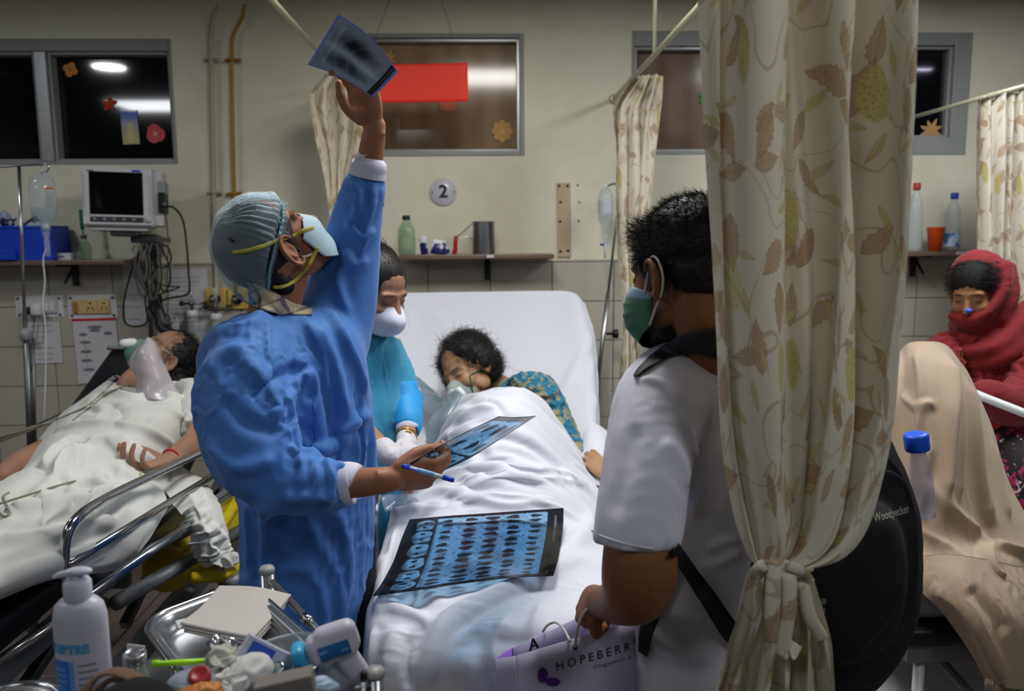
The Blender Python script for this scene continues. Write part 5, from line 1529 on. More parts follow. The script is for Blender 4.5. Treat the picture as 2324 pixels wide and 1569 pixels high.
# hair under the cap
hv, hf = ell((-.022, 0, .038), (.100, .083, .096), n=60, m=40)
k = hv @ np.array([.67, 0, -.74]); 
def cutshell(V, F, keep):
    F = [f for f in F if all(keep[i] for i in f)]
    used = sorted({i for f in F for i in f}); mp = {a: b for b, a in enumerate(used)}
    return V[used], [tuple(mp[i] for i in f) for f in F]
hv2, hf2 = cutshell(hv, hf, (k < .006) & (hv[:, 2] > -.085))
hair = [(hl(T, O, hv, 1), hf)]
nape = ell((-.062, 0, -.030), (.040, .064, .062)); side = ell((.012, -.066, .012), (.02, .014, .028)); side2 = ell((.010, -.0695, -.012), (.008, .006, .02)); 
hair = remesh([(hl(T, O, ell((-.020, 0, .036), (.100, .083, .096), n=40, m=28)[0]), ell((0,0,0),(1,1,1), n=40, m=28)[1])] + [(hl(T, O, a[0]), a[1]) for a in (nape, side, side2)], .004, 2)
mk('hair', *hair, M['hair_black'], DOC)
# bouffant cap
nu, nv = 200, 60
u, v, CF = grid(nu, nv)
th = u * 2 * PI
# axis of the cap points away from the face; rings from the rim to the crown
ax = norm((-.27, 0, .96)); e1 = norm((.96, 0, .27)); e2 = np.array([0, 1.0, 0])
ang = v * (PI * .56) 
ang = PI * .56 * (1 - v) + .02
rad = np.sin(np.minimum(ang, PI * .56))
base = np.array([-.014, 0, .040])
R1, R2, R3 = .113, .097, .098
pl_ = np.sin(th * 46 + 2 * np.sin(th * 3)) * .0018 * (1 - v) ** 1.5 + np.sin(th * 13 + 1 + 2 * np.sin(v * 9)) * .0016 * (1 - v)
rim = np.exp(-((v) / .035) ** 2)
rr_m = rad * (1 - .16 * np.exp(-((v - .06) / .05) ** 2)) 
CV = base + (np.cos(th) * rr_m * R1)[:, None] * e1 + (np.sin(th) * rr_m * R2)[:, None] * e2 + (np.cos(ang) * R3)[:, None] * ax
CV += (CV - base) / np.linalg.norm(CV - base, axis=1)[:, None] * (pl_ + .006 * fnoise(CV, 30, 3) * np.minimum(1, v * 4))[:, None]
# slack bag hanging at the back lower side
bag = np.exp(-(((CV - np.array([-.115, 0, .015])) / np.array([.055, .10, .055])) ** 2).sum(1))
CV += bag[:, None] * np.array([-.010, 0, -.048])
CV = wrinkle(CV, CF, .22, .03, 60, .05, None, None, .002, 80, 9)
CVw = hl(T, O, CV)
mk('bouffant_cap', CVw, CF, M['cap'], DOC)
rimpts = CVw.reshape(nu, nv, 3)[:, 2]
mk('cap_elastic', *tube(np.vstack([rimpts, rimpts[:1]]), .0035, 6), mat('cap_rim', '#7fa6b8', .8), DOC)
# mask
mv, mf = mask_patch(T, O, 1.0, out=-.008, fold='beak', top=.006, bot=-.120, sx=.036, zs=(-.020, -.080), w=.070)
mk('face_mask', mv, mf, M['mask_blue'], DOC)
dtree2 = bvh((V, F), (mv, mf), (CVw, CF.tolist()), hair)
strap(DOC, dtree2, [(712, 517), (690, 524), (668, 535), (648, 541), (620, 550), (590, 561), (560, 569), (528, 573)], .0042, M['strap_yellow'], fb=1.78)
strap(DOC, dtree2, [(722, 562), (712, 580), (700, 602), (680, 627), (660, 643), (640, 651), (620, 652)], .0042, M['strap_yellow'], fb=1.78)
strap(DOC, dtree2, [(724, 563), (712, 574), (698, 581), (684, 583)], .0026, M['strap_white'], name='ear_loop', fb=1.76)
strap(DOC, dtree2, [(700, 515), (690, 521), (680, 523)], .0026, M['strap_white'], name='ear_loop', fb=1.76)
# gown
gp = [rings_px([(655, 700, 62, 1.86, .085), (650, 716, 112, 1.86, .12), (642, 745, 160, 1.86, .15), (640, 790, 184, 1.87, .17), (645, 850, 190, 1.87, .18), (650, 910, 192, 1.87, .185), (660, 970, 186, 1.87, .185), (675, 1030, 174, 1.87, .185), (692, 1080, 160, 1.87, .185),
                (699, 1140, 151, 1.87, .185), (698, 1240, 149, 1.87, .185), (694, 1330, 146, 1.87, .185), (684, 1410, 136, 1.87, .185), (680, 1500, 132, 1.87, .185), (680, 1700, 130, 1.87, .19)], sub=50),
      tube_px([(592, 770, 1.76, .080), (566, 840, 1.68, .096), (556, 930, 1.62, .100), (585, 1030, 1.585, .093), (632, 1084, 1.575, .074), (695, 1100, 1.565, .062), (755, 1099, 1.56, .053), (788, 1097, 1.555, .048)], seg=40, round_=False),
      tube_px([(735, 770, 1.96, .12), (770, 690, 1.98, .095), (790, 600, 1.985, .080), (806, 510, 1.98, .066), (822, 440, 1.955, .055), (833, 398, 1.945, .048)], seg=36, round_=False),
      tube_px([(650, 800, 1.80, .07), (640, 840, 1.76, .095), (635, 900, 1.74, .09), (650, 1000, 1.76, .08)], seg=20),
      tube_px([(505, 860, 1.86, .06), (520, 950, 1.82, .06), (545, 1040, 1.80, .05)], seg=16)]
px = lambda *a: [q[:2] for q in a]
gst = [(px((606, 700, 1.68), (610, 800, 1.62), (618, 900, 1.6)), .006, .004), (px((800, 560, 1.9), (770, 640, 1.88), (790, 720, 1.85)), .012, .014), (px((740, 700, 1.8), (790, 790, 1.75), (830, 900, 1.75)), .014, .018), (px((715, 730, 1.75), (760, 830, 1.7), (790, 960, 1.68)), .014, .014),
       (px((690, 720, 1.75), (730, 800, 1.7), (745, 900, 1.68)), .012, .008), (px((560, 900, 1.5), (640, 850, 1.6), (700, 830, 1.65)), .014, -.010), (px((470, 1000, 1.6), (540, 1060, 1.52), (630, 1040, 1.5)), .016, .014),
       (px((640, 1130, 1.6), (700, 1125, 1.6), (770, 1128, 1.6)), .012, .016), (px((665, 1000, 1.62), (730, 1020, 1.64), (790, 990, 1.68)), .02, .016), (px((600, 1140, 1.66), (605, 1230, 1.66), (600, 1340, 1.68)), .014, .016), (px((640, 1160, 1.66), (650, 1260, 1.66), (640, 1400, 1.68)), .02, -.008),
       (px((700, 1040, 1.5), (720, 1080, 1.5), (715, 1140, 1.5)), .008, .012), (px((740, 1045, 1.5), (755, 1090, 1.5), (745, 1140, 1.5)), .008, .012), (px((770, 1050, 1.5), (780, 1100, 1.5)), .007, .008), (px((655, 1010, 1.48), (690, 1060, 1.48), (680, 1110, 1.5)), .010, .012),
       (px((790, 440, 1.9), (820, 470, 1.9), (850, 460, 1.9)), .010, .008), (px((785, 500, 1.9), (820, 540, 1.9), (850, 520, 1.9)), .010, .014), (px((775, 560), (800, 600), (835, 590)), .012, .014), (px((800, 410), (815, 450), (800, 500)), .010, .010), (px((850, 420), (835, 500), (815, 600)), .010, .008), (px((540, 800), (600, 870), (640, 960)), .018, .012), (px((500, 900), (560, 960), (640, 980)), .016, -.010), (px((470, 850), (520, 800), (590, 790)), .02, .010), (px((760, 1000), (800, 960), (840, 940)), .02, .012), (px((700, 900), (720, 980), (700, 1050)), .018, .012), (px((560, 1150), (570, 1250), (565, 1380)), .012, .012), (px((760, 1150), (790, 1250), (780, 1400)), .016, .010), (px((480, 760, 1.75), (560, 740, 1.7), (600, 710, 1.72)), .02, .012)]
def gmask(V):
    z = V[:, 2]; return np.where(z < P(700, 1150, 1.7)[2], .65, 1.1)
GV, GF = gown_mesh(gp, .0145, .26, .13, 8, nscale=(1, 1, .5), mask=gmask, strokes=gst, noise=.010, freq=26, anchor=.02, fnz=.0014, sm=12)
GOWN = mk('gown', GV, GF, M['gown_blue'], DOC)
gtree = bvh((GV, GF.tolist() if isinstance(GF, np.ndarray) else GF))
# neckline binding, shirt collar, cuffs
strap(DOC, gtree, [(566, 668), (580, 690), (606, 702), (640, 705), (680, 707), (706, 712)], .0035, M['gown_blue'], 'neck_binding', off=.001, fb=1.75, flat=(1, .6))
cl = [[(562, 640, 1.84), (588, 648, 1.785), (625, 668, 1.762), (668, 690, 1.77), (708, 702, 1.81)], [(566, 662, 1.83), (592, 678, 1.765), (628, 693, 1.742), (670, 702, 1.75), (708, 706, 1.80)], [(570, 690, 1.82), (598, 704, 1.745), (630, 712, 1.72), (672, 716, 1.73), (708, 716, 1.79)]]
cl = [[(a, b, (hit(dtree, a, b, .012, dd)[1], min(hit(dtree, a, b, .02, dd)[1], hit(gtree, a, b, .004, dd)[1]), hit(gtree, a, b + 8, -.012, dd)[1])[i]) for a, b, dd in row] for i, row in enumerate(cl)]
V2, F2, u, v = patch(cl, 40, 12); V2, F2 = solid(V2, F2, 40, 12, .004)
mk('shirt_collar', V2, F2, M['plaid'], DOC)
mk('cuff', *tube_px([(778, 1098, 1.557, .043), (792, 1097, 1.556, .0435), (798, 1096, 1.556, .0425), (799, 1096, 1.556, .038)], n=40, round_=False), M['cuff'], DOC)
mk('cuff', *tube_px([(833, 402, 1.946, .044), (836, 385, 1.943, .0425), (839, 374, 1.938, .041), (839, 373, 1.938, .037)], n=40, round_=False), M['cuff'], DOC)
# ================================================================== films and pen
def film_mat(name, tr=.9, gl=.12):
    m = bpy.data.materials.new(name); m.use_nodes = True; nt = m.node_tree; X.nt = nt
    nt.nodes.remove(nt.nodes['Principled BSDF'])
    c = X.node('ShaderNodeVertexColor'); c.layer_name = 'Col'
    t = X.node('ShaderNodeBsdfTransparent'); d = X.node('ShaderNodeBsdfDiffuse'); g = X.node('ShaderNodeBsdfGlossy'); g.inputs['Roughness'].default_value = .12
    tl_ = X.node('ShaderNodeBsdfTranslucent')
    nt.links.new(c.outputs[0], t.inputs[0]); nt.links.new(c.outputs[0], d.inputs[0]); nt.links.new(c.outputs[0], tl_.inputs[0])
    m0 = X.node('ShaderNodeMixShader'); m0.inputs[0].default_value = .5
    nt.links.new(d.outputs[0], m0.inputs[1]); nt.links.new(tl_.outputs[0], m0.inputs[2])
    m1 = X.node('ShaderNodeMixShader'); m1.inputs[0].default_value = tr
    nt.links.new(m0.outputs[0], m1.inputs[1]); nt.links.new(t.outputs[0], m1.inputs[2])
    f = X.node('ShaderNodeFresnel'); f.inputs[0].default_value = 1.5
    gb = X.node('ShaderNodeNewGeometry'); ff = X(f.outputs[0]) * (1 - X(gb.outputs['Backfacing'])); m2 = X.node('ShaderNodeMixShader'); nt.links.new(ff.k, m2.inputs[0]); nt.links.new(m1.outputs[0], m2.inputs[1]); nt.links.new(g.outputs[0], m2.inputs[2])
    nt.links.new(m2.outputs[0], nt.nodes['Material Output'].inputs[0])
    return m

def sst(a, b, x): 
    t = np.clip((x - a) / (b - a), 0, 1); return t * t * (3 - 2 * t)

def ct_color(u, v, cols=7, rows=5, start=0, seed=0, lat=True):
    """lung slices in a grid: blue body ovals with two dark lungs, black film between"""
    n = len(u); C = np.zeros((n, 3))
    bx0, bx1, by0, by1 = .055, .90, .05, .965
    x = (u - bx0) / (bx1 - bx0) * cols; y = (1 - v - (1 - by1)) / (by1 - by0) * rows
    ci = np.floor(x).astype(int); ri = np.floor(y).astype(int)
    inside = (ci >= 0) & (ci < cols) & (ri >= 0) & (ri < rows)
    fx = (x - ci - .5) * 2; fy = (y - ri - .5) * 2
    k = ci * rows + ri
    # body oval
    w_ = np.where(ci == 0, .86, 1.22); h_ = np.where(ci == 0, .92, 1.25)
    wob = .05 * np.sin(np.arctan2(fy, fx) * 5 + k)
    body = 1 - sst(.93, 1.02, (np.abs(fx / w_) ** 3.2 + np.abs(fy / h_) ** 2.8) ** (1 / 2.9) + wob)
    tone = .55 + .45 * np.sin(u * 5 + 1) * .3 + .22 * np.sin(fx * 7 + k) * np.cos(fy * 6 + k * 1.7) + .12 * np.sin(fx * 17 + fy * 9 + k * 3)
    blue = np.stack([.10 + .22 * tone, .30 + .32 * tone, .56 + .30 * tone], 1)
    base = np.array([.005, .007, .010])
    C = base + (blue - base) * body[:, None]
    # lungs: two dark lobes stacked, growing then shrinking along the run of slices
    size = np.interp(ci + ri / rows, [0, .9, 1, 3, 4, 6, 7], [.20, .36, .50, .76, .74, .44, .26])
    for q in (-1, 1):
        cy = q * .40; cx = .04 * np.sin(k * 2.3) - .02
        dx = (fx - cx) / (size * .98); dy = (fy - cy) / (size * .42 + .07)
        a = np.arctan2(dy, dx)
        r = np.sqrt(dx * dx + dy * dy) * (1 + .16 * np.sin(a * 3 + q + k * .4) + .07 * np.sin(a * 9 + k) + .22 * np.maximum(0, -q * np.sin(a)))
        lung = 1 - sst(.82, .95, r)
        mott = .5 + .5 * np.sin(fx * 23 + k * 5) * np.sin(fy * 31 + k)
        spot = ((size > .45) & (mott > .70)) * .6
        dark = np.stack([.004 + .12 * spot, .007 + .18 * spot, .012 + .28 * spot], 1)
        C = C + (dark - C) * (lung * body)[:, None]
    C = np.where(inside[:, None], C, base)
    # thin text column at the right edge
    tx = (u > .945) & (u < .958) & ((v > .55) & (v < .9) | (v > .06) & (v < .14)) & (np.sin(v * 400) > -.3)
    C[tx] = (.30, .33, .36)
    return C

def film(name, rows_ctrl, nu, nv, label, colfn, m, th=.0012, tint=.5):
    V, F, u, v = patch(rows_ctrl, nu, nv)
    V2, F2 = solid(V, F, nu, nv, th)
    C = colfn(u, 1 - v); C = np.clip(C, 0, 1) ** tint; C = np.vstack([C, C])
    t = thing(name, V.mean(0), label, 'x-ray film')
    mk('film_sheet', V2, F2, m, t, colr=C)
    return t, V, F

M['ct'] = film_mat('scan_film', .975)
# scan lying on the middle bed (the rows run from its far edge to its near edge)
FR = [[(930, 1180, 2.20), (1015, 1172, 2.20), (1105, 1166, 2.21), (1190, 1160, 2.22), (1279, 1154, 2.23)],
      [(912, 1222, 2.12), (1005, 1212, 2.12), (1100, 1205, 2.12), (1185, 1200, 2.12), (1278, 1195, 2.13)],
      [(893, 1275, 2.02), (992, 1262, 2.03), (1090, 1250, 2.035), (1178, 1243, 2.04), (1272, 1240, 2.05)],
      [(868, 1322, 1.95), (978, 1306, 1.95), (1080, 1292, 1.955), (1170, 1282, 1.96), (1264, 1280, 1.97)],
      [(846, 1354, 1.90), (965, 1338, 1.90), (1075, 1322, 1.905), (1165, 1312, 1.91), (1256, 1308, 1.93)]]
bt = bvh((BLANKET[0], BLANKET[1].tolist()))
A_ = []; b_ = []
for row in FR:
    for (a, b, d) in row:
        h = hit(bt, a, b, .0, d)[1]; A_.append((1, a / 1000, b / 1000)); b_.append(h)
A_ = np.array(A_); b_ = np.array(b_); co = np.linalg.lstsq(A_, b_, rcond=None)[0]
off_ = (b_ - A_ @ co).min()
FR = [[(a, b, float(np.dot((1, a / 1000, b / 1000), co) * .55 + .45 * hit(bt, a, b, 0, d)[1] + off_ * .6 - .012)) for (a, b, d) in row] for row in FR]
t, fv, ff = film('scan_film', FR, 420, 300, 'large scan sheet with rows of blue lung slices lying on the white bed linen', lambda u, v: ct_color(u, v, 6, 6), M['ct'], tint=.36)
# scan held in the lowered hand
FR2 = [[(928, 1052, 1.52), (985, 1018, 1.56), (1058, 980, 1.61), (1132, 945, 1.66)],
       [(950, 1057, 1.58), (1010, 1020, 1.63), (1088, 981, 1.68), (1160, 947, 1.73)],
       [(975, 1063, 1.65), (1042, 1030, 1.70), (1118, 988, 1.75), (1190, 946, 1.80)],
       [(1006, 1068, 1.73), (1072, 1036, 1.78), (1142, 992, 1.83), (1216, 944, 1.88)]]
film('scan_film', FR2, 360, 200, 'blue scan sheet held at a slant in the lowered hand with the pen', lambda u, v: ct_color(u * .98 + .01, v, 3, 2), film_mat('scan_film_dark', .95))
# chest radiograph raised to the light
def chest(u, v):
    x = (u - .5) * 2; y = (v - .5) * 2
    n1 = fnoise(np.stack([x, y, 0 * x], 1), 3.2, 4); n2 = fnoise(np.stack([x, y, 0 * x], 1), 9, 5)
    lungL = np.exp(-(((x + .42) / .30) ** 2 + ((y - .12) / .62) ** 2) ** 1.6); lungR = np.exp(-(((x - .42) / .30) ** 2 + ((y - .12) / .62) ** 2) ** 1.6)
    spine = np.exp(-(x / .10) ** 2); g = .34 - .24 * (lungL + lungR) + .10 * spine
    g += .10 * np.exp(-((x - .12) / .3) ** 2 - ((y + .35) / .3) ** 2)
    ribs = 0
    for q in (-1, 1):
        yy = y + .5 * (np.abs(x) - .1) ** 2 * 1.6 - .1
        ribs = ribs + .035 * np.maximum(0, np.sin(yy * 17)) ** 2 * (np.sign(x) == q) * (np.abs(x) > .1) * (np.abs(x) < .8)
    clav = .09 * np.exp(-((y - .72 + .25 * (np.abs(x) - .4) ** 2) / .04) ** 2) * (np.abs(x) < .75)
    g = np.clip(g + ribs + clav + .035 * n1 + .015 * n2, .02, .6)
    g = np.maximum(.01, (g - .11) * 1.9)
    C = np.stack([g * .62 + .03 * np.exp(-((x - .5) ** 2 + (y + .5) ** 2) / .08), g * .78, g * .92 + .01], 1)
    bar = (v < .115)
    C[bar] = (.012, .012, .016)
    tx = bar & (v > .035) & (v < .10) & (np.sin(v * 190) > .1) & (u > .45) & (u < .93) & (np.sin(u * 260 + np.floor(v * 30) * 2) > -.55)
    C[tx] = (.16, .16, .19)
    b = (u < .026) | (u > .974) | (v < .032) | (v > .972)
    C[b] = s2l('#7f93ea')
    return C
XR = [[(768, 32, 1.842), (820, 66, 1.852), (866, 112, 1.860), (903, 163, 1.864)],
      [(744, 72, 1.844), (795, 105, 1.854), (842, 146, 1.862), (884, 184, 1.865)],
      [(721, 110, 1.845), (774, 138, 1.855), (820, 172, 1.863), (865, 203, 1.866)],
      [(698, 147, 1.847), (750, 165, 1.856), (800, 190, 1.862), (846, 222, 1.866)]]
# u runs along the upper right edge, v from the top corner down to the left corner
def chest_rot(u, v): return chest(v, 1 - u)
film('chest_scan', XR, 220, 260, 'dark chest scan with a blue border raised to the light in one hand', lambda u, v: chest_rot(u, v), mat('scan_print', '#222222', .3, attr=True, coat=.2, spec=.4), tint=1)
# pen
a, b = P(912, 1057, 1.502), P(1031, 1091, 1.488)
t = thing('pen', (a + b) / 2, 'white ballpoint pen with bright blue ends held across the lowered hand', 'pen')
d = b - a
mk('barrel', *tube([a + d * .14, a + d * .80], .0043, 14), M['white_plastic'], t)
mk('cap', *tube([a, a + d * .04, a + d * .16], [.0038, .0047, .0047], 14), M['blue_plastic'], t)
mk('grip', *tube([a + d * .30, a + d * .36, a + d * .62], [.0044, .0049, .0049], 14), mat('pale_blue_grip', '#7fb2e0', .4), t)
mk('tip', *tube([a + d * .78, a + d * .97, a + d], [.0049, .0049, .0035], 14), M['blue_plastic'], t)
mk('clip', *tube([a + d * .05 + (0, -.006, 0), a + d * .30 + (0, -.0065, 0)], .0014, 6), M['blue_plastic'], t)
# ================================================================== the man with the backpack
M['tshirt'] = mat('white_cotton_tshirt', '#c3c3d0', .85, bump=.12, bscale=700, var=.03)
MAN = thing('person', (.42, 1.45, 0), 'person in a white t-shirt seen from behind, holding a paper bag by the curtain', 'person')
T = frame((-.57, .80, -.17), (.05, .10, 1))
O = P(1489, 630, 1.345) - T @ np.array([-.008, .080, -.008]) * 1.02
parts = head_parts(T, O, 1.02)
MT, MO = T, O
B = lambda rows, **k: parts.append(tube_px(rows, **k))
nk = hl(T, O, (-.045, 0, -.07), 1.02); 
parts.append(tube([hl(T, O, (-.02, 0, -.03)), nk, nk + np.array([.03, .04, -.07]), nk + np.array([.045, .08, -.095])], [.058, .060, .061, .058], 20, seg=14, round_=True))
parts.append(rings_px([(1640, 870, 60, 1.52, .06), (1630, 930, 100, 1.52, .07), (1630, 1050, 100, 1.52, .08), (1620, 1250, 90, 1.52, .08), (1620, 1450, 85, 1.53, .08), (1640, 1600, 85, 1.53, .08)]))
B([(1510, 905, 1.42, .055), (1475, 1000, 1.33, .052), (1455, 1150, 1.26, .052), (1452, 1260, 1.225, .060), (1447, 1325, 1.235, .060), (1430, 1352, 1.26, .050), (1395, 1368, 1.32, .036), (1362, 1366, 1.385, .029)], seg=40)
W = P(1358, 1364, 1.39)
hp_, tipsM, toM = hand_parts(W, (P(1322, 1372, 1.47) - W), (-.86, -.05, .42), (0, -.6, -1) , [(52, 78, 45), (58, 82, 50), (62, 84, 50), (62, 84, 50)], spread=(3, 1, -1, -3), thumb=[(.7, .5, -.5), (.85, -.3, -.45), (.6, -.6, -.5)], s=.98)
parts += hp_
# far arm hanging
parts.append(tube([(.62, 1.55, 1.30), (.66, 1.6, 1.05), (.62, 1.62, .85), (.58, 1.6, .72)], [.05, .045, .035, .028], 16, seg=16, round_=True))
for q in (-1, 1):
    x = .47 + q * .075
    parts.append(tube([(x, 1.5, .88), (x, 1.48, .5), (x, 1.5, .1)], [.085, .06, .042], 18, seg=14, round_=True))
    parts.append(ell((x - .04, 1.56, .045), (.06, .12, .044)))
V, F = remesh(parts, .0036, 3)
V = sculpt(V, T, O, 1.02)
C = face_paint(V, T, O, 1.02, '#7e5238', beard=.92, seed=3, hair='#0f0c0c')
mk('body', V, F, M['skin'], MAN, colr=C)
mt = bvh((V, F))
tp = []
for q in (-1, 1):
    x = .47 + q * .075
    tp.append(tube([(x, 1.5, .92), (x, 1.48, .5), (x, 1.5, .09)], [.085, .08, .075], 18, seg=14))
mk('trousers', *gown_mesh(tp, .016, .15, .08, 4), mat('dark_trousers', '#15161c', .9), MAN)
for q in (-1, 1): mk('shoe', *remesh([ell((.37 + q * .09, 1.56, .045), (.055, .145, .045)), box((.37 + q * .09, 1.56, .014), (.09, .27, .026), None, .012)], .008, 3), M['rubber'], MAN)
# hair: cap of scalp plus strands
hh = remesh([(hl(T, O, a[0], 1.02), a[1]) for a in (ell((-.020, 0, .042), (.101, .0815, .094), n=40, m=28), ell((-.050, 0, .000), (.070, .076, .060)), ell((.060, 0, .085), (.030, .050, .022)), ell((.018, .066, .030), (.030, .013, .034)), ell((.018, -.066, .030), (.030, .013, .034)))], .004, 3)
hh = (wrinkle(hh[0], hh[1], .1, .05, 20, .05, None, None, .0018, 220, 1), hh[1])
mk('hair', *hh, M['hair_black'], MAN)
HV, HF = hh
def manscalp(c):
    L = tohl(T, O, c, 1.02); return (L[:, 2] > -.045)
q, n_ = shell_sample(HV, HF, 9000, 5, manscalp)
Lq = tohl(T, O, q, 1.02)
flow = (np.array([.55, 0, .0]) + np.stack([np.zeros(len(q)), np.sign(Lq[:, 1]) * .25, -.25 + 0 * Lq[:, 0]], 1))
low = Lq[:, 2] < .02
flow[low] = np.array([-.1, 0, -1.0])
d_ = flow @ T.T + n_ * .75
front = (Lq[:, 0] > .05) & (Lq[:, 2] > .05)
d_[front] = (np.array([.9, .05, .28]) @ T.T) + n_[front] * .6
ln = np.where(low, .007, .017); ln = np.where(front, .030, ln)
strands('hair_strands', q, d_ / np.linalg.norm(d_, axis=1)[:, None], ln, MAN, M['hair_black'], 4, .0005, curl=.12, wob=.22, seed=2)
# mask and loops
mv, mf = mask_patch(T, O, 1.02, out=.012, top=-.004, bot=-.118, sx=.018, zs=(-.028, -.085), w=.066)
def greenblue(b):
    x, y, z = sepv(coords('Generated'))
    return mixc(z.step(.80, .86), s2l('#3f6e54'), s2l('#7f9cab'))
mk('face_mask', mv, mf, mat('green_mask', '#3f6e54', .8, fn=greenblue), MAN)
mt2 = bvh((V, F), (mv, mf), (HV, HF.tolist() if isinstance(HF, np.ndarray) else HF))
lp1 = [hl(T, O, p, 1.02) for p in ((.032, .0675, -.030), (.012, .0765, .004), (-.004, .084, .026), (-.022, .089, .018), (-.030, .088, -.008), (-.022, .084, -.035), (.002, .076, -.062), (.022, .0675, -.084))]
mk('ear_loop', *tube(lp1, .0022, 8, seg=50), M['strap_white'], MAN)
# t-shirt
gp = [rings_px([(1645, 752, 66, 1.47, .075), (1640, 775, 120, 1.47, .10), (1612, 815, 165, 1.465, .12), (1600, 845, 175, 1.465, .125), (1590, 900, 180, 1.48, .13), (1590, 1000, 180, 1.49, .135), (1585, 1150, 165, 1.5, .135), (1570, 1300, 150, 1.5, .135), (1560, 1400, 142, 1.5, .135), (1555, 1500, 140, 1.5, .14), (1555, 1640, 142, 1.5, .14)], sub=44),
      tube_px([(1560, 865, 1.44, .092), (1505, 915, 1.375, .088), (1478, 1000, 1.315, .078), (1462, 1100, 1.27, .074), (1450, 1180, 1.245, .073), (1446, 1225, 1.235, .073), (1445, 1243, 1.232, .0725)], seg=34, round_=False),
      tube([(.55, 1.5, 1.42), (.64, 1.56, 1.3), (.68, 1.58, 1.12)], [.10, .08, .075], 20, seg=20)]
ts = [([(1440, 860), (1500, 870), (1545, 930), (1575, 1010), (1580, 1090)], .007, .006), ([(1590, 990), (1600, 1080), (1570, 1180)], .012, .010), ([(1640, 900), (1650, 1050), (1620, 1200)], .018, .008), ([(1500, 1000), (1540, 1040), (1560, 1110)], .018, .008), ([(1450, 960), (1420, 1060), (1390, 1180)], .02, -.006), ([(1600, 1250), (1640, 1230), (1680, 1225)], .01, .008), ([(1590, 1290), (1640, 1270), (1680, 1250)], .01, .008), ([(1480, 1440), (1530, 1480), (1620, 1490)], .02, .010)]
TV, TF = gown_mesh(gp, .013, .10, .05, 18, strokes=ts, noise=.005, freq=22, sm=10, nscale=(1, 1, .6))
mk('t_shirt', TV, TF, M['tshirt'], MAN)
stree = bvh((TV, TF.tolist() if isinstance(TF, np.ndarray) else TF))
strap(MAN, stree, [(1343, 1205), (1370, 1220), (1420, 1236), (1480, 1246), (1532, 1247)], .0022, M['tshirt'], 'sleeve_hem', off=.0005, fb=1.25)
strap(MAN, stree, [(1600, 752), (1618, 745), (1640, 740), (1660, 742)], .006, M['tshirt'], 'neck_rib', off=.001, fb=1.5)
# ================================================================== backpack
M['pack'] = mat('black_backpack_fabric', '#0b0b10', .8, bump=.5, bscale=900)
M['pack_net'] = mat('black_mesh_fabric', '#17171d', .85, bump=.6, bscale=1500)
BP = thing('backpack', (P(1900, 1500, 1.42)[0], 1.42, P(1900, 1560, 1.42)[2]), 'black backpack behind the large curtain with a pale script logo', 'backpack')
bp = [rings_px([(1960, 962, 16, 1.43, .03), (1950, 985, 62, 1.43, .06), (1925, 1020, 105, 1.43, .085), (1905, 1090, 160, 1.43, .105), (1893, 1180, 198, 1.43, .12), (1888, 1300, 207, 1.43, .125), (1886, 1380, 200, 1.43, .125), (1880, 1450, 175, 1.43, .12), (1870, 1520, 130, 1.43, .10), (1860, 1580, 80, 1.43, .07)], sub=40),
      rings_px([(1930, 1110, 40, 1.36, .06), (1925, 1150, 95, 1.35, .09), (1915, 1250, 140, 1.345, .10), (1905, 1350, 145, 1.345, .10), (1895, 1430, 120, 1.35, .09), (1890, 1470, 60, 1.36, .06)], sub=24)]
BV, BF = gown_mesh(bp, .012, .05, .03, 28, noise=.003, freq=18, sm=5)
mk('pack_body', BV, BF, M['pack'], BP)
btree = bvh((BV, BF.tolist() if isinstance(BF, np.ndarray) else BF))
strap(BP, btree, [(2000, 1030), (2040, 1075), (2070, 1150), (2080, 1250), (2075, 1350), (2050, 1420), (2000, 1480)], .004, M['pack_net'], 'zip', off=.001, fb=1.4)
strap(BP, btree, [(1985, 1085), (2010, 1077), (2035, 1088), (2058, 1108)], .008, M['pack_net'], 'top_piping', off=.001, fb=1.4)
strap(BP, btree, [(1850, 1500), (1900, 1500), (1960, 1470), (2020, 1400), (2050, 1300)], .003, M['pack_net'], 'pocket_seam', off=.001, fb=1.4)
tx = text_mesh('Woodpecker', .0195, bold=.0003)
tv = np.array(tx[0]); tv[:, 0] += tv[:, 1] * .35
o = hit(btree, 2024, 1166, .003, 1.33); o2 = hit(btree, 2050, 1156, .003, 1.33); ux = norm(o2 - o); ux = norm(ux * .7 + np.array([.3, 0, .06])); 
n_ = norm(CAMP - o); uy = norm(np.cross(n_, ux)) * -1
if uy[2] < 0: uy = -uy
q = []
for a, b, c in tv:
    w_ = o + ux * a + uy * b; pr = w_ - CAMP; r = btree.ray_cast(Vector(CAMP), Vector(norm(pr)))
    q.append(np.array(r[0]) - norm(pr) * .0016 if r[0] is not None else w_)
mk('script_logo', q, tx[1], mat('grey_thread', '#8b8c7c', .8), BP, smooth=False)
o = hit(btree, 1868, 1376, .002, 1.33)
mk('emblem', *cat_(lathe([(.006, 0), (.006, .001)], o + (0, 0, .008), 18, (0, -1, 0)), box(o + (0, 0, -.008), (.011, .001, .009))), mat('grey_emblem', '#5a5b60', .6), BP, smooth=False)
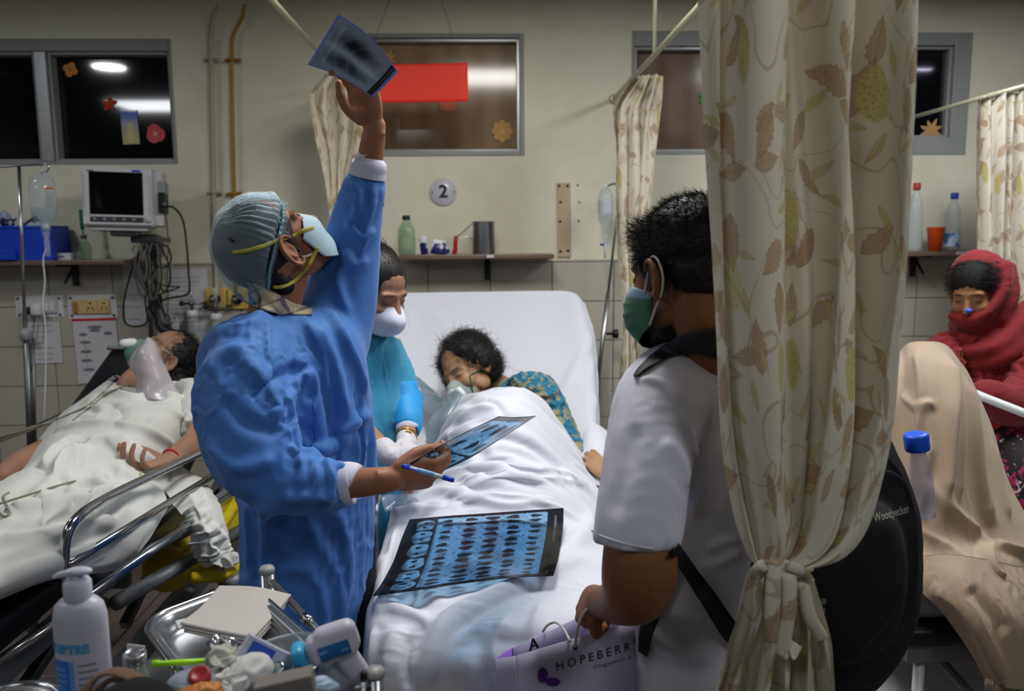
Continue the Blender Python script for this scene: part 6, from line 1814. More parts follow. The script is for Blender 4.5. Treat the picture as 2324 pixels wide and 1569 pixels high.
# straps worn over the shoulder
M['strapblk'] = mat('black_strap', '#0e0e12', .6, bump=.4, bscale=500)
def band(par, name, up, lo, m, th=.008, off=.006, tree=stree, nu=40, nv=8):
    a = [hit(tree, x, y, off, 1.4) for x, y in up]; b = [hit(tree, x, y, off, 1.4) for x, y in lo]
    A_ = spline(np.array(a), nu); B_ = spline(np.array(b), nu)
    v = np.linspace(0, 1, nv)[None, :, None]
    G = A_[:, None] * (1 - v) + B_[:, None] * v
    n0 = norm(CAMP - G.mean((0, 1)))
    G = G + n0 * (np.sin(v * PI) * th * .6)
    F_ = grid(nu, nv)[2]
    V_, F_ = solid(G.reshape(-1, 3), F_, nu, nv, th, N=np.tile(n0, (nu * nv, 1)))
    return mk(name, V_, F_, m, par)
stree2 = bvh((TV, TF.tolist() if isinstance(TF, np.ndarray) else TF), (V, F))
band(BP, 'shoulder_strap', [(1660, 742), (1600, 748), (1545, 762), (1490, 795), (1450, 832), (1437, 852)], [(1680, 835), (1640, 822), (1590, 806), (1540, 806), (1490, 826), (1445, 856)], M['strapblk'], .012, .008, stree2)
band(BP, 'webbing_strap', [(1540, 1232), (1580, 1290), (1625, 1350), (1660, 1400), (1690, 1440)], [(1522, 1262), (1560, 1320), (1598, 1380), (1635, 1440), (1670, 1480)], M['strapblk'], .005, .022, stree2)
band(BP, 'hanging_strap', [(1530, 1262), (1515, 1310), (1480, 1370), (1458, 1400), (1450, 1440), (1448, 1478)], [(1536, 1282), (1522, 1340), (1498, 1400), (1482, 1440), (1474, 1470), (1468, 1492)], M['strapblk'], .005, .012, stree)
mk('side_panel', *cloth_vf([[(1690, 1150, 1.42), (1720, 1150, 1.40), (1800, 1150, 1.38)], [(1665, 1280, 1.40), (1720, 1280, 1.38), (1800, 1290, 1.36)], [(1640, 1380, 1.38), (1720, 1390, 1.36), (1800, 1400, 1.34)], [(1655, 1470, 1.38), (1720, 1480, 1.36), (1800, 1480, 1.34)]]) if False else rings_px([(1740, 1040, 30, 1.45, .04), (1745, 1150, 62, 1.45, .06), (1735, 1290, 80, 1.44, .07), (1725, 1400, 78, 1.44, .07), (1735, 1470, 50, 1.44, .05)]), M['pack'], BP)
# bottle in the side pocket
o = P(2098, 1150, 1.47); tp_ = P(2078, 985, 1.47)
ax = norm(tp_ - o); Rt = frame(np.cross([0, 1, 0], ax), ax)
Rt = np.stack([Rt[:, 0], Rt[:, 1], Rt[:, 2]], 1)
hgt = np.linalg.norm(tp_ - o)
t = thing('water_bottle', o, 'plastic bottle with a bright blue cap sticking up beside the black backpack', 'bottle')
def put(m): V_, F_ = m; return V_ @ Rt.T + o, F_
r = S(26, 1.47)
mk('body', *put(lathe([(r * .85, -.02), (r * 1.0, .0), (r * 1.0, hgt * .35), (r * .92, hgt * .5), (r * .72, hgt * .68), (r * .62, hgt * .80)], (0, 0, 0), 32)), clear_mat('frosted_bottle', (.86, .86, .93), .30, .1, (.6, .6, .7)), t)
mk('cap', *put(lathe([(r * 1.02, hgt * .78), (r * 1.08, hgt * .80), (r * 1.08, hgt * .97), (r * .98, hgt * 1.0), (r * .5, hgt * 1.0)], (0, 0, 0), 32)), mat('bright_blue_cap', '#1858e0', .4), t)
# ================================================================== paper bag
M['bag'] = mat('coated_white_paper', '#b9b4cd', .45, bump=.05, bscale=40)
M['bag_in'] = mat('bag_inside', '#b6aed0', .7)
M['purple'] = mat('purple_print', '#4b1f86', .5); M['lilac'] = mat('lilac_print', '#8a5fc4', .5)
A0 = P(1171, 1489, 1.37); A1 = P(1430, 1412, 1.47)
ux = norm(A1 - A0); dn = norm(np.array([.18, -.05, -1.0])); dn = norm(dn - ux * np.dot(dn, ux))
nf = norm(np.cross(ux, -dn)); 
if nf[1] > 0: nf = -nf
PB = thing('paper_bag', A0 + dn * .3 + ux * .15, 'white paper carrier bag with purple butterfly logo hanging from a cord handle', 'bag')
Wd, Hd = .36, .30
B0 = P(1126, 1496, 1.45); C0 = P(1163, 1470, 1.52); 
def quad(a, b, c, d, th=.0015, n=10, nrm=None, bul=0.0):
    u, v, F_ = grid(n, n)
    V_ = a * ((1 - u) * (1 - v))[:, None] + b * (u * (1 - v))[:, None] + c * (u * v)[:, None] + d * ((1 - u) * v)[:, None]
    if nrm is not None: V_ = V_ + nrm * (bul * np.sin(u * PI) * np.sin(v * PI))[:, None]
    return solid(V_, F_, n, n, th)
b0 = P(1125, 1496, 1.44)
mk('front_panel', *quad(A0, A0 + ux * Wd, A0 + ux * Wd + dn * Hd, A0 + dn * Hd, bul=.004, nrm=nf), M['bag'], PB)
c0 = P(1163, 1471, 1.50); c1 = P(1325, 1396, 1.56)
uxb = norm(c1 - c0)
mk('gusset', *quad(b0, A0, A0 + dn * Hd, b0 + dn * Hd), M['bag'], PB, smooth=False)
mk('gusset', *quad(c0, b0, b0 + dn * Hd, c0 + dn * Hd), M['lilac'], PB, smooth=False)
mk('back_panel', *quad(c0, c0 + uxb * Wd, c0 + uxb * Wd + dn * Hd, c0 + dn * Hd), M['bag_in'], PB, smooth=False)
mk('base', *quad(A0 + dn * Hd, A0 + dn * Hd + ux * Wd, c0 + dn * Hd + uxb * Wd, c0 + dn * Hd), M['bag'], PB, smooth=False)
uy = -dn
def onp(px_, py_):
    """point of the front panel seen at a pixel"""
    v = RM @ np.array([(px_ - 1162) / FPX, -(py_ - 784.5) / FPX, -1.0]); k = np.dot(A0 - CAMP, nf) / np.dot(v, nf)
    return CAMP + v * k + nf * .0035
def txt(s, p0, p1, hpx, m, name, sp=1.0):
    a = onp(*p0); b = onp(*p1); tm = text_mesh(s, 1.0, 'LEFT'); V_ = np.array(tm[0]); w0 = V_[:, 0].max()
    L_ = np.linalg.norm(b - a); xh = np.linalg.norm(onp(p0[0], p0[1]) - onp(p0[0], p0[1] - hpx)) / .72
    V_ = V_ * np.array([L_ / w0, xh, 0]); e = norm(b - a)
    mk(name, *place((V_, tm[1]), a + nf * .002, e, norm(uy - e * np.dot(uy, e))), m, PB, smooth=False)
txt('H O P E B E R R Y', (1258, 1513), (1448, 1460), 21, M['ink'], 'shop_name')
txt('Diagnostics & Healthcare', (1344, 1513), (1500, 1470), 10, M['ink_grey'], 'small_print')
# butterfly logo
for nm, cx, cy, rx, ry, rot in (('wing', 1229, 1530, 13, 20, -.25), ('wing', 1252, 1546, 19, 11, -.25)):
    o = onp(cx, cy) + nf * .002; V_ = [o]; n = 40
    e1 = ux; e2 = norm(uy - ux * np.dot(uy, ux))
    for k in range(n):
        a = 2 * PI * k / n; rr = 1 + .10 * math.cos(2 * a + 1) - (.12 if 1.2 < a < 1.7 else 0)
        x = math.cos(a) * S(rx, 1.37) * rr; y = math.sin(a) * S(ry, 1.37) * rr
        V_.append(o + e1 * (x * math.cos(rot) - y * math.sin(rot)) + e2 * (x * math.sin(rot) + y * math.cos(rot)))
    mk(nm, V_, [(0, k + 1, (k + 1) % n + 1) for k in range(n)], M['purple'], PB, smooth=False)
hole = onp(1303, 1468)
mk('eyelet', *lathe([(.005, 0), (.005, .0015)], hole, 16, nf), M['ink'], PB)
M['cord'] = mat('white_cord', '#c9c5c0', .8, bump=.8, bscale=900)
mk('cord_handle', *tube([hole, P(1310, 1430, 1.40), P(1322, 1398, 1.39), P(1334, 1382, 1.375), P(1345, 1378, 1.375), P(1375, 1400, 1.42), P(1385, 1412, 1.45), P(1400, 1416, 1.46), P(1424, 1409, 1.47)], .0028, 8, seg=50), M['cord'], PB)
mk('cord_handle', *tube([P(1232, 1434, 1.53), P(1242, 1420, 1.52), P(1258, 1413, 1.50), P(1272, 1420, 1.47), P(1284, 1436, 1.43), P(1294, 1456, 1.40)], .0026, 8, seg=30), M['cord'], PB)
mk('cord_handle', *tube([P(1354, 1398, 1.42), P(1355, 1420, 1.43), P(1353, 1440, 1.44)], .0026, 8), M['cord'], PB)
tv2 = text_mesh('A', .032, bold=.001)
mk('inner_print', *place(tv2, P(1211, 1464, 1.50), uxb, uy), M['ink'], PB, smooth=False)
# ================================================================== the large curtain in front
BC = thing('curtain', (P(1780, 784, 1.15)[0], 1.15, P(1780, 1569, 1.15)[2]), 'large gathered leaf print curtain in the foreground tied low in a knot', 'curtain')
FD = [(0, .9), (.05, .1), (.09, .8), (.12, -.2), (.24, -.7), (.34, -.45), (.38, .3), (.42, 1.0), (.47, .7), (.52, .9), (.545, -.1), (.62, -.6), (.70, -.4), (.735, .4), (.76, 1.3), (.785, 1.1), (.81, .0), (.88, -.6), (.95, -.5), (1, .3)]
rows = [(0, 1598, -120, 2072, -120), (.07, 1601, 0, 2074, 0), (.28, 1606, 300, 2078, 300), (.46, 1624, 560, 2076, 560), (.60, 1642, 780, 2056, 780), (.72, 1656, 960, 2036, 950), (.82, 1672, 1090, 2004, 1090), (.90, 1690, 1190, 1968, 1200), (.95, 1702, 1240, 1920, 1262), (.98, 1712, 1272, 1862, 1286), (1, 1722, 1288, 1822, 1292)]
curtain(BC, 'drape', rows, 1.15, FD, .044, 300, 360, .95, .05, 31, ampv=((0, 1), (.8, 1), (.93, .7), (1, .3)))
FD2 = [(0, .2), (.1, 1), (.2, -.3), (.3, .8), (.38, -.5), (.5, 1.1), (.58, -.3), (.68, .9), (.8, -.6), (.9, .7), (1, -.2)]
curtain(BC, 'skirt', [(0, 1718, 1284, 1828, 1288), (.12, 1700, 1312, 1845, 1315), (.4, 1682, 1400, 1862, 1400), (.7, 1648, 1490, 1880, 1480), (1, 1600, 1620, 1895, 1620)], 1.15, FD2, .026, 160, 130, .8, .06, 33, ampv=((0, .3), (.3, 1), (1, 1.3)))
M['curtain_tie'] = M['curtain']
def tie(pts, wd, name, uvs=.1):
    q = spline(np.array([P(*p) for p in pts]), 50)
    V_, F_ = tube(q, wd, 12, flat=(1, .35), ref=(1, 0, .1))
    uv_ = np.stack([V_[:, 0] * 1 + uvs, V_[:, 2]], 1)
    mk(name, V_, F_, M['curtain'], BC, uv=uv_)
tie([(1716, 1288, 1.13), (1740, 1276, 1.11), (1775, 1280, 1.10), (1810, 1292, 1.11), (1835, 1296, 1.14), (1810, 1300, 1.18), (1760, 1298, 1.18), (1716, 1288, 1.13)], .008, 'tie_band')
tie([(1764, 1284, 1.10), (1758, 1330, 1.095), (1756, 1400, 1.095), (1760, 1455, 1.10)], .014, 'tie_tail', .3)
tie([(1782, 1290, 1.10), (1792, 1320, 1.09), (1790, 1390, 1.09), (1778, 1470, 1.095), (1792, 1484, 1.095), (1806, 1460, 1.10)], .011, 'tie_tail', .5)
tie([(1800, 1292, 1.11), (1822, 1330, 1.10), (1838, 1400, 1.10), (1866, 1450, 1.11)], .010, 'tie_loop', .7)
tie([(1738, 1282, 1.10), (1718, 1292, 1.10), (1712, 1310, 1.11), (1728, 1300, 1.11), (1746, 1290, 1.10)], .009, 'tie_knot', .9)
tie([(1790, 1284, 1.09), (1822, 1300, 1.09), (1838, 1322, 1.10)], .008, 'tie_knot', .2)
parts = []
for k in range(14):
    r = random.Random(k); x = 1876 + k * .8; y = 1440 + k * 6
    parts.append(tube([P(1872, 1430 + k * 2, 1.12), P(x + r.uniform(-4, 4), y + 16, 1.12), P(x + r.uniform(-8, 6), y + r.uniform(28, 40), 1.12)], .0006, 4))
mk('frayed_edge', *cat_(*parts), M['cord'], BC, kind='stuff')
# ================================================================== the nurse
M['gown_teal'] = mat('teal_nonwoven_gown', '#2f8fb4', .6, bump=.25, bscale=900, var=.06, sheen=.15)
M['glove'] = mat('latex_glove', '#c9c5cc', .5, bump=.1, bscale=200, sss=.1)
M['gold'] = mat('gold_metal', '#b8913a', .3, 1.0)
NUR = thing('person', (-.36, 2.5, 0), 'person in a teal gown and white mask bending over the middle bed with gloved hands', 'person')
T = rotm(0, 0, -38) @ rotm(0, 22, 0)
O = P(808, 668, 2.40) - T @ np.array([-.008, -.080, -.008]) * .98
s_ = .98
parts = head_parts(T, O, s_, jaw=.92)
parts.append(tube([hl(T, O, (-.02, 0, -.03), s_), P(835, 730, 2.50), P(840, 775, 2.52), P(845, 810, 2.53)], [.05, .052, .055, .08], 20, seg=14, round_=True))
parts.append(rings([(-.375, 2.54, 1.28, .10, .07), (-.38, 2.54, 1.18, .12, .08), (-.38, 2.52, 1.0, .10, .08), (-.38, 2.5, .85, .12, .09)], 30, True, 16))
parts.append(tube_px([(890, 830, 2.56, .042), (915, 900, 2.52, .038), (925, 950, 2.42, .034), (924, 985, 2.36, .027), (924, 1000, 2.33, .023)]))
parts.append(tube_px([(800, 840, 2.45, .042), (800, 950, 2.36, .038), (845, 1000, 2.28, .034), (868, 1024, 2.24, .030), (885, 1035, 2.2, .027)]))
for q in (-1, 1):
    parts.append(tube([(-.38 + q * .06, 2.5, .85), (-.38 + q * .06, 2.5, .5), (-.38 + q * .06, 2.5, .1)], [.08, .055, .04], 16, seg=12, round_=True))
    parts.append(ell((-.34 + q * .06, 2.5, .04), (.11, .042, .04)))
V, F = remesh(parts, .0042, 3)
V = sculpt(V, T, O, s_)
C = face_paint(V, T, O, s_, '#a07660', beard=0, seed=7, hair='#1a1210')
mk('body', V, F, M['skin'], NUR, colr=C)
hb = remesh([(hl(T, O, a[0], s_), a[1]) for a in (ell((-.024, 0, .047), (.101, .083, .091), n=40, m=28), ell((-.066, 0, .012), (.055, .068, .06)), ell((.018, .056, .036), (.038, .023, .040)), ell((.018, -.056, .036), (.038, .023, .040)), ell((-.125, 0, .02), (.035, .04, .04)))], .005, 3)
L = tohl(T, O, hb[0], s_); g_ = (np.sin(np.arctan2(L[:, 1], L[:, 2] + .02) * 34 + 3 * np.sin(L[:, 0] * 40)) * .0001)[:, None]
HB = (hb[0] + vnormals(hb[0], hb[1]) * g_, hb[1])
mk('hair', *HB, M['hair_dark'], NUR)
q, n_ = shell_sample(HB[0], HB[1], 5000, 8)
Lq = tohl(T, O, q, s_)
d_ = np.stack([-.9 + 0 * Lq[:, 0], Lq[:, 1] * 1.0, .1 + 0 * Lq[:, 0]], 1) @ T.T + n_ * .12
strands('hair_strands', q, d_ / np.linalg.norm(d_, axis=1)[:, None], .045, NUR, M['hair_dark'], 4, .0006, wob=.06, seed=3)
lp = [hl(T, O, p, s_) for p in ((-.08, .02, .14), (-.06, .02, .155), (-.035, .02, .15), (-.03, .02, .13))]
mk('loose_hair', *tube(lp, .001, 5, seg=16), M['hair_dark'], NUR)
mv, mf = mask_patch(T, O, s_, out=.022, fold='beak', top=-.012, bot=-.118, sx=.024, zs=(-.036, -.078), w=.064)
mk('face_mask', mv, mf, M['mask_white'], NUR)
for a, b in (((.026, -.066, -.036), (.006, -.079, .012)), ((.022, -.067, -.078), (-.012, -.080, -.036))):
    pa, pb = hl(T, O, a, s_), hl(T, O, b, s_); mid = (pa + pb) / 2 + T @ np.array([0, -.004, 0])
    mk('ear_loop', *tube([pa, mid, pb], .0019, 6, seg=12), M['strap_white'], NUR)
gp = [rings_px([(838, 752, 36, 2.50, .055), (842, 775, 66, 2.51, .085), (846, 805, 76, 2.52, .11), (848, 860, 80, 2.52, .12), (850, 920, 82, 2.5, .13), (845, 1000, 78, 2.48, .13), (840, 1100, 78, 2.46, .13), (838, 1250, 80, 2.46, .13), (838, 1500, 82, 2.48, .14)], sub=40),
      tube_px([(875, 800, 2.54, .058), (903, 850, 2.52, .055), (918, 900, 2.49, .050), (925, 940, 2.43, .043), (926, 966, 2.40, .038)], seg=24, round_=False),
      tube_px([(800, 800, 2.46, .058), (788, 880, 2.40, .055), (800, 960, 2.34, .05), (838, 998, 2.29, .042)], seg=24, round_=False)]
NV, NF = gown_mesh(gp, .013, .20, .12, 38, noise=.008, freq=30, sm=7, nscale=(1, 1, .45))
mk('gown', NV, NF, M['gown_teal'], NUR)
sl = tube_px([(912, 880, 2.50, .056), (921, 915, 2.47, .053), (926, 945, 2.42, .046), (928, 968, 2.395, .041), (927, 972, 2.39, .036)], seg=26, round_=False, n=36)
V_, F_ = sl; V_ = V_ + (fnoise(V_, 60, 4) * .003)[:, None]
mk('sleeve', V_, F_, mat('bright_blue_sleeve', '#1f93d8', .55, bump=.2, bscale=500), NUR)
mk('cuff', *tube_px([(927, 970, 2.392, .0385), (926, 976, 2.382, .037), (926, 978, 2.38, .030)], n=30, round_=False, seg=8), M['cuff'], NUR)
# gloved hands
W = P(922, 1003, 2.325)
hp_, tp1, _t = hand_parts(W, P(952, 1052, 2.22) - W, (.75, -.45, .5), (-1, -.3, 0), [(35, 45, 20), (42, 48, 22), (45, 50, 25), (48, 50, 25)], spread=(4, 1, -1, -3), thumb=[(.75, .5, -.4), (.95, .1, -.3), (.95, 0, -.2)], s=.92)
hp_.append(tube_px([(921, 998, 2.33, .031), (924, 1008, 2.315, .030)], n=16, seg=4))
V_, F_ = remesh(hp_, .0038, 3); mk('glove', wrinkle(V_, F_, .08, .05, 20, .05, None, None, .0006, 150, 3), F_, M['glove'], NUR)
W = P(884, 1036, 2.2)
hp_, tp2, _t = hand_parts(W, P(948, 1052, 2.16) - W, (-.1, -.8, .55), (0, .3, 1), [(30, 40, 20), (35, 45, 20), (40, 48, 25), (45, 50, 25)], spread=(3, 1, -1, -3), thumb=[(.75, .5, -.4), (.95, .1, -.3), (.95, 0, -.2)], s=.92)
hp_.append(tube_px([(872, 1022, 2.225, .037), (888, 1038, 2.195, .031)], n=16, seg=6))
V_, F_ = remesh(hp_, .0038, 3); mk('glove', wrinkle(V_, F_, .10, .05, 20, .05, None, None, .0008, 130, 4), F_, M['glove'], NUR)
c = P(923, 992, 2.345); axn = norm(P(924, 1003, 2.32) - P(923, 985, 2.365))
wt = thing('wristwatch', c, 'gold bracelet watch above the glove of the teal gowned helper', 'watch')
mk('bracelet', *tube([c + 0.0278 * (np.cross(axn, [0, 0, 1]) / np.linalg.norm(np.cross(axn, [0, 0, 1])) * math.cos(a) + np.cross(axn, np.cross(axn, [0, 0, 1])) / np.linalg.norm(np.cross(axn, [0, 0, 1])) * math.sin(a)) for a in np.linspace(0, 2 * PI, 30)], .0035, 8), M['gold'], wt)
mk('dial', *lathe([(.011, 0), (.012, .004), (.010, .006)], c + norm(CAMP - c) * .026 + (0.004, 0, .008), 20, norm(CAMP - c)), M['gold'], wt)
# wrapped supplies beside the bed rail
for i, (px_, py_, d_, rot_, lb) in enumerate(((905, 1140, 2.32, 20, 'clear crinkled wrapper on the bed edge under the lowered hand'), (938, 1150, 2.3, -30, 'second crinkled wrapper nearer the patient on the bed edge'))):
    o = P(px_, py_, d_)
    u, v, F_ = grid(26, 26); V_ = np.stack([(u - .5) * .10, (v - .5) * .07, .012 * np.sin(u * PI) * np.sin(v * PI)], 1)
    V_ = wrinkle(V_, F_, .35, .03, 50, .05, None, None, .004, 120, i + 4) @ rotm(25, 5, rot_).T + o
    V_, F_ = solid(V_, F_, 26, 26, .001)
    mk('plastic_wrapper', V_, F_, clear_mat('wrapper', (.85, .88, .95), .22, .08, (.7, .74, .85)), None, label=lb, cat='wrapper')

# ================================================================== patient in the middle bed
T = frame((-.62, -.74, -.20), (-.46, .16, .75))
s_ = 1.06
O = P(1096, 826, 3.02) - T @ np.array([-.008, .079, -.008]) * s_
parts = head_parts(T, O, s_, jaw=.92)
parts.append(tube([hl(T, O, (-.02, .0, -.04), s_), P(1112, 868, 3.12), P(1155, 892, 3.10), P(1190, 915, 3.08)], [.05, .046, .058, .08], 20, seg=14, round_=True))
parts.append(tube_px([(1180, 905, 3.08, .07), (1215, 960, 2.98, .10), (1200, 1060, 2.78, .10), (1180, 1120, 2.55, .10)], seg=20))
parts.append(tube_px([(1190, 900, 3.05, .05), (1245, 935, 3.0, .045), (1300, 1010, 2.92, .04), (1340, 1050, 2.8, .03), (1378, 1082, 2.62, .024)], seg=24))
W = P(1380, 1083, 2.62)
hp_, _a, _b = hand_parts(W, P(1346, 1046, 2.68) - W, (-.2, -.5, .8), (0, 1, 0), [(15, 25, 15), (18, 28, 15), (22, 30, 15), (25, 32, 15)], s=.9)
parts += hp_
for q in (-1, 1): parts.append(tube_px([(1180 + q * 50, 1110, 2.6, .075), (1170 + q * 60, 1200, 2.3, .055), (1170 + q * 60, 1320, 1.95, .04)], seg=14))
V, F = remesh(parts, .0045, 3)
V = sculpt(V, T, O, s_)
C = face_paint(V, T, O, s_, '#a5805f', seed=9, hair='#2a2220')
mk('body', V, F, M['skin'], PT2, colr=C)
tipn = _a[0]
mk('nail', *ell(_a[0] + (0, -.004, .003), (.006, .005, .006)), mat('red_nail', '#b81f28', .3), PT2)
hb = remesh([(hl(T, O, a[0], s_), a[1]) for a in (ell((-.034, 0, .050), (.103, .096, .094), n=40, m=28), ell((-.070, 0, -.005), (.065, .095, .085)), ell((.020, -.055, .055), (.040, .035, .05)), ell((.016, .048, .070), (.040, .04, .035)), ell((-.020, -.095, -.01), (.05, .04, .09)), ell((-.035, .085, .02), (.05, .02, .06)))], .005, 3)
HB = (wrinkle(hb[0], hb[1], .25, .03, 30, .05, None, None, .002, 160, 2), hb[1])
M['hair_grey'] = hair_m('dark_greying_hair', '#1d1a1b')
mk('hair', *HB, M['hair_grey'], PT2)
def notface(c):
    L = tohl(T, O, c, s_); return (L[:, 2] > -.04) | (L[:, 0] < -.02)
q, n_ = shell_sample(HB[0], HB[1], 4200, 8, notface)
Lq = tohl(T, O, q, s_)
bias = np.stack([np.where(Lq[:, 0] > .04, -.5, -.1), Lq[:, 1] * 4, .35 + 0 * Lq[:, 0]], 1) @ T.T
d_ = n_ * .8 + bias * .6
strands('hair_curls', q, d_ / np.linalg.norm(d_, axis=1)[:, None], .060, PT2, M['hair_grey'], 8, .0006, curl=.70, wob=.20, seed=12)
q, n_ = shell_sample(HB[0], HB[1], 260, 18, notface)
strands('hair_curls', q, n_, .085, PT2, mat('grey_hair', '#4c474a', .5), 12, .0006, curl=.45, wob=.15, seed=13)
# oxygen mask
OM = thing('oxygen_mask', O, 'clear oxygen mask with a green disc and collapsed bag on the sleeping curly haired patient', 'mask')
M['mask_clear'] = clear_mat('mask_vinyl', (.80, .92, .91), .36, .06, (.62, .80, .80))
n = 44
u, v, F_ = grid(n, n); a = u * 2 * PI; rr = v
dome = np.sqrt(np.maximum(0, 1 - rr ** 2.4))
zz = -.056 + np.sin(a) * rr * np.where(np.sin(a) > 0, .052, .050); yy = np.cos(a) * rr * (.041 + .007 * -np.sin(a))
xx = .080 + dome * .052 - .028 * (np.abs(yy) / .04) ** 2 * rr + .012 * np.clip(np.sin(a), 0, 1) * rr
Lm = np.stack([xx, yy, zz], 1)
V_ = hl(T, O, Lm, s_)
mk('mask_cup', V_, F_, M['mask_clear'], OM)
rimp = hl(T, O, Lm.reshape(n, n, 3)[:, -1], s_)
mk('mask_rim', *tube(rimp, .0035, 8), M['mask_clear'], OM)
cdisc = hl(T, O, (.134, .008, -.052), s_); ndisc = T @ norm([1, .15, .1])
mk('valve_ring', *lathe([(.024, -.004), (.022, .004), (.016, .005)], cdisc, 28, ndisc), M['white_plastic'], OM)
mk('green_disc', *lathe([(.0125, 0), (.0125, .006), (.010, .0075)], cdisc, 24, ndisc), mat('mint_plastic', '#5aa683', .4), OM)
mk('neck_connector', *tube([hl(T, O, (.120, .0, -.072), s_), P(1040, 885, 2.93), P(1050, 900, 2.92)], [.012, .013, .017], 14, seg=10), M['white_plastic'], OM)
grn = mat('green_elastic', '#1c5b40', .6)
ptree = bvh((V, F), (V_, F_.tolist()), (HB[0], HB[1].tolist() if isinstance(HB[1], np.ndarray) else HB[1]))
strap(OM, ptree, [(1066, 853), (1074, 848), (1086, 844), (1100, 843), (1108, 848)], .0028, grn, 'green_strap', off=.004, fb=3.0)
strap(OM, ptree, [(1066, 853), (1069, 872), (1072, 885), (1076, 905)], .0028, grn, 'green_strap', off=.006, fb=2.95)
M['bag_vinyl'] = clear_mat('reservoir_vinyl', (.72, .80, .84), .38, .12, (.42, .52, .58))
u, v, F_, = None, None, None
bv, bf, u, v = patch([[(1036, 886, 2.93), (1048, 894, 2.90), (1062, 908, 2.92)], [(1005, 915, 2.95), (1026, 925, 2.87), (1052, 930, 2.90)], [(985, 945, 2.95), (1008, 955, 2.84), (1035, 960, 2.88)], [(972, 975, 2.93), (995, 985, 2.85), (1012, 990, 2.88)], [(972, 1000, 2.92), (985, 1010, 2.86), (1000, 1015, 2.88)], [(975, 1045, 2.88), (982, 1048, 2.84), (988, 1050, 2.86)]], 30, 50)
bv = wrinkle(bv, bf, .15, .03, 50, .05, None, None, .002, 90, 3)
bv, bf = solid(bv, bf, 30, 50, .008)
mk('reservoir_bag', bv, bf, M['bag_vinyl'], OM)
mk('tubing', *tube([P(935, 905, 3.15), P(960, 896, 3.12), P(985, 895, 3.08), P(1008, 905, 3.0), P(1022, 915, 2.97)], .0035, 8, seg=24), M['clear'], OM)
bv, bf, u, v = patch([[(925, 842, 3.25), (950, 858, 3.2), (975, 885, 3.15)], [(955, 880, 3.2), (978, 890, 3.12), (1000, 905, 3.05)], [(960, 930, 3.1), (975, 940, 3.05), (990, 950, 3.0)]], 24, 30)
bv = wrinkle(bv, bf, .12, .03, 40, .05, None, None, .002, 80, 5); bv, bf = solid(bv, bf, 24, 30, .003)
mk('plastic_sleeve', bv, bf, M['bag_vinyl'], OM)
# patterned sleeve
def batik(b):
    n = noisex(22, 3, dist=1.2); n2 = noisex(60, 2)
    a = mixc(n.step(.50, .56), s2l('#1d6f8e'), s2l('#8f8a6a'))
    return mixc(n2.step(.58, .66) * .7, a, s2l('#0e4a6a'))
SL = gown_mesh([tube_px([(1150, 885, 3.0, .035), (1190, 878, 2.98, .060), (1225, 895, 2.97, .072), (1260, 945, 2.95, .062), (1290, 1000, 2.9, .048), (1318, 1038, 2.85, .040), (1345, 1065, 2.8, .032)], seg=34)], .010, .25, .12, 4, noise=.006, freq=50, sm=3, nscale=(1, 1, 1))
mk('dress_sleeve', *SL, mat('teal_gold_batik', '#1d6f8e', .75, fn=batik), PT2)
mk('hair_tie', *tube([P(1152, 878, 2.95), P(1156, 868, 2.94), P(1162, 860, 2.94), P(1166, 862, 2.94)], .0035, 8, seg=14), M['black_plastic'], PT2)

# ================================================================== patient on the trolley
s_ = .98
T = frame((-.42, -.42, .80), (.72, .58, .30))
O = P(372, 812, 3.12)
parts = head_parts(T, O, s_)
parts.append(tube([hl(T, O, (-.01, 0, -.05), s_), P(325, 855, 3.02), P(300, 880, 2.99), P(300, 900, 2.98)], [.055, .056, .058, .06], 20, seg=14, round_=True))
parts.append(tube_px([(300, 905, 2.99, .06), (290, 965, 2.82, .06), (220, 1050, 2.56, .06), (150, 1130, 2.3, .06)], seg=20))
for dx in (-40, 40): parts.append(tube_px([(180 + dx, 1100, 2.45, .05), (110 + dx, 1200, 2.12, .04), (0 + dx, 1310, 1.84, .035)], seg=16))
parts.append(tube_px([(430, 905, 2.95, .05), (456, 960, 2.70, .046), (452, 992, 2.56, .042), (430, 1012, 2.46, .036), (398, 1035, 2.37, .028), (384, 1044, 2.34, .025)], seg=30))
W = P(382, 1044, 2.335)
hp_, _a, _b = hand_parts(W, P(300, 1062, 2.24) - W, (.1, .3, -.95), (-.2, .6, .3), [(30, 40, 20), (34, 45, 22), (38, 48, 24), (42, 50, 25)], thumb=[(.7, .55, -.5), (.9, .25, -.25), (.95, .1, -.1)], s=1.0)
parts += hp_
parts.append(tube_px([(130, 1010, 2.7, .04), (80, 1035, 2.52, .04), (45, 1052, 2.44, .036), (5, 1078, 2.36, .03)], seg=16))
V, F = remesh(parts, .0045, 3)
V = sculpt(V, T, O, s_)
C = face_paint(V, T, O, s_, '#9c7560', seed=12, hair='#1a1412')
mk('body', V, F, M['skin'], PT1, colr=C)
hb = remesh([(hl(T, O, a[0], s_), a[1]) for a in (ell((-.030, 0, .040), (.100, .084, .094), n=40, m=28), ell((-.085, -.02, .02), (.06, .10, .09)), ell((-.08, .06, -.05), (.05, .06, .07)))], .006, 3)
HB = (wrinkle(hb[0], hb[1], .25, .03, 30, .05, None, None, .002, 160, 2), hb[1])
mk('hair', *HB, M['hair_black'], PT1)
q, n_ = shell_sample(HB[0], HB[1], 2500, 4, lambda c: tohl(T, O, c, s_)[:, 0] < .05)
strands('hair_curls', q, n_, .05, PT1, M['hair_black'], 7, .0007, curl=.6, wob=.2, grav=.08, seed=3)
q = np.array([P(300 + k, 862 + k * .1, 3.0) for k in np.linspace(-30, 10, 120)]); 
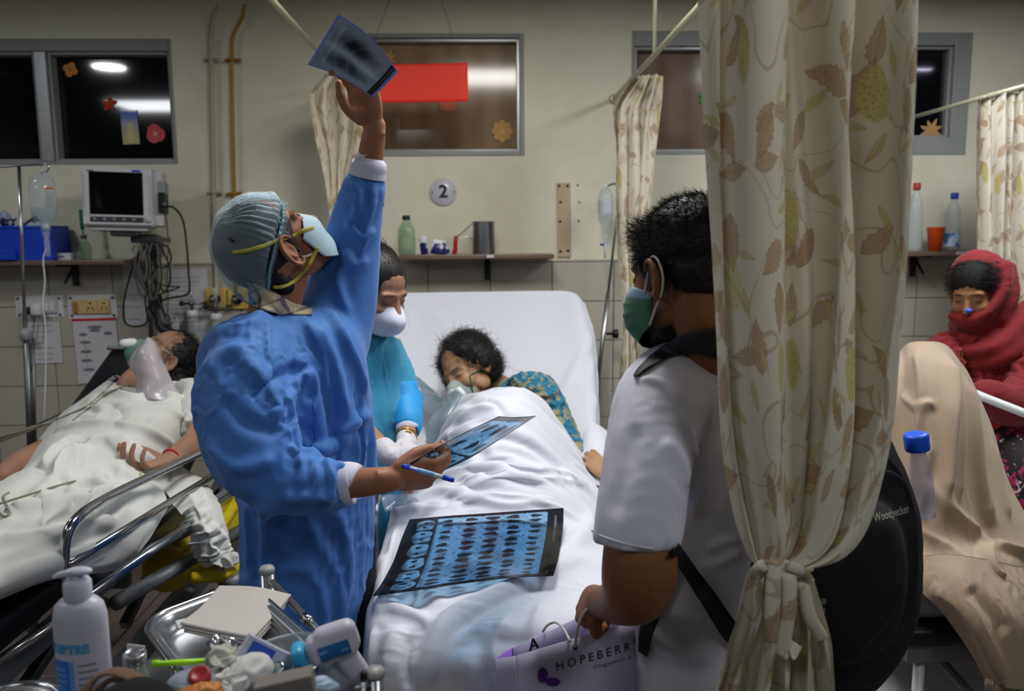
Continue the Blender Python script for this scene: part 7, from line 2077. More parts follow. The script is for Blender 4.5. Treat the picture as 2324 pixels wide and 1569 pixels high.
strands('hair_curls', q, np.tile(norm([-.8, -.2, -.3]), (120, 1)), .08, PT1, M['hair_black'], 7, .001, curl=.3, wob=.25, seed=5)
# sleeve of the gown
SL = gown_mesh([tube_px([(424, 892, 2.96, .062), (444, 915, 2.86, .070), (455, 945, 2.74, .066), (455, 968, 2.67, .062), (452, 982, 2.63, .058)], seg=24, round_=False)], .010, .22, .12, 4, noise=.006, freq=45, sm=3)
mk('gown_sleeve', *SL, M['gown_white'], PT1)
OM = thing('oxygen_mask', P(345, 780, 3.0), 'green tinted oxygen mask with a crumpled milky bag on the trolley patient', 'mask')
mgreen = clear_mat('green_mask_vinyl', (.50, .78, .66), .35, .08, (.30, .55, .45))
n = 36; u, v, F_ = grid(n, n); a = u * 2 * PI; rr = v; dome = np.sqrt(np.maximum(0, 1 - rr ** 2.4))
Lm = np.stack([.080 + dome * .052 - .028 * (np.cos(a) * rr) ** 2, np.cos(a) * rr * .038, -.056 + np.sin(a) * rr * .052], 1)
mk('mask_cup', hl(T, O, Lm, s_), F_, mgreen, OM)
mk('mask_rim', *tube(hl(T, O, Lm.reshape(n, n, 3)[:, -1], s_), .0035, 8), M['clear'], OM)
mk('connector', *tube([hl(T, O, (.125, 0, -.05), s_), hl(T, O, (.145, 0, -.075), s_)], [.018, .016], 16, seg=8, round_=True), M['white_plastic'], OM)
mk('strap', *tube([hl(T, O, p, s_) for p in ((.085, -.036, -.03), (.07, -.055, -.01), (.045, -.070, .012), (.01, -.08, .02))], .0025, 6, seg=20), grn, OM)
mk('strap', *tube([hl(T, O, p, s_) for p in ((.085, .036, -.03), (.07, .055, -.01), (.045, .070, .012), (.01, .08, .02))], .0025, 6, seg=20), M['clear'], OM)
bv, bf, u, v = patch([[(326, 778, 2.88), (336, 768, 2.86), (350, 778, 2.86), (360, 792, 2.88)], [(303, 805, 2.85), (322, 800, 2.80), (350, 808, 2.80), (368, 820, 2.86)], [(296, 830, 2.84), (322, 832, 2.78), (350, 835, 2.78), (378, 840, 2.84)], [(312, 860, 2.82), (330, 860, 2.77), (358, 862, 2.77), (388, 862, 2.83)], [(312, 884, 2.80), (332, 888, 2.75), (362, 890, 2.76), (398, 880, 2.82)], [(318, 895, 2.8), (340, 905, 2.74), (372, 908, 2.75), (408, 892, 2.8)]], 46, 56)
bv = wrinkle(bv, bf, .22, .03, 60, .15, None, None, .005, 34, 3, nscale=(1.2, 1, .5))
bv, bf = solid(bv, bf, 46, 56, .003)
mk('reservoir_bag', bv, bf, clear_mat('milky_vinyl', (.9, .88, .9), .55, .2, (.62, .58, .62)), OM)
t = thing('thread_bracelet', P(388, 1040, 2.35), 'red thread bracelet on the wrist of the trolley patient', 'bracelet')
axn = norm(P(384, 1044, 2.34) - P(398, 1035, 2.37)); c = P(388, 1041, 2.35); e1 = norm(np.cross(axn, [0, 0, 1])); e2 = np.cross(axn, e1)
mk('thread', *tube([c + .0285 * (e1 * math.cos(a) + e2 * math.sin(a)) for a in np.linspace(0, 2 * PI, 30)], .003, 6), mat('red_thread', '#b8231a', .8), t)
mk('knot', *ell(P(380, 1044, 2.32), (.006, .005, .009)), mat('red_thread2', '#b8231a', .8), t)
t = thing('cannula', P(290, 1078, 2.2), 'taped cannula with a clear connector under the trolley patient hand', 'cannula')
mk('tape', *box(P(300, 1078, 2.2), (.05, .03, .008), rotm(0, 0, 15), .003), mat('yellowed_tape', '#a9a37c', .5), t)
mk('connector', *tube([P(250, 1077, 2.17), P(290, 1075, 2.2)], .010, 12), M['clear'], t)
mk('tube_line', *tube([P(252, 1077, 2.17), P(160, 1095, 2.06), P(60, 1125, 1.88), P(-20, 1150, 1.78)], .0028, 6, seg=30), mat('grey_green_line', '#7d7c66', .4), t)
p1tree = bvh((GOWN1[0], GOWN1[1].tolist()), (V, F))
for i, (pts, lb) in enumerate((([(262, 862, 3.0), (245, 880, 2.88), (200, 920, 2.75), (140, 948, 2.72), (60, 975, 2.7), (0, 992, 2.6), (-50, 1010, 2.5)], 'thin oxygen tube crossing the chest of the trolley patient towards the left'), ([(300, 872, 2.95), (250, 890, 2.85), (210, 920, 2.72), (165, 955, 2.65)], 'second thin tube branching over the white gown'),
                     ([(20, 1118, 1.95), (8, 1128, 1.93), (16, 1150, 1.92), (22, 1165, 1.9), (10, 1172, 1.9), (-8, 1160, 1.9)], 'small loop of tube on the linen at the left edge'))):
    mk('oxygen_tube', *tube([hit(p1tree, q[0], q[1], .006, 2.5) for q in spline([z_[:2] for z_ in pts], 24)], .0030, 7, seg=70), mat('oxygen_tube', '#8b8a74', .35), None, label=lb, cat='tube')

# ================================================================== the woman in red
M['red_cloth'] = mat('red_cloth', '#740b11', .85, bump=.2, bscale=600, sheen=.1)
WOM = thing('person', (1.75, 2.9, 0), 'person wrapped in a red headscarf seated behind the right bed', 'person')
T = frame((-.70, -.66, -.30), (-.05, .02, 1))
s_ = .98
O = P(2212, 665, 2.85)
parts = head_parts(T, O, s_, jaw=.95)
parts.append(tube([hl(T, O, (-.02, 0, -.04), s_), O + (.02, .02, -.17), O + (.04, .03, -.24)], [.05, .055, .09], 20, seg=10, round_=True))
ob = O + np.array([.06, .04, 0])
parts.append(rings([(ob[0], ob[1], 1.22, .12, .08), (ob[0], ob[1], 1.1, .15, .1), (ob[0], ob[1], .9, .12, .1), (ob[0], ob[1], .6, .15, .12)], 30, True, 16))
V, F = remesh(parts, .0055, 3)
V = sculpt(V, T, O, s_)
C = face_paint(V, T, O, s_, '#9a6c48', seed=15, hair='#120c0c')
mk('body', V, F, M['skin'], WOM, colr=C)
HB = remesh([(hl(T, O, ell((-.019, 0, .045), (.101, .084, .089), n=30, m=20)[0], s_), ell((0, 0, 0), (1, 1, 1), n=30, m=20)[1])], .006, 3)
mk('hair', *HB, hair_m('matt_black_hair', '#0c0a0a', .8), WOM)
q, n_ = shell_sample(HB[0], HB[1], 3000, 8)
Lq = tohl(T, O, q, s_); d_ = np.stack([-.6 + 0 * Lq[:, 0], np.sign(Lq[:, 1]) * .7, -.3 + 0 * Lq[:, 0]], 1) @ T.T + n_ * .15
strands('hair_strands', q, d_ / np.linalg.norm(d_, axis=1)[:, None], .04, WOM, M['hair_dark'], 4, .0007, wob=.06, seed=3)
def hle(c, r): 
    a = ell(c, r, n=36, m=24); return (hl(T, O, a[0], s_), a[1])
sp = [hle((-.052, 0, .040), (.108, .100, .108)), hle((-.06, 0, -.05), (.09, .098, .10)), hle((.030, 0, -.080), (.086, .080, .058)), hle((-.01, 0, -.13), (.095, .10, .07)),
      tube([hl(T, O, p, s_) for p in ((.08, -.06, -.062), (.10, 0, -.070), (.07, .065, -.045), (.01, .098, .02), (-.05, .10, .09))], [.016, .018, .020, .022, .02], 14, seg=30, round_=True),
      tube([hl(T, O, p, s_) for p in ((.02, .09, -.09), (-.03, .11, -.02), (-.09, .10, .07))], [.026, .03, .02], 14, seg=20, round_=True),
      tube([hl(T, O, p, s_) for p in ((.10, -.09, -.17), (.115, 0, -.19), (.07, .10, -.17), (.0, .14, -.12), (-.08, .14, -.08))], [.022, .03, .034, .03, .025], 14, seg=26, round_=True),
      tube([hl(T, O, p, s_) for p in ((.08, -.11, -.22), (.11, 0, -.245), (.08, .12, -.21), (.0, .17, -.16))], [.026, .032, .034, .03], 14, seg=26, round_=True)]
SV, SF = gown_mesh(sp, .011, .14, .06, 44, noise=.004, freq=26, sm=6, nscale=(.6, 1, 1))
mk('headscarf', SV, SF, M['red_cloth'], WOM)
mk('mask_edge', *ell(hl(T, O, (.105, .004, -.030), s_), (.014, .018, .010), n=20, m=12), mat('blue_mask_edge', '#3c52c0', .5), WOM)
gp = [rings_px([(2238, 745, 72, 2.88, .09), (2248, 785, 140, 2.9, .13), (2262, 840, 162, 2.9, .15), (2272, 920, 165, 2.9, .16), (2276, 1000, 165, 2.88, .16), (2280, 1200, 170, 2.88, .16)], sub=30),
      tube_px([(2330, 790, 2.8, .09), (2345, 880, 2.7, .09), (2300, 920, 2.62, .075), (2240, 900, 2.6, .06)], seg=26), tube_px([(2150, 800, 2.88, .08), (2130, 860, 2.8, .075)], seg=12)]
SV, SF = gown_mesh(gp, .014, .26, .13, 54, noise=.007, freq=22, sm=6)
mk('dress', SV, SF, M['red_cloth'], WOM)
mk('gold_pin', *box(P(2180, 802, 2.68), (.008, .006, .03), None, .002), M['gold'], WOM)
def floral(b):
    n = noisex(16, 2, dist=1.5); n2 = noisex(34, 2, dist=1)
    a = mixc(n.step(.52, .58), s2l('#16090c'), s2l('#8e1546')); return mixc(n2.step(.62, .66), a, s2l('#b9a7ae'))
SV, SF = gown_mesh([tube_px([(2285, 1000, 2.62, .05), (2310, 1040, 2.56, .07), (2350, 1120, 2.5, .10), (2400, 1230, 2.45, .12)], seg=20)], .014, .2, .1, 64, noise=.008, freq=40, sm=4)
mk('floral_skirt', SV, SF, mat('floral_cloth', '#6a1038', .8, fn=floral), WOM)
# ================================================================== left drip stand
t = thing('drip_stand', (P(60, 1000, 3.35)[0], 3.35, 0), 'chrome drip stand with a plastic bottle beside the trolley at the left', 'drip stand')
mk('pole', *tube([P(43, 378, 3.35), P(50, 560, 3.35), P(58, 780, 3.35)], .0065, 12), M['chrome'], t)
mk('lower_pole', *cat_(tube([P(60, 765, 3.35), P(67, 960, 3.35), P(72, 1100, 3.35)], .013, 14), tube([P(74, 765, 3.36), P(79, 960, 3.36), P(84, 1100, 3.36)], .006, 10)), M['dull_steel'], t)
mk('height_collar', *lathe([(.016, -.02), (.022, -.015), (.024, .01), (.018, .022), (.010, .03)], P(59, 762, 3.35), 20), M['grey_plastic'], t)
hk = [P(-60, 372, 3.35), P(0, 378, 3.35), P(43, 376, 3.35), P(80, 374, 3.33), P(96, 374, 3.32)]
mk('cross_bar', *tube(hk, .0045, 10, seg=20), M['dull_steel'], t)
mk('hook', *tube([P(96, 372, 3.32), P(108, 374, 3.32), P(110, 385, 3.32), P(104, 392, 3.32)], .0038, 8, seg=14), M['chrome'], t)
mk('chain_hook', *tube([P(88, 373, 3.32), P(92, 385, 3.32), P(97, 392, 3.32)], .003, 8), M['chrome'], t)
zb = .12; c = P(72, 1100, 3.35)
mk('lower_pole', *tube([c, (c[0] + .02, 3.35, .12)], .013, 12), M['dull_steel'], t)
for k in range(5):
    a = k * 2 * PI / 5; e = np.array([c[0] + .02 + .24 * math.cos(a), 3.35 + .24 * math.sin(a), .07])
    mk('foot', *tube([(c[0] + .02, 3.35, .12), e], .011, 8), M['dull_steel'], t)
    mk('caster', *ell(e - (0, 0, .04), (.028, .028, .028), n=12, m=8), M['rubber'], t)
o = P(104, 540, 3.32)
db = thing('drip_bottle', o, 'clear plastic drip bottle hanging on the left stand with orange print', 'bottle')
k = S(27, 3.32); H_ = S(120, 3.32)
pr = [(k * .35, 0), (k * .38, .05 * H_), (k * .42, .16 * H_), (k * .85, .24 * H_), (k * 1.0, .40 * H_), (k * 1.0, .75 * H_), (k * .85, .95 * H_), (k * .4, 1.03 * H_), (k * .2, 1.05 * H_)]
mk('bottle_body', *lathe(pr, P(104, 525, 3.32), 28), M['clear'], db)
mk('fluid', *lathe([(k * .38, .17 * H_), (k * .8, .24 * H_), (k * .92, .38 * H_), (k * .92, .42 * H_)], P(104, 525, 3.32), 28), M['water'], db)
mk('print', *box(P(112, 428, 3.27), (S(18, 3.3), .001, S(4, 3.3))), mat('orange_print', '#c65a20', .6), db, smooth=False)
mk('print_text', *box(P(114, 455, 3.27), (S(14, 3.3), .001, S(30, 3.3))), mat('pale_print', '#9fa3a8', .6, alpha=.4), db, smooth=False)
mk('hanger_loop', *tube([P(96, 400, 3.32), P(98, 390, 3.32), P(104, 388, 3.32), P(109, 392, 3.32), P(112, 402, 3.32)], .003, 8, seg=16), M['clear'], db)
mk('drip_chamber', *lathe([(.004, -.085), (.010, -.08), (.011, -.02), (.008, -.01), (.014, .0), (.014, .012), (.008, .02)], P(105, 535, 3.32), 16), M['clear'], db)
mk('port', *lathe([(.012, 0), (.015, .01), (.012, .02)], P(104, 520, 3.32), 16), M['white_plastic'], db)
mk('drip_line', *tube([P(105, 565, 3.32), P(98, 590, 3.32), P(102, 640, 3.32), P(97, 690, 3.32), P(103, 740, 3.32), P(104, 830, 3.32), P(100, 960, 3.3)], .003, 7, seg=50), M['white_plastic'], db)
# ================================================================== monitor
t = thing('patient_monitor', P(275, 460, 3.8), 'grey white patient monitor with a dark screen on a wall arm', 'monitor')
Rm = rotm(-3, 1.6, 12)
o = P(268, 448, 3.72)
def pm(name, c, s, m, bev=.003, rot=None, par=None): return mk(name, *(lambda q: (q[0] @ Rm.T + o, q[1]))(box(c, s, rot, bev)), m, par or t, smooth=False)
mg = mat('monitor_shell', '#b9babd', .4)
wM, hM = S(146, 3.72), S(132, 3.72)
pm('shell', (0, .035, 0), (wM, .07, hM), mg, .012)
pm('front_bezel', (0, -.006, .004), (wM * .97, .014, hM * .96), mat('monitor_bezel', '#c6c7ca', .35), .006)
pm('screen', (-.004, -.0145, .016), (wM * .74, .004, hM * .70), mat('monitor_screen', '#060608', .12, spec=.6), .002)
pm('button_strip', (-.004, -.0145, -hM * .37), (wM * .74, .004, hM * .085), mat('button_strip', '#3c3d42', .4), .003)
for i in range(5): mk('button', *(lambda q: (q[0] @ Rm.T + o, q[1]))(lathe([(.0075, 0), (.006, .003)], (-wM * .32 + i * wM * .135, -.0165, -hM * .37), 16, (0, -1, 0))), mat('key_grey', '#8a8b90', .4), t)
mk('dial', *(lambda q: (q[0] @ Rm.T + o, q[1]))(lathe([(.014, 0), (.014, .012), (.011, .015)], (wM * .43, -.010, -hM * .36), 24, (0, -1, 0))), mg, t)
pm('name_badge', (wM * .27, -.0140, hM * .435), (wM * .12, .001, hM * .035), M['blue_plastic'], 0)
pm('name_badge', (-wM * .36, -.0140, hM * .42), (wM * .10, .001, hM * .03), M['ink_grey'], 0)
for i in range(16):
    for sx in (-1, 1): pm('vent', (sx * wM * .455, -.0135, hM * (.34 - i * .043)), (wM * .05, .002, .0022), M['grey_plastic'], 0)
pm('module_rack', (wM * .55, .05, .0), (.045, .10, hM * .92), mg, .004)
pm('module', (wM * .62, .02, -.02), (.03, .09, hM * .34), M['black_plastic'], .004)
pm('module_socket', (wM * .66, -.02, -.03), (.012, .03, .02), M['dull_steel'], .002)
pm('module', (wM * .62, .03, .05), (.03, .09, hM * .2), M['grey_plastic'], .004)
pm('base_foot', (0, .05, -hM * .53), (wM * .8, .09, .012), mg, .004)
pm('swivel_plate', (wM * .05, .06, -hM * .58), (.12, .08, .03), mat('dark_grey_metal', '#4a4b50', .4, .5), .006)
pm('swivel_arm', (wM * .30, .10, -hM * .66), (.12, .05, .04), mat('dark_grey_metal2', '#4a4b50', .4, .5), .006)
mk('wall_arm', *cat_(box(P(350, 545, 3.88), (.10, .12, .022), rotm(0, 0, -10), .004), box(P(352, 560, 3.94), (.05, .08, .10), None, .006)), M['dull_steel'], t, smooth=False)
mk('wall_channel', *boxb(P(325, 540, 3.975) , P(362, 840, 3.99), .003), mat('channel_metal', '#7d7d76', .5, .4), t, smooth=False)
mk('wall_pole', *tube([P(338, 540, 3.90), P(342, 700, 3.90), P(345, 850, 3.90)], .012, 12), M['dull_steel'], t)
mk('bracket_box', *box(P(356, 690, 3.86), (.05, .04, .09), rotm(0, 0, 20), .006), M['black_plastic'], t, smooth=False)
# cables
CB = thing('monitor_cables', P(360, 640, 3.8), 'tangle of black and grey monitor cables hanging under the patient monitor', 'cables')
blk = M['rubber']; gry = mat('grey_cable', '#54544f', .45)
def cable(pts, r=.004, m=None, d0=3.80): mk('cable', *tube([P(a, b, (c[0] if c else d0)) for a, b, *c in pts], r, 7, seg=60), m or blk, CB)
cable([(372, 468, 3.70), (395, 472), (415, 500), (424, 560), (428, 620), (430, 660), (415, 672), (380, 678), (350, 690), (335, 700)], .0048)
cable([(318, 572), (300, 610), (286, 660), (280, 700), (283, 730), (300, 741), (325, 738), (335, 725), (330, 680), (335, 620)], .0045)
cable([(372, 470, 3.72), (378, 500), (382, 560), (380, 620), (382, 680), (378, 720), (370, 745)], .003, gry)
r = random.Random(3)
for i in range(9):
    x = 325 + r.uniform(-6, 30); w_ = r.uniform(10, 34); h_ = r.uniform(60, 130); y = 548 + r.uniform(0, 18)
    cable([(x, y, 3.84 - i * .01), (x - w_ * .5, y + h_ * .4, 3.82 - i * .01), (x - w_ * .2, y + h_ * .9, 3.81 - i * .01), (x + w_ * .3, y + h_, 3.8 - i * .01), (x + w_ * .7, y + h_ * .6, 3.82 - i * .01), (x + w_ * .5, y + h_ * .1, 3.84 - i * .01), (x, y + 2, 3.85 - i * .01)], r.choice([.003, .0036, .0042]), [blk, gry, gry][i % 3])
for i in range(6):
    x = 330 + i * 5
    cable([(x, 560, 3.82), (x + r.uniform(-14, 14), 640, 3.8), (x + r.uniform(-10, 30), 700, 3.8), (x + r.uniform(10, 40), 740, 3.8)], .003, [blk, gry][i % 2])
cable([(345, 640), (380, 650), (408, 652), (370, 665), (348, 680), (352, 700), (372, 704)], .0036)
cable([(340, 560), (352, 600), (372, 608), (388, 590), (380, 560), (360, 556)], .004)
cable([(365, 560), (383, 600), (386, 640), (372, 662), (360, 640)], .004)
mk('connector_bundle', *remesh([tube_px([(362, 705, 3.80, .022), (368, 740, 3.78, .028), (382, 752, 3.76, .022), (410, 758, 3.74, .012)]), ell(P(375, 735, 3.79), (.03, .02, .05)), box(P(356, 715, 3.82), (.05, .03, .05), rotm(0, 20, 0), .01)], .006, 2), M['black_plastic'], CB)
mk('connector_cap', *box(P(412, 758, 3.73), (.022, .02, .028), rotm(0, 30, 0), .004), M['blue_plastic'] if False else M['rubber'], CB, smooth=False)
mk('hose_loop', *tube([P(385, 735, 3.78), P(392, 718, 3.78), P(402, 722, 3.78), P(404, 745, 3.77)], .0025, 6, seg=16), M['clear'], CB)
# small hook below the shelf end
mk('wall_hook', *tube([P(306, 560, 3.97), P(302, 562, 3.96), P(301, 572, 3.96), P(308, 574, 3.96)], .003, 6, seg=12), M['chrome'], None, label='small metal hook on the wall between the left shelf and the cables', cat='hook')
mk('bottle_cap', *boxb(P(303, 583, 3.95), P(314, 588, 3.94), .001), mat('orange_cap', '#b5502c', .5), None, smooth=False, label='tiny orange cap at the right end of the left shelf', cat='cap')

# ================================================================== middle drip stand
t = thing('drip_stand', (P(1362, 1000, 3.85)[0], 3.85, 0), 'slightly leaning drip stand with a black knob right of the raised backrest', 'drip stand')
mk('pole', *tube([P(1408, 424, 3.85), P(1396, 530, 3.85), P(1376, 700, 3.85)], .0058, 12), M['dull_steel'], t)
mk('lower_pole', *tube([P(1380, 665, 3.85), P(1359, 850, 3.85), P(1352, 1000, 3.85), (P(1350, 1000, 3.85)[0], 3.85, .12)], .0105, 12), M['steel'], t)
mk('hook_arc', *tube([P(1376, 424, 3.85), P(1390, 418, 3.85), P(1408, 417, 3.85), P(1425, 424, 3.85), P(1434, 436, 3.85)], .0048, 10, seg=24), M['dull_steel'], t)
mk('knob', *cat_(lathe([(.006, 0), (.006, .03), (.018, .03), (.022, .04), (.022, .052), (.014, .058)], P(1376, 758, 3.85), 10, (1, 0, 0)), lathe([(.022, -.006), (.024, 0), (.022, .006)], P(1400, 758, 3.85), 6, (1, 0, 0))), M['black_plastic'], t)
for k in range(5):
    a = k * 2 * PI / 5; b0 = np.array([P(1350, 1000, 3.85)[0], 3.85, .12]); e = b0 + (.13 * math.cos(a), .13 * math.sin(a), -.05)
    mk('foot', *tube([b0, e], .010, 8), M['dull_steel'], t)
    mk('caster', *ell(e - (0, 0, .04), (.028, .028, .028), n=12, m=8), M['rubber'], t)
o = P(1374, 545, 3.83)
db = thing('drip_bottle', o, 'small clear drip bottle with a white label hanging on the middle stand', 'bottle')
k = S(17, 3.83); H_ = S(88, 3.83)
mk('bottle_body', *lathe([(k * .5, 0), (k * .55, .1 * H_), (k * .95, .22 * H_), (k, .35 * H_), (k, .82 * H_), (k * .7, .98 * H_), (k * .3, 1.03 * H_), (k * .25, 1.08 * H_)], P(1374, 520, 3.83), 24), M['clear'], db)
mk('label', *lathe([(k * 1.02, .38 * H_), (k * 1.02, .72 * H_)], P(1374, 520, 3.83), 24, cap=False), mat('label_white', '#b9bac4', .5), db)
mk('neck', *lathe([(.012, 0), (.012, .02), (.015, .022), (.015, .04)], P(1375, 552, 3.83), 16), M['clear'], db)
mk('blue_port', *tube([P(1362, 555, 3.82), P(1372, 556, 3.82)], .005, 8), M['blue_plastic'], db)
mk('spike', *lathe([(.004, -.05), (.006, 0), (.008, .008)], P(1373, 562, 3.83), 12), M['white_plastic'], db)
mk('loop', *tube([P(1370, 432, 3.83), P(1372, 424, 3.83), P(1376, 420, 3.84), P(1378, 428, 3.83)], .003, 6, seg=12), M['white_plastic'], db)
mk('drip_line', *tube([P(1373, 588, 3.83), P(1384, 700, 3.87), P(1386, 800, 3.87), P(1385, 875, 3.87)], .0014, 6, seg=30), M['clear'], db)
mk('drip_chamber', *lathe([(.005, -.05), (.011, -.045), (.013, .0), (.014, .012)], P(1384, 895, 3.87), 14), M['clear'], db)
mk('drip_line', *tube([P(1383, 920, 3.87), P(1378, 970, 3.87), P(1386, 1040, 3.85)], .0025, 6, seg=20), M['clear'], db)
# ================================================================== dressing trolley in the foreground
CT = thing('dressing_trolley', (P(450, 1480, 1.15)[0], 1.15, 0), 'stainless dressing trolley in the foreground with round posts and a guard rail', 'trolley')
M['ss'] = mat('stainless_steel', '#a3a6aa', .28, .85, bump=.05, bscale=60)
def post(px_, py_, d, r, cap_c, label=None):
    c = P(px_, py_, d)
    mk('post', *tube([c, (c[0], c[1], .08)], r, 20), M['ss'], CT)
    mk('post_cap', *lathe([(r * 1.06, -.004), (r * 1.1, .003), (r * .9, .008), (r * .3, .010)], c, 24), mat('post_cap', cap_c, .35), CT)
    mk('caster', *lathe([(.01, -.012), (.036, -.012), (.04, 0), (.036, .012), (.01, .012)], (c[0], c[1], .041), 16, (1, 0, 0)), M['rubber'], CT)
    return c
pA = post(606, 1296, 1.42, .0130, '#9a9c9a')
pB = post(851, 1530, 1.06, .0125, '#9c9b97')
zt = P(700, 1500, 1.2)[2]
# tray surface plane: the shelf top, with posts at its corners
ztop = P(560, 1480, 1.18)[2] 
cA, cB = pA.copy(), pB.copy()
lx = .62
ex = norm(np.array([-(cA - cB)[1], (cA - cB)[0], 0])) ; 
if ex[0] > 0: ex = -ex
ez = norm(np.array([(cA - cB)[0], (cA - cB)[1], 0])); ln_ = np.linalg.norm((cA - cB)[:2])
cC, cD = cA + ex * lx, cB + ex * lx
for c in (cC, cD):
    mk('post', *tube([(c[0], c[1], ztop - .02), (c[0], c[1], .08)], .013, 16), M['ss'], CT)
    mk('caster', *lathe([(.01, -.012), (.036, -.012), (.04, 0), (.036, .012), (.01, .012)], (c[0], c[1], .041), 16, (1, 0, 0)), M['rubber'], CT)
def slab(z, th, nm, ins=0.0):
    a = [cA + ex * ins - ez * ins, cB + ex * ins + ez * ins, cD - ex * ins + ez * ins, cC - ex * ins - ez * ins]
    V_ = [(q[0], q[1], z) for q in a] + [(q[0], q[1], z - th) for q in a]
    return mk(nm, V_, [(0, 1, 2, 3), (7, 6, 5, 4), (0, 4, 5, 1), (1, 5, 6, 2), (2, 6, 7, 3), (3, 7, 4, 0)], M['ss'], CT, smooth=False)
zs = ztop - .075
slab(zs, .02, 'top_shelf'); slab(.35, .02, 'lower_shelf')
ra = P(618, 1322, 1.40); rb = P(720, 1430, 1.25); rc = P(845, 1560, 1.07)
mk('guard_rail', *tube([ra, rb, rc], .0062, 12), M['ss'], CT)
mk('rail_joint', *tube([P(690, 1400, 1.285), P(702, 1412, 1.27)], .0085, 12), M['chrome'], CT)
mk('guard_rail', *tube([P(806, 1569, 1.04), P(836, 1550, 1.05)], .006, 12), M['ss'], CT)
mk('black_clamp', *box(P(828, 1545, 1.055), (.012, .012, .03), None, .004), M['black_plastic'], CT)
# steel tray with rolled rim
def rrect(cen, ux, uy, a, b, r, n=10):
    pts = []
    for sx, sy, a0 in ((1, 1, 0), (-1, 1, PI / 2), (-1, -1, PI), (1, -1, 3 * PI / 2)):
        for k in range(n + 1):
            t_ = a0 + PI / 2 * k / n
            pts.append(cen + ux * (sx * (a - r) + r * math.cos(t_)) + uy * (sy * (b - r) + r * math.sin(t_)))
    return np.array(pts)
def tray(name, corners, depth, r, label, m=None):
    """corners: 4 world points of the rim (a parallelogram)"""
    a, b, c, d = corners; cen = (a + b + c + d) / 4; ux = (b - a + c - d) / 4; uy = (d - a + c - b) / 4
    A_, B_ = np.linalg.norm(ux), np.linalg.norm(uy); ux, uy = ux / A_, uy / B_
    n = norm(np.cross(ux, uy)); n = n if n[2] > 0 else -n
    t_ = thing(name, cen - n * depth, label, 'tray')
    loops = []
    for off, h in ((0, 0), (.010, .002), (.016, -.004), (.020, -.4 * depth), (.026, -.85 * depth), (.040, -depth), (min(A_, B_) * .6, -depth), (min(A_, B_) - .001, -depth)):
        loops.append(rrect(cen + n * h, ux, uy, A_ - off, B_ - off, max(.001, r - off * .6) if off < min(A_, B_) * .5 else .001))
    k = len(loops[0]); V_ = np.vstack(loops); F_ = []
    for i in range(len(loops) - 1):
        for j in range(k): F_.append((i * k + j, i * k + (j + 1) % k, (i + 1) * k + (j + 1) % k, (i + 1) * k + j))
    F_.append(tuple((len(loops) - 1) * k + j for j in range(k)))
    mk('tray_pan', V_, F_, m or M['ss'], t_)
    rim = rrect(cen, ux, uy, A_, B_, r); mk('rolled_rim', *tube(np.vstack([rim, rim[:2]]), .005, 8, cap=False), m or M['chrome'], t_)
    return t_, cen, ux, uy, n
zt = P(330, 1430, 1.22)[2]
tc = [PZ(316, 1410, zt), PZ(560, 1320, zt), PZ(760, 1500, zt), PZ(430, 1640, zt)]
tc[3] = tc[0] + tc[2] - tc[1]
T1, cen1, u1, v1, n1 = tray('instrument_tray', tc, .032, .055, 'worn stainless instrument tray holding the folded towel')
ztf = zt - .032
# second tray bottom left
zt2 = P(60, 1540, 1.05)[2]
tc = [PZ(-120, 1600, zt2), PZ(100, 1532, zt2), PZ(180, 1640, zt2), PZ(-40, 1720, zt2)]; tc[3] = tc[0] + tc[2] - tc[1]
tray('steel_bowl', tc, .03, .06, 'shallow steel dish at the bottom left corner beside the pump bottle')
# folded towel
tw = thing('folded_towel', P(530, 1400, 1.25), 'folded grey white paper towel square lying on the steel tray', 'towel')
m_tw = mat('towel_paper', '#b8b2ad', .9, bump=.4, bscale=120, var=.04)
for i, dz in enumerate((0, -.006, -.012)):
    V_, F_, u, v = patch([[(498 - i * 2, 1334, 1.335), (580, 1337 , 1.34), (660 - i * 3, 1354, 1.34)], [(455, 1382, 1.27), (545, 1390, 1.27), (622, 1400, 1.27)], [(409 + i * 3, 1419, 1.215), (490, 1436, 1.205), (575, 1452, 1.195)]], 40, 30)
    V_ = V_ + np.array([0, 0, dz]); V_ = wrinkle(V_, F_, .04, .04, 30, .05, None, None, .0015, 40, i); V_, F_ = solid(V_, F_, 40, 30, .004)
    mk('towel_layer', V_, F_, m_tw, tw)
mk('paper_slip', *box(P(424, 1413, 1.235), (.03, .03, .0012), rotm(0, 0, 30)), M['paper'], None, smooth=False, label='white paper slip peeking out left of the folded towel', cat='paper')
# small steel cups
for i, (px_, py_, d_, r_, ax_, lb) in enumerate(((482, 1462, 1.17, .012, (1, -.3, .5), 'shiny little steel cap lying in the tray, left of two'), (514, 1460, 1.17, .010, (.8, -.6, .2), 'shiny little steel cap lying in the tray, right of two'))):
    c = P(px_, py_, d_)
    tt = thing('metal_cap', c, lb, 'cap'); axx = norm(ax_)
    mk('cap_shell', *lathe([(r_ * .2, .016), (r_ * .9, .016), (r_, .013), (r_, 0), (r_ * .85, 0), (r_ * .82, .012), (r_ * .2, .013)], c, 22, axx), M['chrome'], tt)
# green stick
a, b = P(344, 1508, 1.09), P(482, 1500, 1.11)
t = thing('green_straw', (a + b) / 2, 'fluorescent yellow green plastic straw lying across the tray edge', 'straw')
mk('straw', *tube([a, b], .0042, 14), mat('fluo_green', '#a8e01a', .35, emis='#9be010', estr=0.0), t)
mk('straw_end', *lathe([(.0055, 0), (.0055, .010), (.004, .012)], a, 14, norm(b - a)), mat('fluo_dark', '#8fc41c', .4), t)
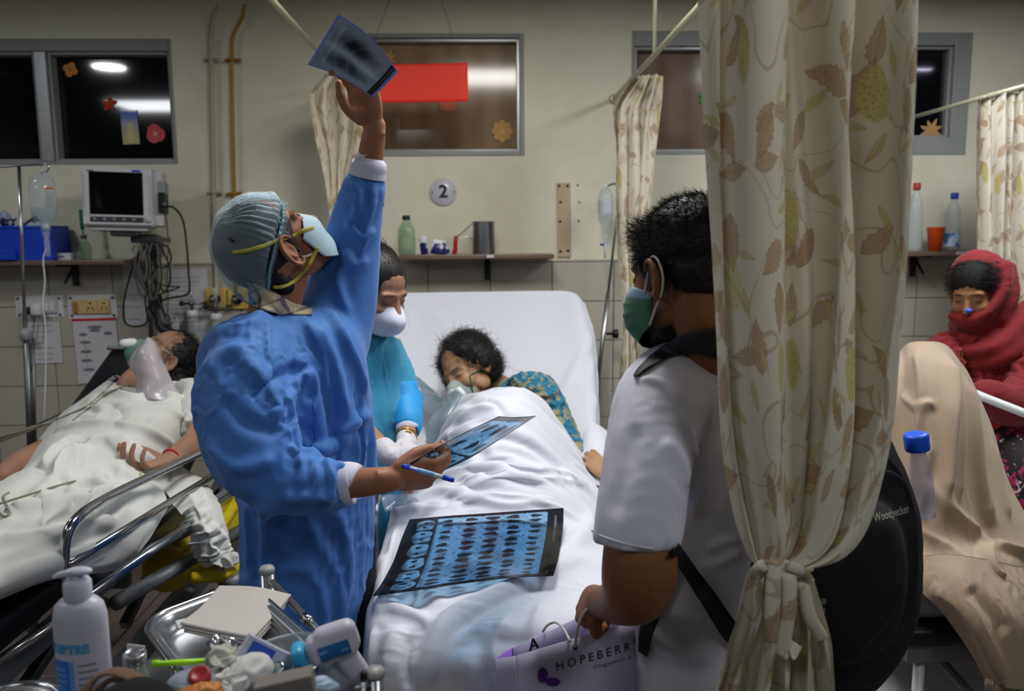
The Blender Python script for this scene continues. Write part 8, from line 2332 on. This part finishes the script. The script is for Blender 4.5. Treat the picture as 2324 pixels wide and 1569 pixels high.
# hand sanitiser bottle
o = P(186, 1700, 1.02); d = 1.02
pbz = P(186, 1395, d)[2]; 
r_ = S(61, d)
bot = pbz - .16
SB = thing('sanitizer_bottle', (o[0], d, bot), 'white pump bottle of hand sanitizer with a blue panel in the lower left corner', 'bottle')
cx = P(186, 1450, d)[0]
def lz(py_): return P(186, py_, d)[2]
pr = [(r_ * .94, bot), (r_, bot + .006), (r_ * 1.0, lz(1420)), (r_ * .99, lz(1395)), (r_ * .90, lz(1372)), (r_ * .70, lz(1360)), (r_ * .50, lz(1356)), (r_ * .47, lz(1354))]
M['pump'] = mat('translucent_white_plastic', '#b9bac8', .35, sss=.1, ssc=(.02, .02, .02))
q = lathe([(a_, b_) for a_, b_ in pr], (cx, d, 0), 48)
V_ = q[0].copy(); V_[:, 1] = d + (V_[:, 1] - d) * .72
mk('bottle_body', V_, q[1], M['pump'], SB)
mk('screw_collar', *lathe([(r_ * .48, lz(1362)), (r_ * .50, lz(1355)), (r_ * .50, lz(1322)), (r_ * .42, lz(1314)), (r_ * .26, lz(1312))], (cx, d, 0), 36), M['pump'], SB)
mk('pump_stem', *lathe([(r_ * .24, lz(1316)), (r_ * .20, lz(1300))], (cx, d, 0), 20), M['pump'], SB)
hd = [ell((cx + .004, d, lz(1297)), (r_ * .52, r_ * .30, r_ * .17)), tube([(cx, d, lz(1299)), (cx - r_ * .55, d - .004, lz(1301)), (cx - r_ * .78, d - .006, lz(1306))], [r_ * .16, r_ * .13, r_ * .08], 12, seg=8, round_=True)]
mk('pump_head', *remesh(hd, .0022, 3), M['pump'], SB)
# printed label: bent panel on the bottle front
def wrap(m_, name, ma, z0):
    V_ = np.array(m_[0]); x = np.clip(V_[:, 0], -r_ * 1.5, r_ * 1.5); th_ = x / r_
    W_ = np.stack([cx + np.sin(th_) * (r_ * 1.012), d - np.cos(th_) * (r_ * 1.012) * .725 - .0006 * (V_[:, 2] != 0), z0 + V_[:, 1]], 1)
    mk(name, W_, m_[1], ma, SB, smooth=False)
def gridrect(x0, x1, y0, y1, n=16):
    u, v, F_ = grid(n, 4); return np.stack([x0 + (x1 - x0) * u, y0 + (y1 - y0) * v, u * 0], 1), F_.tolist()
zl = lz(1455)
tm = text_mesh('SCEPTRE', .0165, bold=.0008); V_ = np.array(tm[0]); V_[:, 0] = V_[:, 0] * .95 - .010; tm = tmpmod(V_, tm[1], [])
wrap((np.array(tm[0]) + (0, 0, 1), tm[1]), 'label_name', mat('teal_print', '#3e8fc0', .5), zl + .000)
wrap(gridrect(-r_ * 1.05, -r_ * .18, -.14, -.016), 'blue_panel', mat('blue_label', '#1e62c2', .5), zl)
wrap(gridrect(-r_ * .14, -r_ * .02, -.14, -.016), 'blue_stripe', mat('blue_label2', '#4f8fd6', .5), zl)
rr_ = random.Random(5)
for k in range(9):
    wrap(gridrect(-r_ * .95, -r_ * .95 + r_ * rr_.uniform(.4, .65), -.030 - k * .008, -.028 - k * .008), 'label_line', mat('pale_line', '#7fa6dc', .5), zl - .0)
    wrap(gridrect(r_ * .12, r_ * (.12 + rr_.uniform(.5, .75)), -.024 - k * .009, -.0215 - k * .009), 'label_line', M['ink_grey'], zl)
# silver topped vial
c = P(306, 1500, 1.04)
t = thing('glass_vial', c - (0, 0, .04), 'glass vial with a silver crimped top right of the sanitizer bottle', 'vial')
rv = S(27, 1.04)
mk('crimp_top', *lathe([(rv * .95, -.006), (rv, -.004), (rv, .006), (rv * .85, .008), (rv * .8, .0065), (rv * .62, .0065), (rv * .6, .004)], c + (0, 0, .004), 32), M['ss'], t)
mk('stopper', *lathe([(rv * .62, .0), (rv * .62, .009), (rv * .1, .010)], c + (0, 0, .001), 24), mat('grey_stopper', '#55575c', .5), t)
mk('vial_glass', *lathe([(rv * 1.1, -.05), (rv * 1.1, -.022), (rv * .8, -.012), (rv * .8, -.004)], c, 28), M['glass'], t)
mk('paper_tag', *box(P(308, 1474, 1.07), (S(42, 1.07), .001, S(22, 1.07)), rotm(0, 8, 0)), M['paper'], None, smooth=False, label='small white paper tag behind the silver topped vial', cat='tag')
# brown tape roll / cloth strap curl
t = thing('crepe_bandage', P(300, 1560, .98), 'loosely rolled brown crepe bandage in front of the vial', 'bandage')
m_b = mat('brown_crepe', '#6e5648', .9, bump=.6, bscale=500)
for i, (rw, dy, hh_) in enumerate(((.058, 0, .020), (.046, .006, .022), (.034, .012, .018))):
    c = P(296, 1588, .97) + (0, dy, -.004 * i); pts = []
    for a_ in np.linspace(.05, PI - .05, 30): pts.append(c + np.array([-rw * math.cos(a_), -.01 + .015 * math.sin(a_ * 2), rw * .72 * math.sin(a_)]))
    V_, F_ = tube(pts, hh_ * .5, 12, flat=(.30, 1), ref=(0, 0, 1)); mk('bandage_turn', V_, F_, m_b, t)
mk('dark_core', *rings([(P(310, 1600, .93)[0], .93, lz(1640), .055, .03), (P(310, 1600, .93)[0], .93, P(310, 1590, .93)[2], .048, .03), (P(310, 1600, .93)[0], .93, P(310, 1556, .93)[2], .022, .02)], 30, True, 12), mat('black_cloth', '#08080a', .9), t)
# plastic bin with waste
t = thing('waste_bin', P(590, 1569, 1.05), 'clear plastic bin of used swabs in the foreground', 'bin')
zr_ = P(560, 1470, 1.1)[2]
m_bin = clear_mat('bin_plastic', (.86, .90, .92), .28, .15, (.45, .50, .52))
ring_t = [P(430, 1545, 1.0), P(520, 1505, 1.06), P(600, 1460, 1.14), P(700, 1440, 1.17), P(790, 1480, 1.12), P(826, 1560, 1.04), P(760, 1640, .98), P(560, 1660, .96)]
rt_ = spline(np.array(ring_t + ring_t[:1]), 64)[:-1]
rb_ = rt_.mean(0) + (rt_ - rt_.mean(0)) * .82 - np.array([0, 0, .13])
V_ = np.vstack([rt_ + (0, 0, 0), rt_ * .6 + rb_ * .4, rb_]); k = len(rt_)
F_ = [(i * k + j, i * k + (j + 1) % k, (i + 1) * k + (j + 1) % k, (i + 1) * k + j) for i in range(2) for j in range(k)] + [tuple(2 * k + j for j in range(k))]
mk('bin_wall', V_, F_, m_bin, t); mk('bin_rim', *tube(np.vstack([rt_, rt_[:1]]), .0035, 8), m_bin, t)
def crumple(name, c, s3, m_, label, seed, cat='swab', ex=.5, n=26, rot=(0, 0, 0)):
    V_, F_ = ell((0, 0, 0), s3, n=n, m=n)
    F_ = [f for f in F_ if len(f) == 4]
    V_ = wrinkle(V_, np.array(F_), ex * 1.3, .02, 70, .03, None, None, .22 * min(s3), 2.2 / min(s3), seed)
    V_ = V_ @ rotm(*rot).T + c
    V_, F_ = subdiv(V_, np.array(F_), 1)
    return mk(name, V_, F_, m_, None, label=label, cat=cat)
m_g = mat('gauze', '#b3b1a6', .9, bump=.4, bscale=400)
crumple('gauze_wad', P(525, 1500, 1.07), (.032, .028, .016), m_g, 'pale cream gauze wad behind the crumpled tissue', 1, rot=(0, 20, 10))
crumple('gauze_wad', P(555, 1540, 1.02), (.040, .030, .024), mat('tissue', '#c4c4c2', .9), 'crumpled white tissue in the middle of the waste bin', 2, rot=(10, -20, 30))
crumple('gauze_wad', P(520, 1560, 1.00), (.030, .022, .018), mat('tissue', '#bebfbd', .9), 'crumpled white tissue at the front edge of the bin', 3)
crumple('gauze_wad', P(430, 1560, .99), (.030, .022, .020), mat('tissue_blue', '#8b93a3', .9), 'grey blue crumpled wrapper left of the red cap', 4, cat='wrapper')
crumple('orange_wrapper', P(462, 1572, .97), (.024, .018, .012), mat('orange_foil', '#b9742c', .5), 'orange brown wrapper at the bottom of the picture', 5, cat='wrapper')
crumple('orange_wrapper', P(430, 1580, .96), (.018, .014, .008), mat('orange_foil', '#a8642c', .5), 'small tan wrapper left of the orange brown one', 15, cat='wrapper')
t2 = thing('red_cap', P(455, 1540, .99), 'small dark red plastic cap on the waste', 'cap')
mk('cap_shell', *lathe([(.013, 0), (.0145, .003), (.0145, .012), (.012, .015), (.009, .014), (.004, .012)], P(455, 1545, .99), 24, (.1, -.4, .9)), mat('dark_red', '#8e1c22', .4), t2)
crumple('blue_wrapper', P(700, 1562, 1.0), (.040, .018, .012), mat('blue_white_film', '#8397ae', .4, var=.3, vscale=30), 'pale blue plastic wrapper in front of the thermometer', 6, cat='wrapper', ex=.35)
crumple('clear_bag', P(775, 1545, 1.10), (.035, .03, .05), clear_mat('bag_film', (.85, .86, .88), .45, .12, (.50, .52, .54)), 'milky plastic bag behind the pale blue wrapper', 7, cat='bag', ex=.25)
mk('cardboard_edge', *box(P(650, 1575, .98), (.075, .03, .05), rotm(0, -8, 8), .003), mat('grey_card', '#77716c', .8), None, smooth=False, label='grey cardboard flap at the bottom beside the tissue', cat='card')
# blue and white carton of swabs
o = P(600, 1500, 1.06); Rb = rotm(-20, 35, 12)
t = thing('swab_carton', o, 'small white carton with a blue printed panel tilted in the waste bin', 'box')
def pb(nm, c, s3, m_, bev=0.0): q = box(c, s3, None, bev); mk(nm, q[0] @ Rb.T + o, q[1], m_, t, smooth=False)
pb('carton', (0, 0, 0), (.075, .02, .045), mat('carton_white', '#b3b7ca', .5), .001)
pb('blue_panel', (-.012, -.0106, .003), (.036, .0008, .030), mat('carton_blue', '#1f4fb0', .5))
pb('white_mark', (-.014, -.0114, -.002), (.018, .0006, .009), mat('carton_mark', '#a9b0cc', .5))
pb('side_band', (.028, -.0106, .0), (.010, .0008, .04), mat('carton_band', '#9aa8c4', .5))
t = thing('stopcock', P(610, 1540, 1.02), 'dark teal plastic connector lying on the tissue', 'connector')
c = P(612, 1525, 1.03)
mk('connector_body', *tube([c + (-.018, 0, .012), c, c + (.012, -.004, -.022)], [.009, .008, .006], 14, seg=12, round_=True), mat('dark_teal', '#1e5f60', .4), t)
mk('connector_arm', *tube([c + (-.010, 0, -.006), c + (-.024, -.002, -.018)], .005, 10, round_=True), M['black_plastic'], t)
t = thing('metal_cap', P(638, 1522, 1.04), 'dull silver crimp cap beside the teal connector', 'cap')
mk('cap_shell', *lathe([(.008, 0), (.011, .002), (.011, .010), (.009, .012), (.006, .011)], P(638, 1525, 1.04), 22, (-.4, -.5, .7)), M['chrome'], t)
# infrared thermometer
o = P(735, 1470, 1.07); Rb = rotm(4, -14, 9)
t = thing('infrared_thermometer', o, 'white contactless thermometer with a blue sensor ring and blue panel', 'thermometer')
d = 1.07
wx_, hx = S(132, d), S(92, d)
def tr(q): return q[0] @ Rb.T + o, q[1]
mw = mat('thermo_white', '#c2bed0', .3)
bd = remesh([box((.012, 0, .0), (wx_ * .92, .034, hx * .86), None, .014, 4), box((.020, 0, .006), (wx_ * .8, .032, hx * .92), None, .014, 4), box((.03, .004, -.045), (wx_ * .42, .026, .06), rotm(0, -14, 0), .010, 3)], .0025, 8)
mk('body', *tr(bd), mw, t)
mk('sensor_ring', *tr(remesh([box((-wx_ * .45, 0, -.006), (.020, .036, hx * .84), None, .009, 4)], .002, 5)), mat('sky_blue_plastic', '#3aa3cf', .35), t)
mk('sensor_hole', *tr(lathe([(.0075, .0), (.0085, .002), (.0085, -.004)], (-wx_ * .45 - .002, -.019, -.012), 24, (-.1, -1, 0))), mat('dark_blue_hole', '#0d3f66', .3), t)
mk('blue_panel', *tr(box((.016, -.0180, .0), (wx_ * .55, .002, hx * .42), None, .0009)), mat('thermo_panel', '#1f5f9e', .35), t)
mk('panel_print', *tr(cat_(box((.0, -.0195, .003), (wx_ * .16, .0006, .004)), box((.03, -.0195, -.002), (wx_ * .12, .0006, .003)))), mat('panel_print', '#6f98c4', .5), t, smooth=False, kind='stuff')
# ------------------------------------------------------------------ small pieces hang on the part they belong to
def center(o):
    b = [o.matrix_basis @ Vector(c) for c in o.bound_box]; return sum(b, Vector()) / 8
SUB = {'post_cap': 'post', 'caster': ('leg', 'post', 'foot'), 'button': 'button_strip', 'screw': ('back_plate', 'plate', 'disc'), 'pin_hole': 'insert', 'switch': 'insert', 'seam': 'insert',
       'cap_elastic': 'bouffant_cap', 'sleeve_hem': 't_shirt', 'neck_rib': 't_shirt', 'neck_binding': 'gown', 'ear_loop': 'face_mask', 'mask_strap': 'face_mask', 'mask_rim': 'mask_cup', 'valve_ring': 'mask_cup',
       'green_disc': 'mask_cup', 'zip': 'pack_body', 'top_piping': 'pack_body', 'pocket_seam': 'pack_body', 'script_logo': 'pack_body', 'emblem': 'pack_body', 'nail': 'body', 'hair_strands': 'hair', 'hair_curls': 'hair', 'loose_hair': 'hair',
       'rail_joint': 'guard_rail', 'shop_name': 'front_panel', 'small_print': 'front_panel', 'wing': 'front_panel', 'eyelet': 'front_panel', 'inner_print': 'back_panel', 'label_name': 'bottle_body', 'label_line': 'bottle_body',
       'blue_panel': ('bottle_body', 'carton', 'body'), 'blue_stripe': 'bottle_body', 'white_mark': 'carton', 'side_band': 'carton', 'sensor_hole': 'sensor_ring', 'panel_print': 'body', 'rolled_rim': 'tray_pan', 'bin_rim': 'bin_wall',
       'text_lines': 'sheet', 'flow_chart': 'sheet', 'red_header': 'sheet', 'stopper': ('crimp_top', 'body'), 'connector_cap': 'connector_bundle', 'module_socket': 'module', 'backrest_slot': 'backrest', 'rail_socket': 'side_rail', 'thread_tail': 'thread', 'numeral': 'disc', 'frayed_edge': 'skirt', 'fringe': 'hanging_end'}
base_ = lambda o: o.name.split('.')[0]
for o in list(bpy.data.objects):
    if o.parent is None or base_(o) not in SUB or o.parent.type != 'EMPTY' or o.parent.parent: continue
    tg = SUB[base_(o)]; tg = (tg,) if isinstance(tg, str) else tg
    sib = [q for q in o.parent.children if base_(q) in tg and q is not o]
    if sib:
        c = center(o); o.parent = min(sib, key=lambda q: (center(q) - c).length)
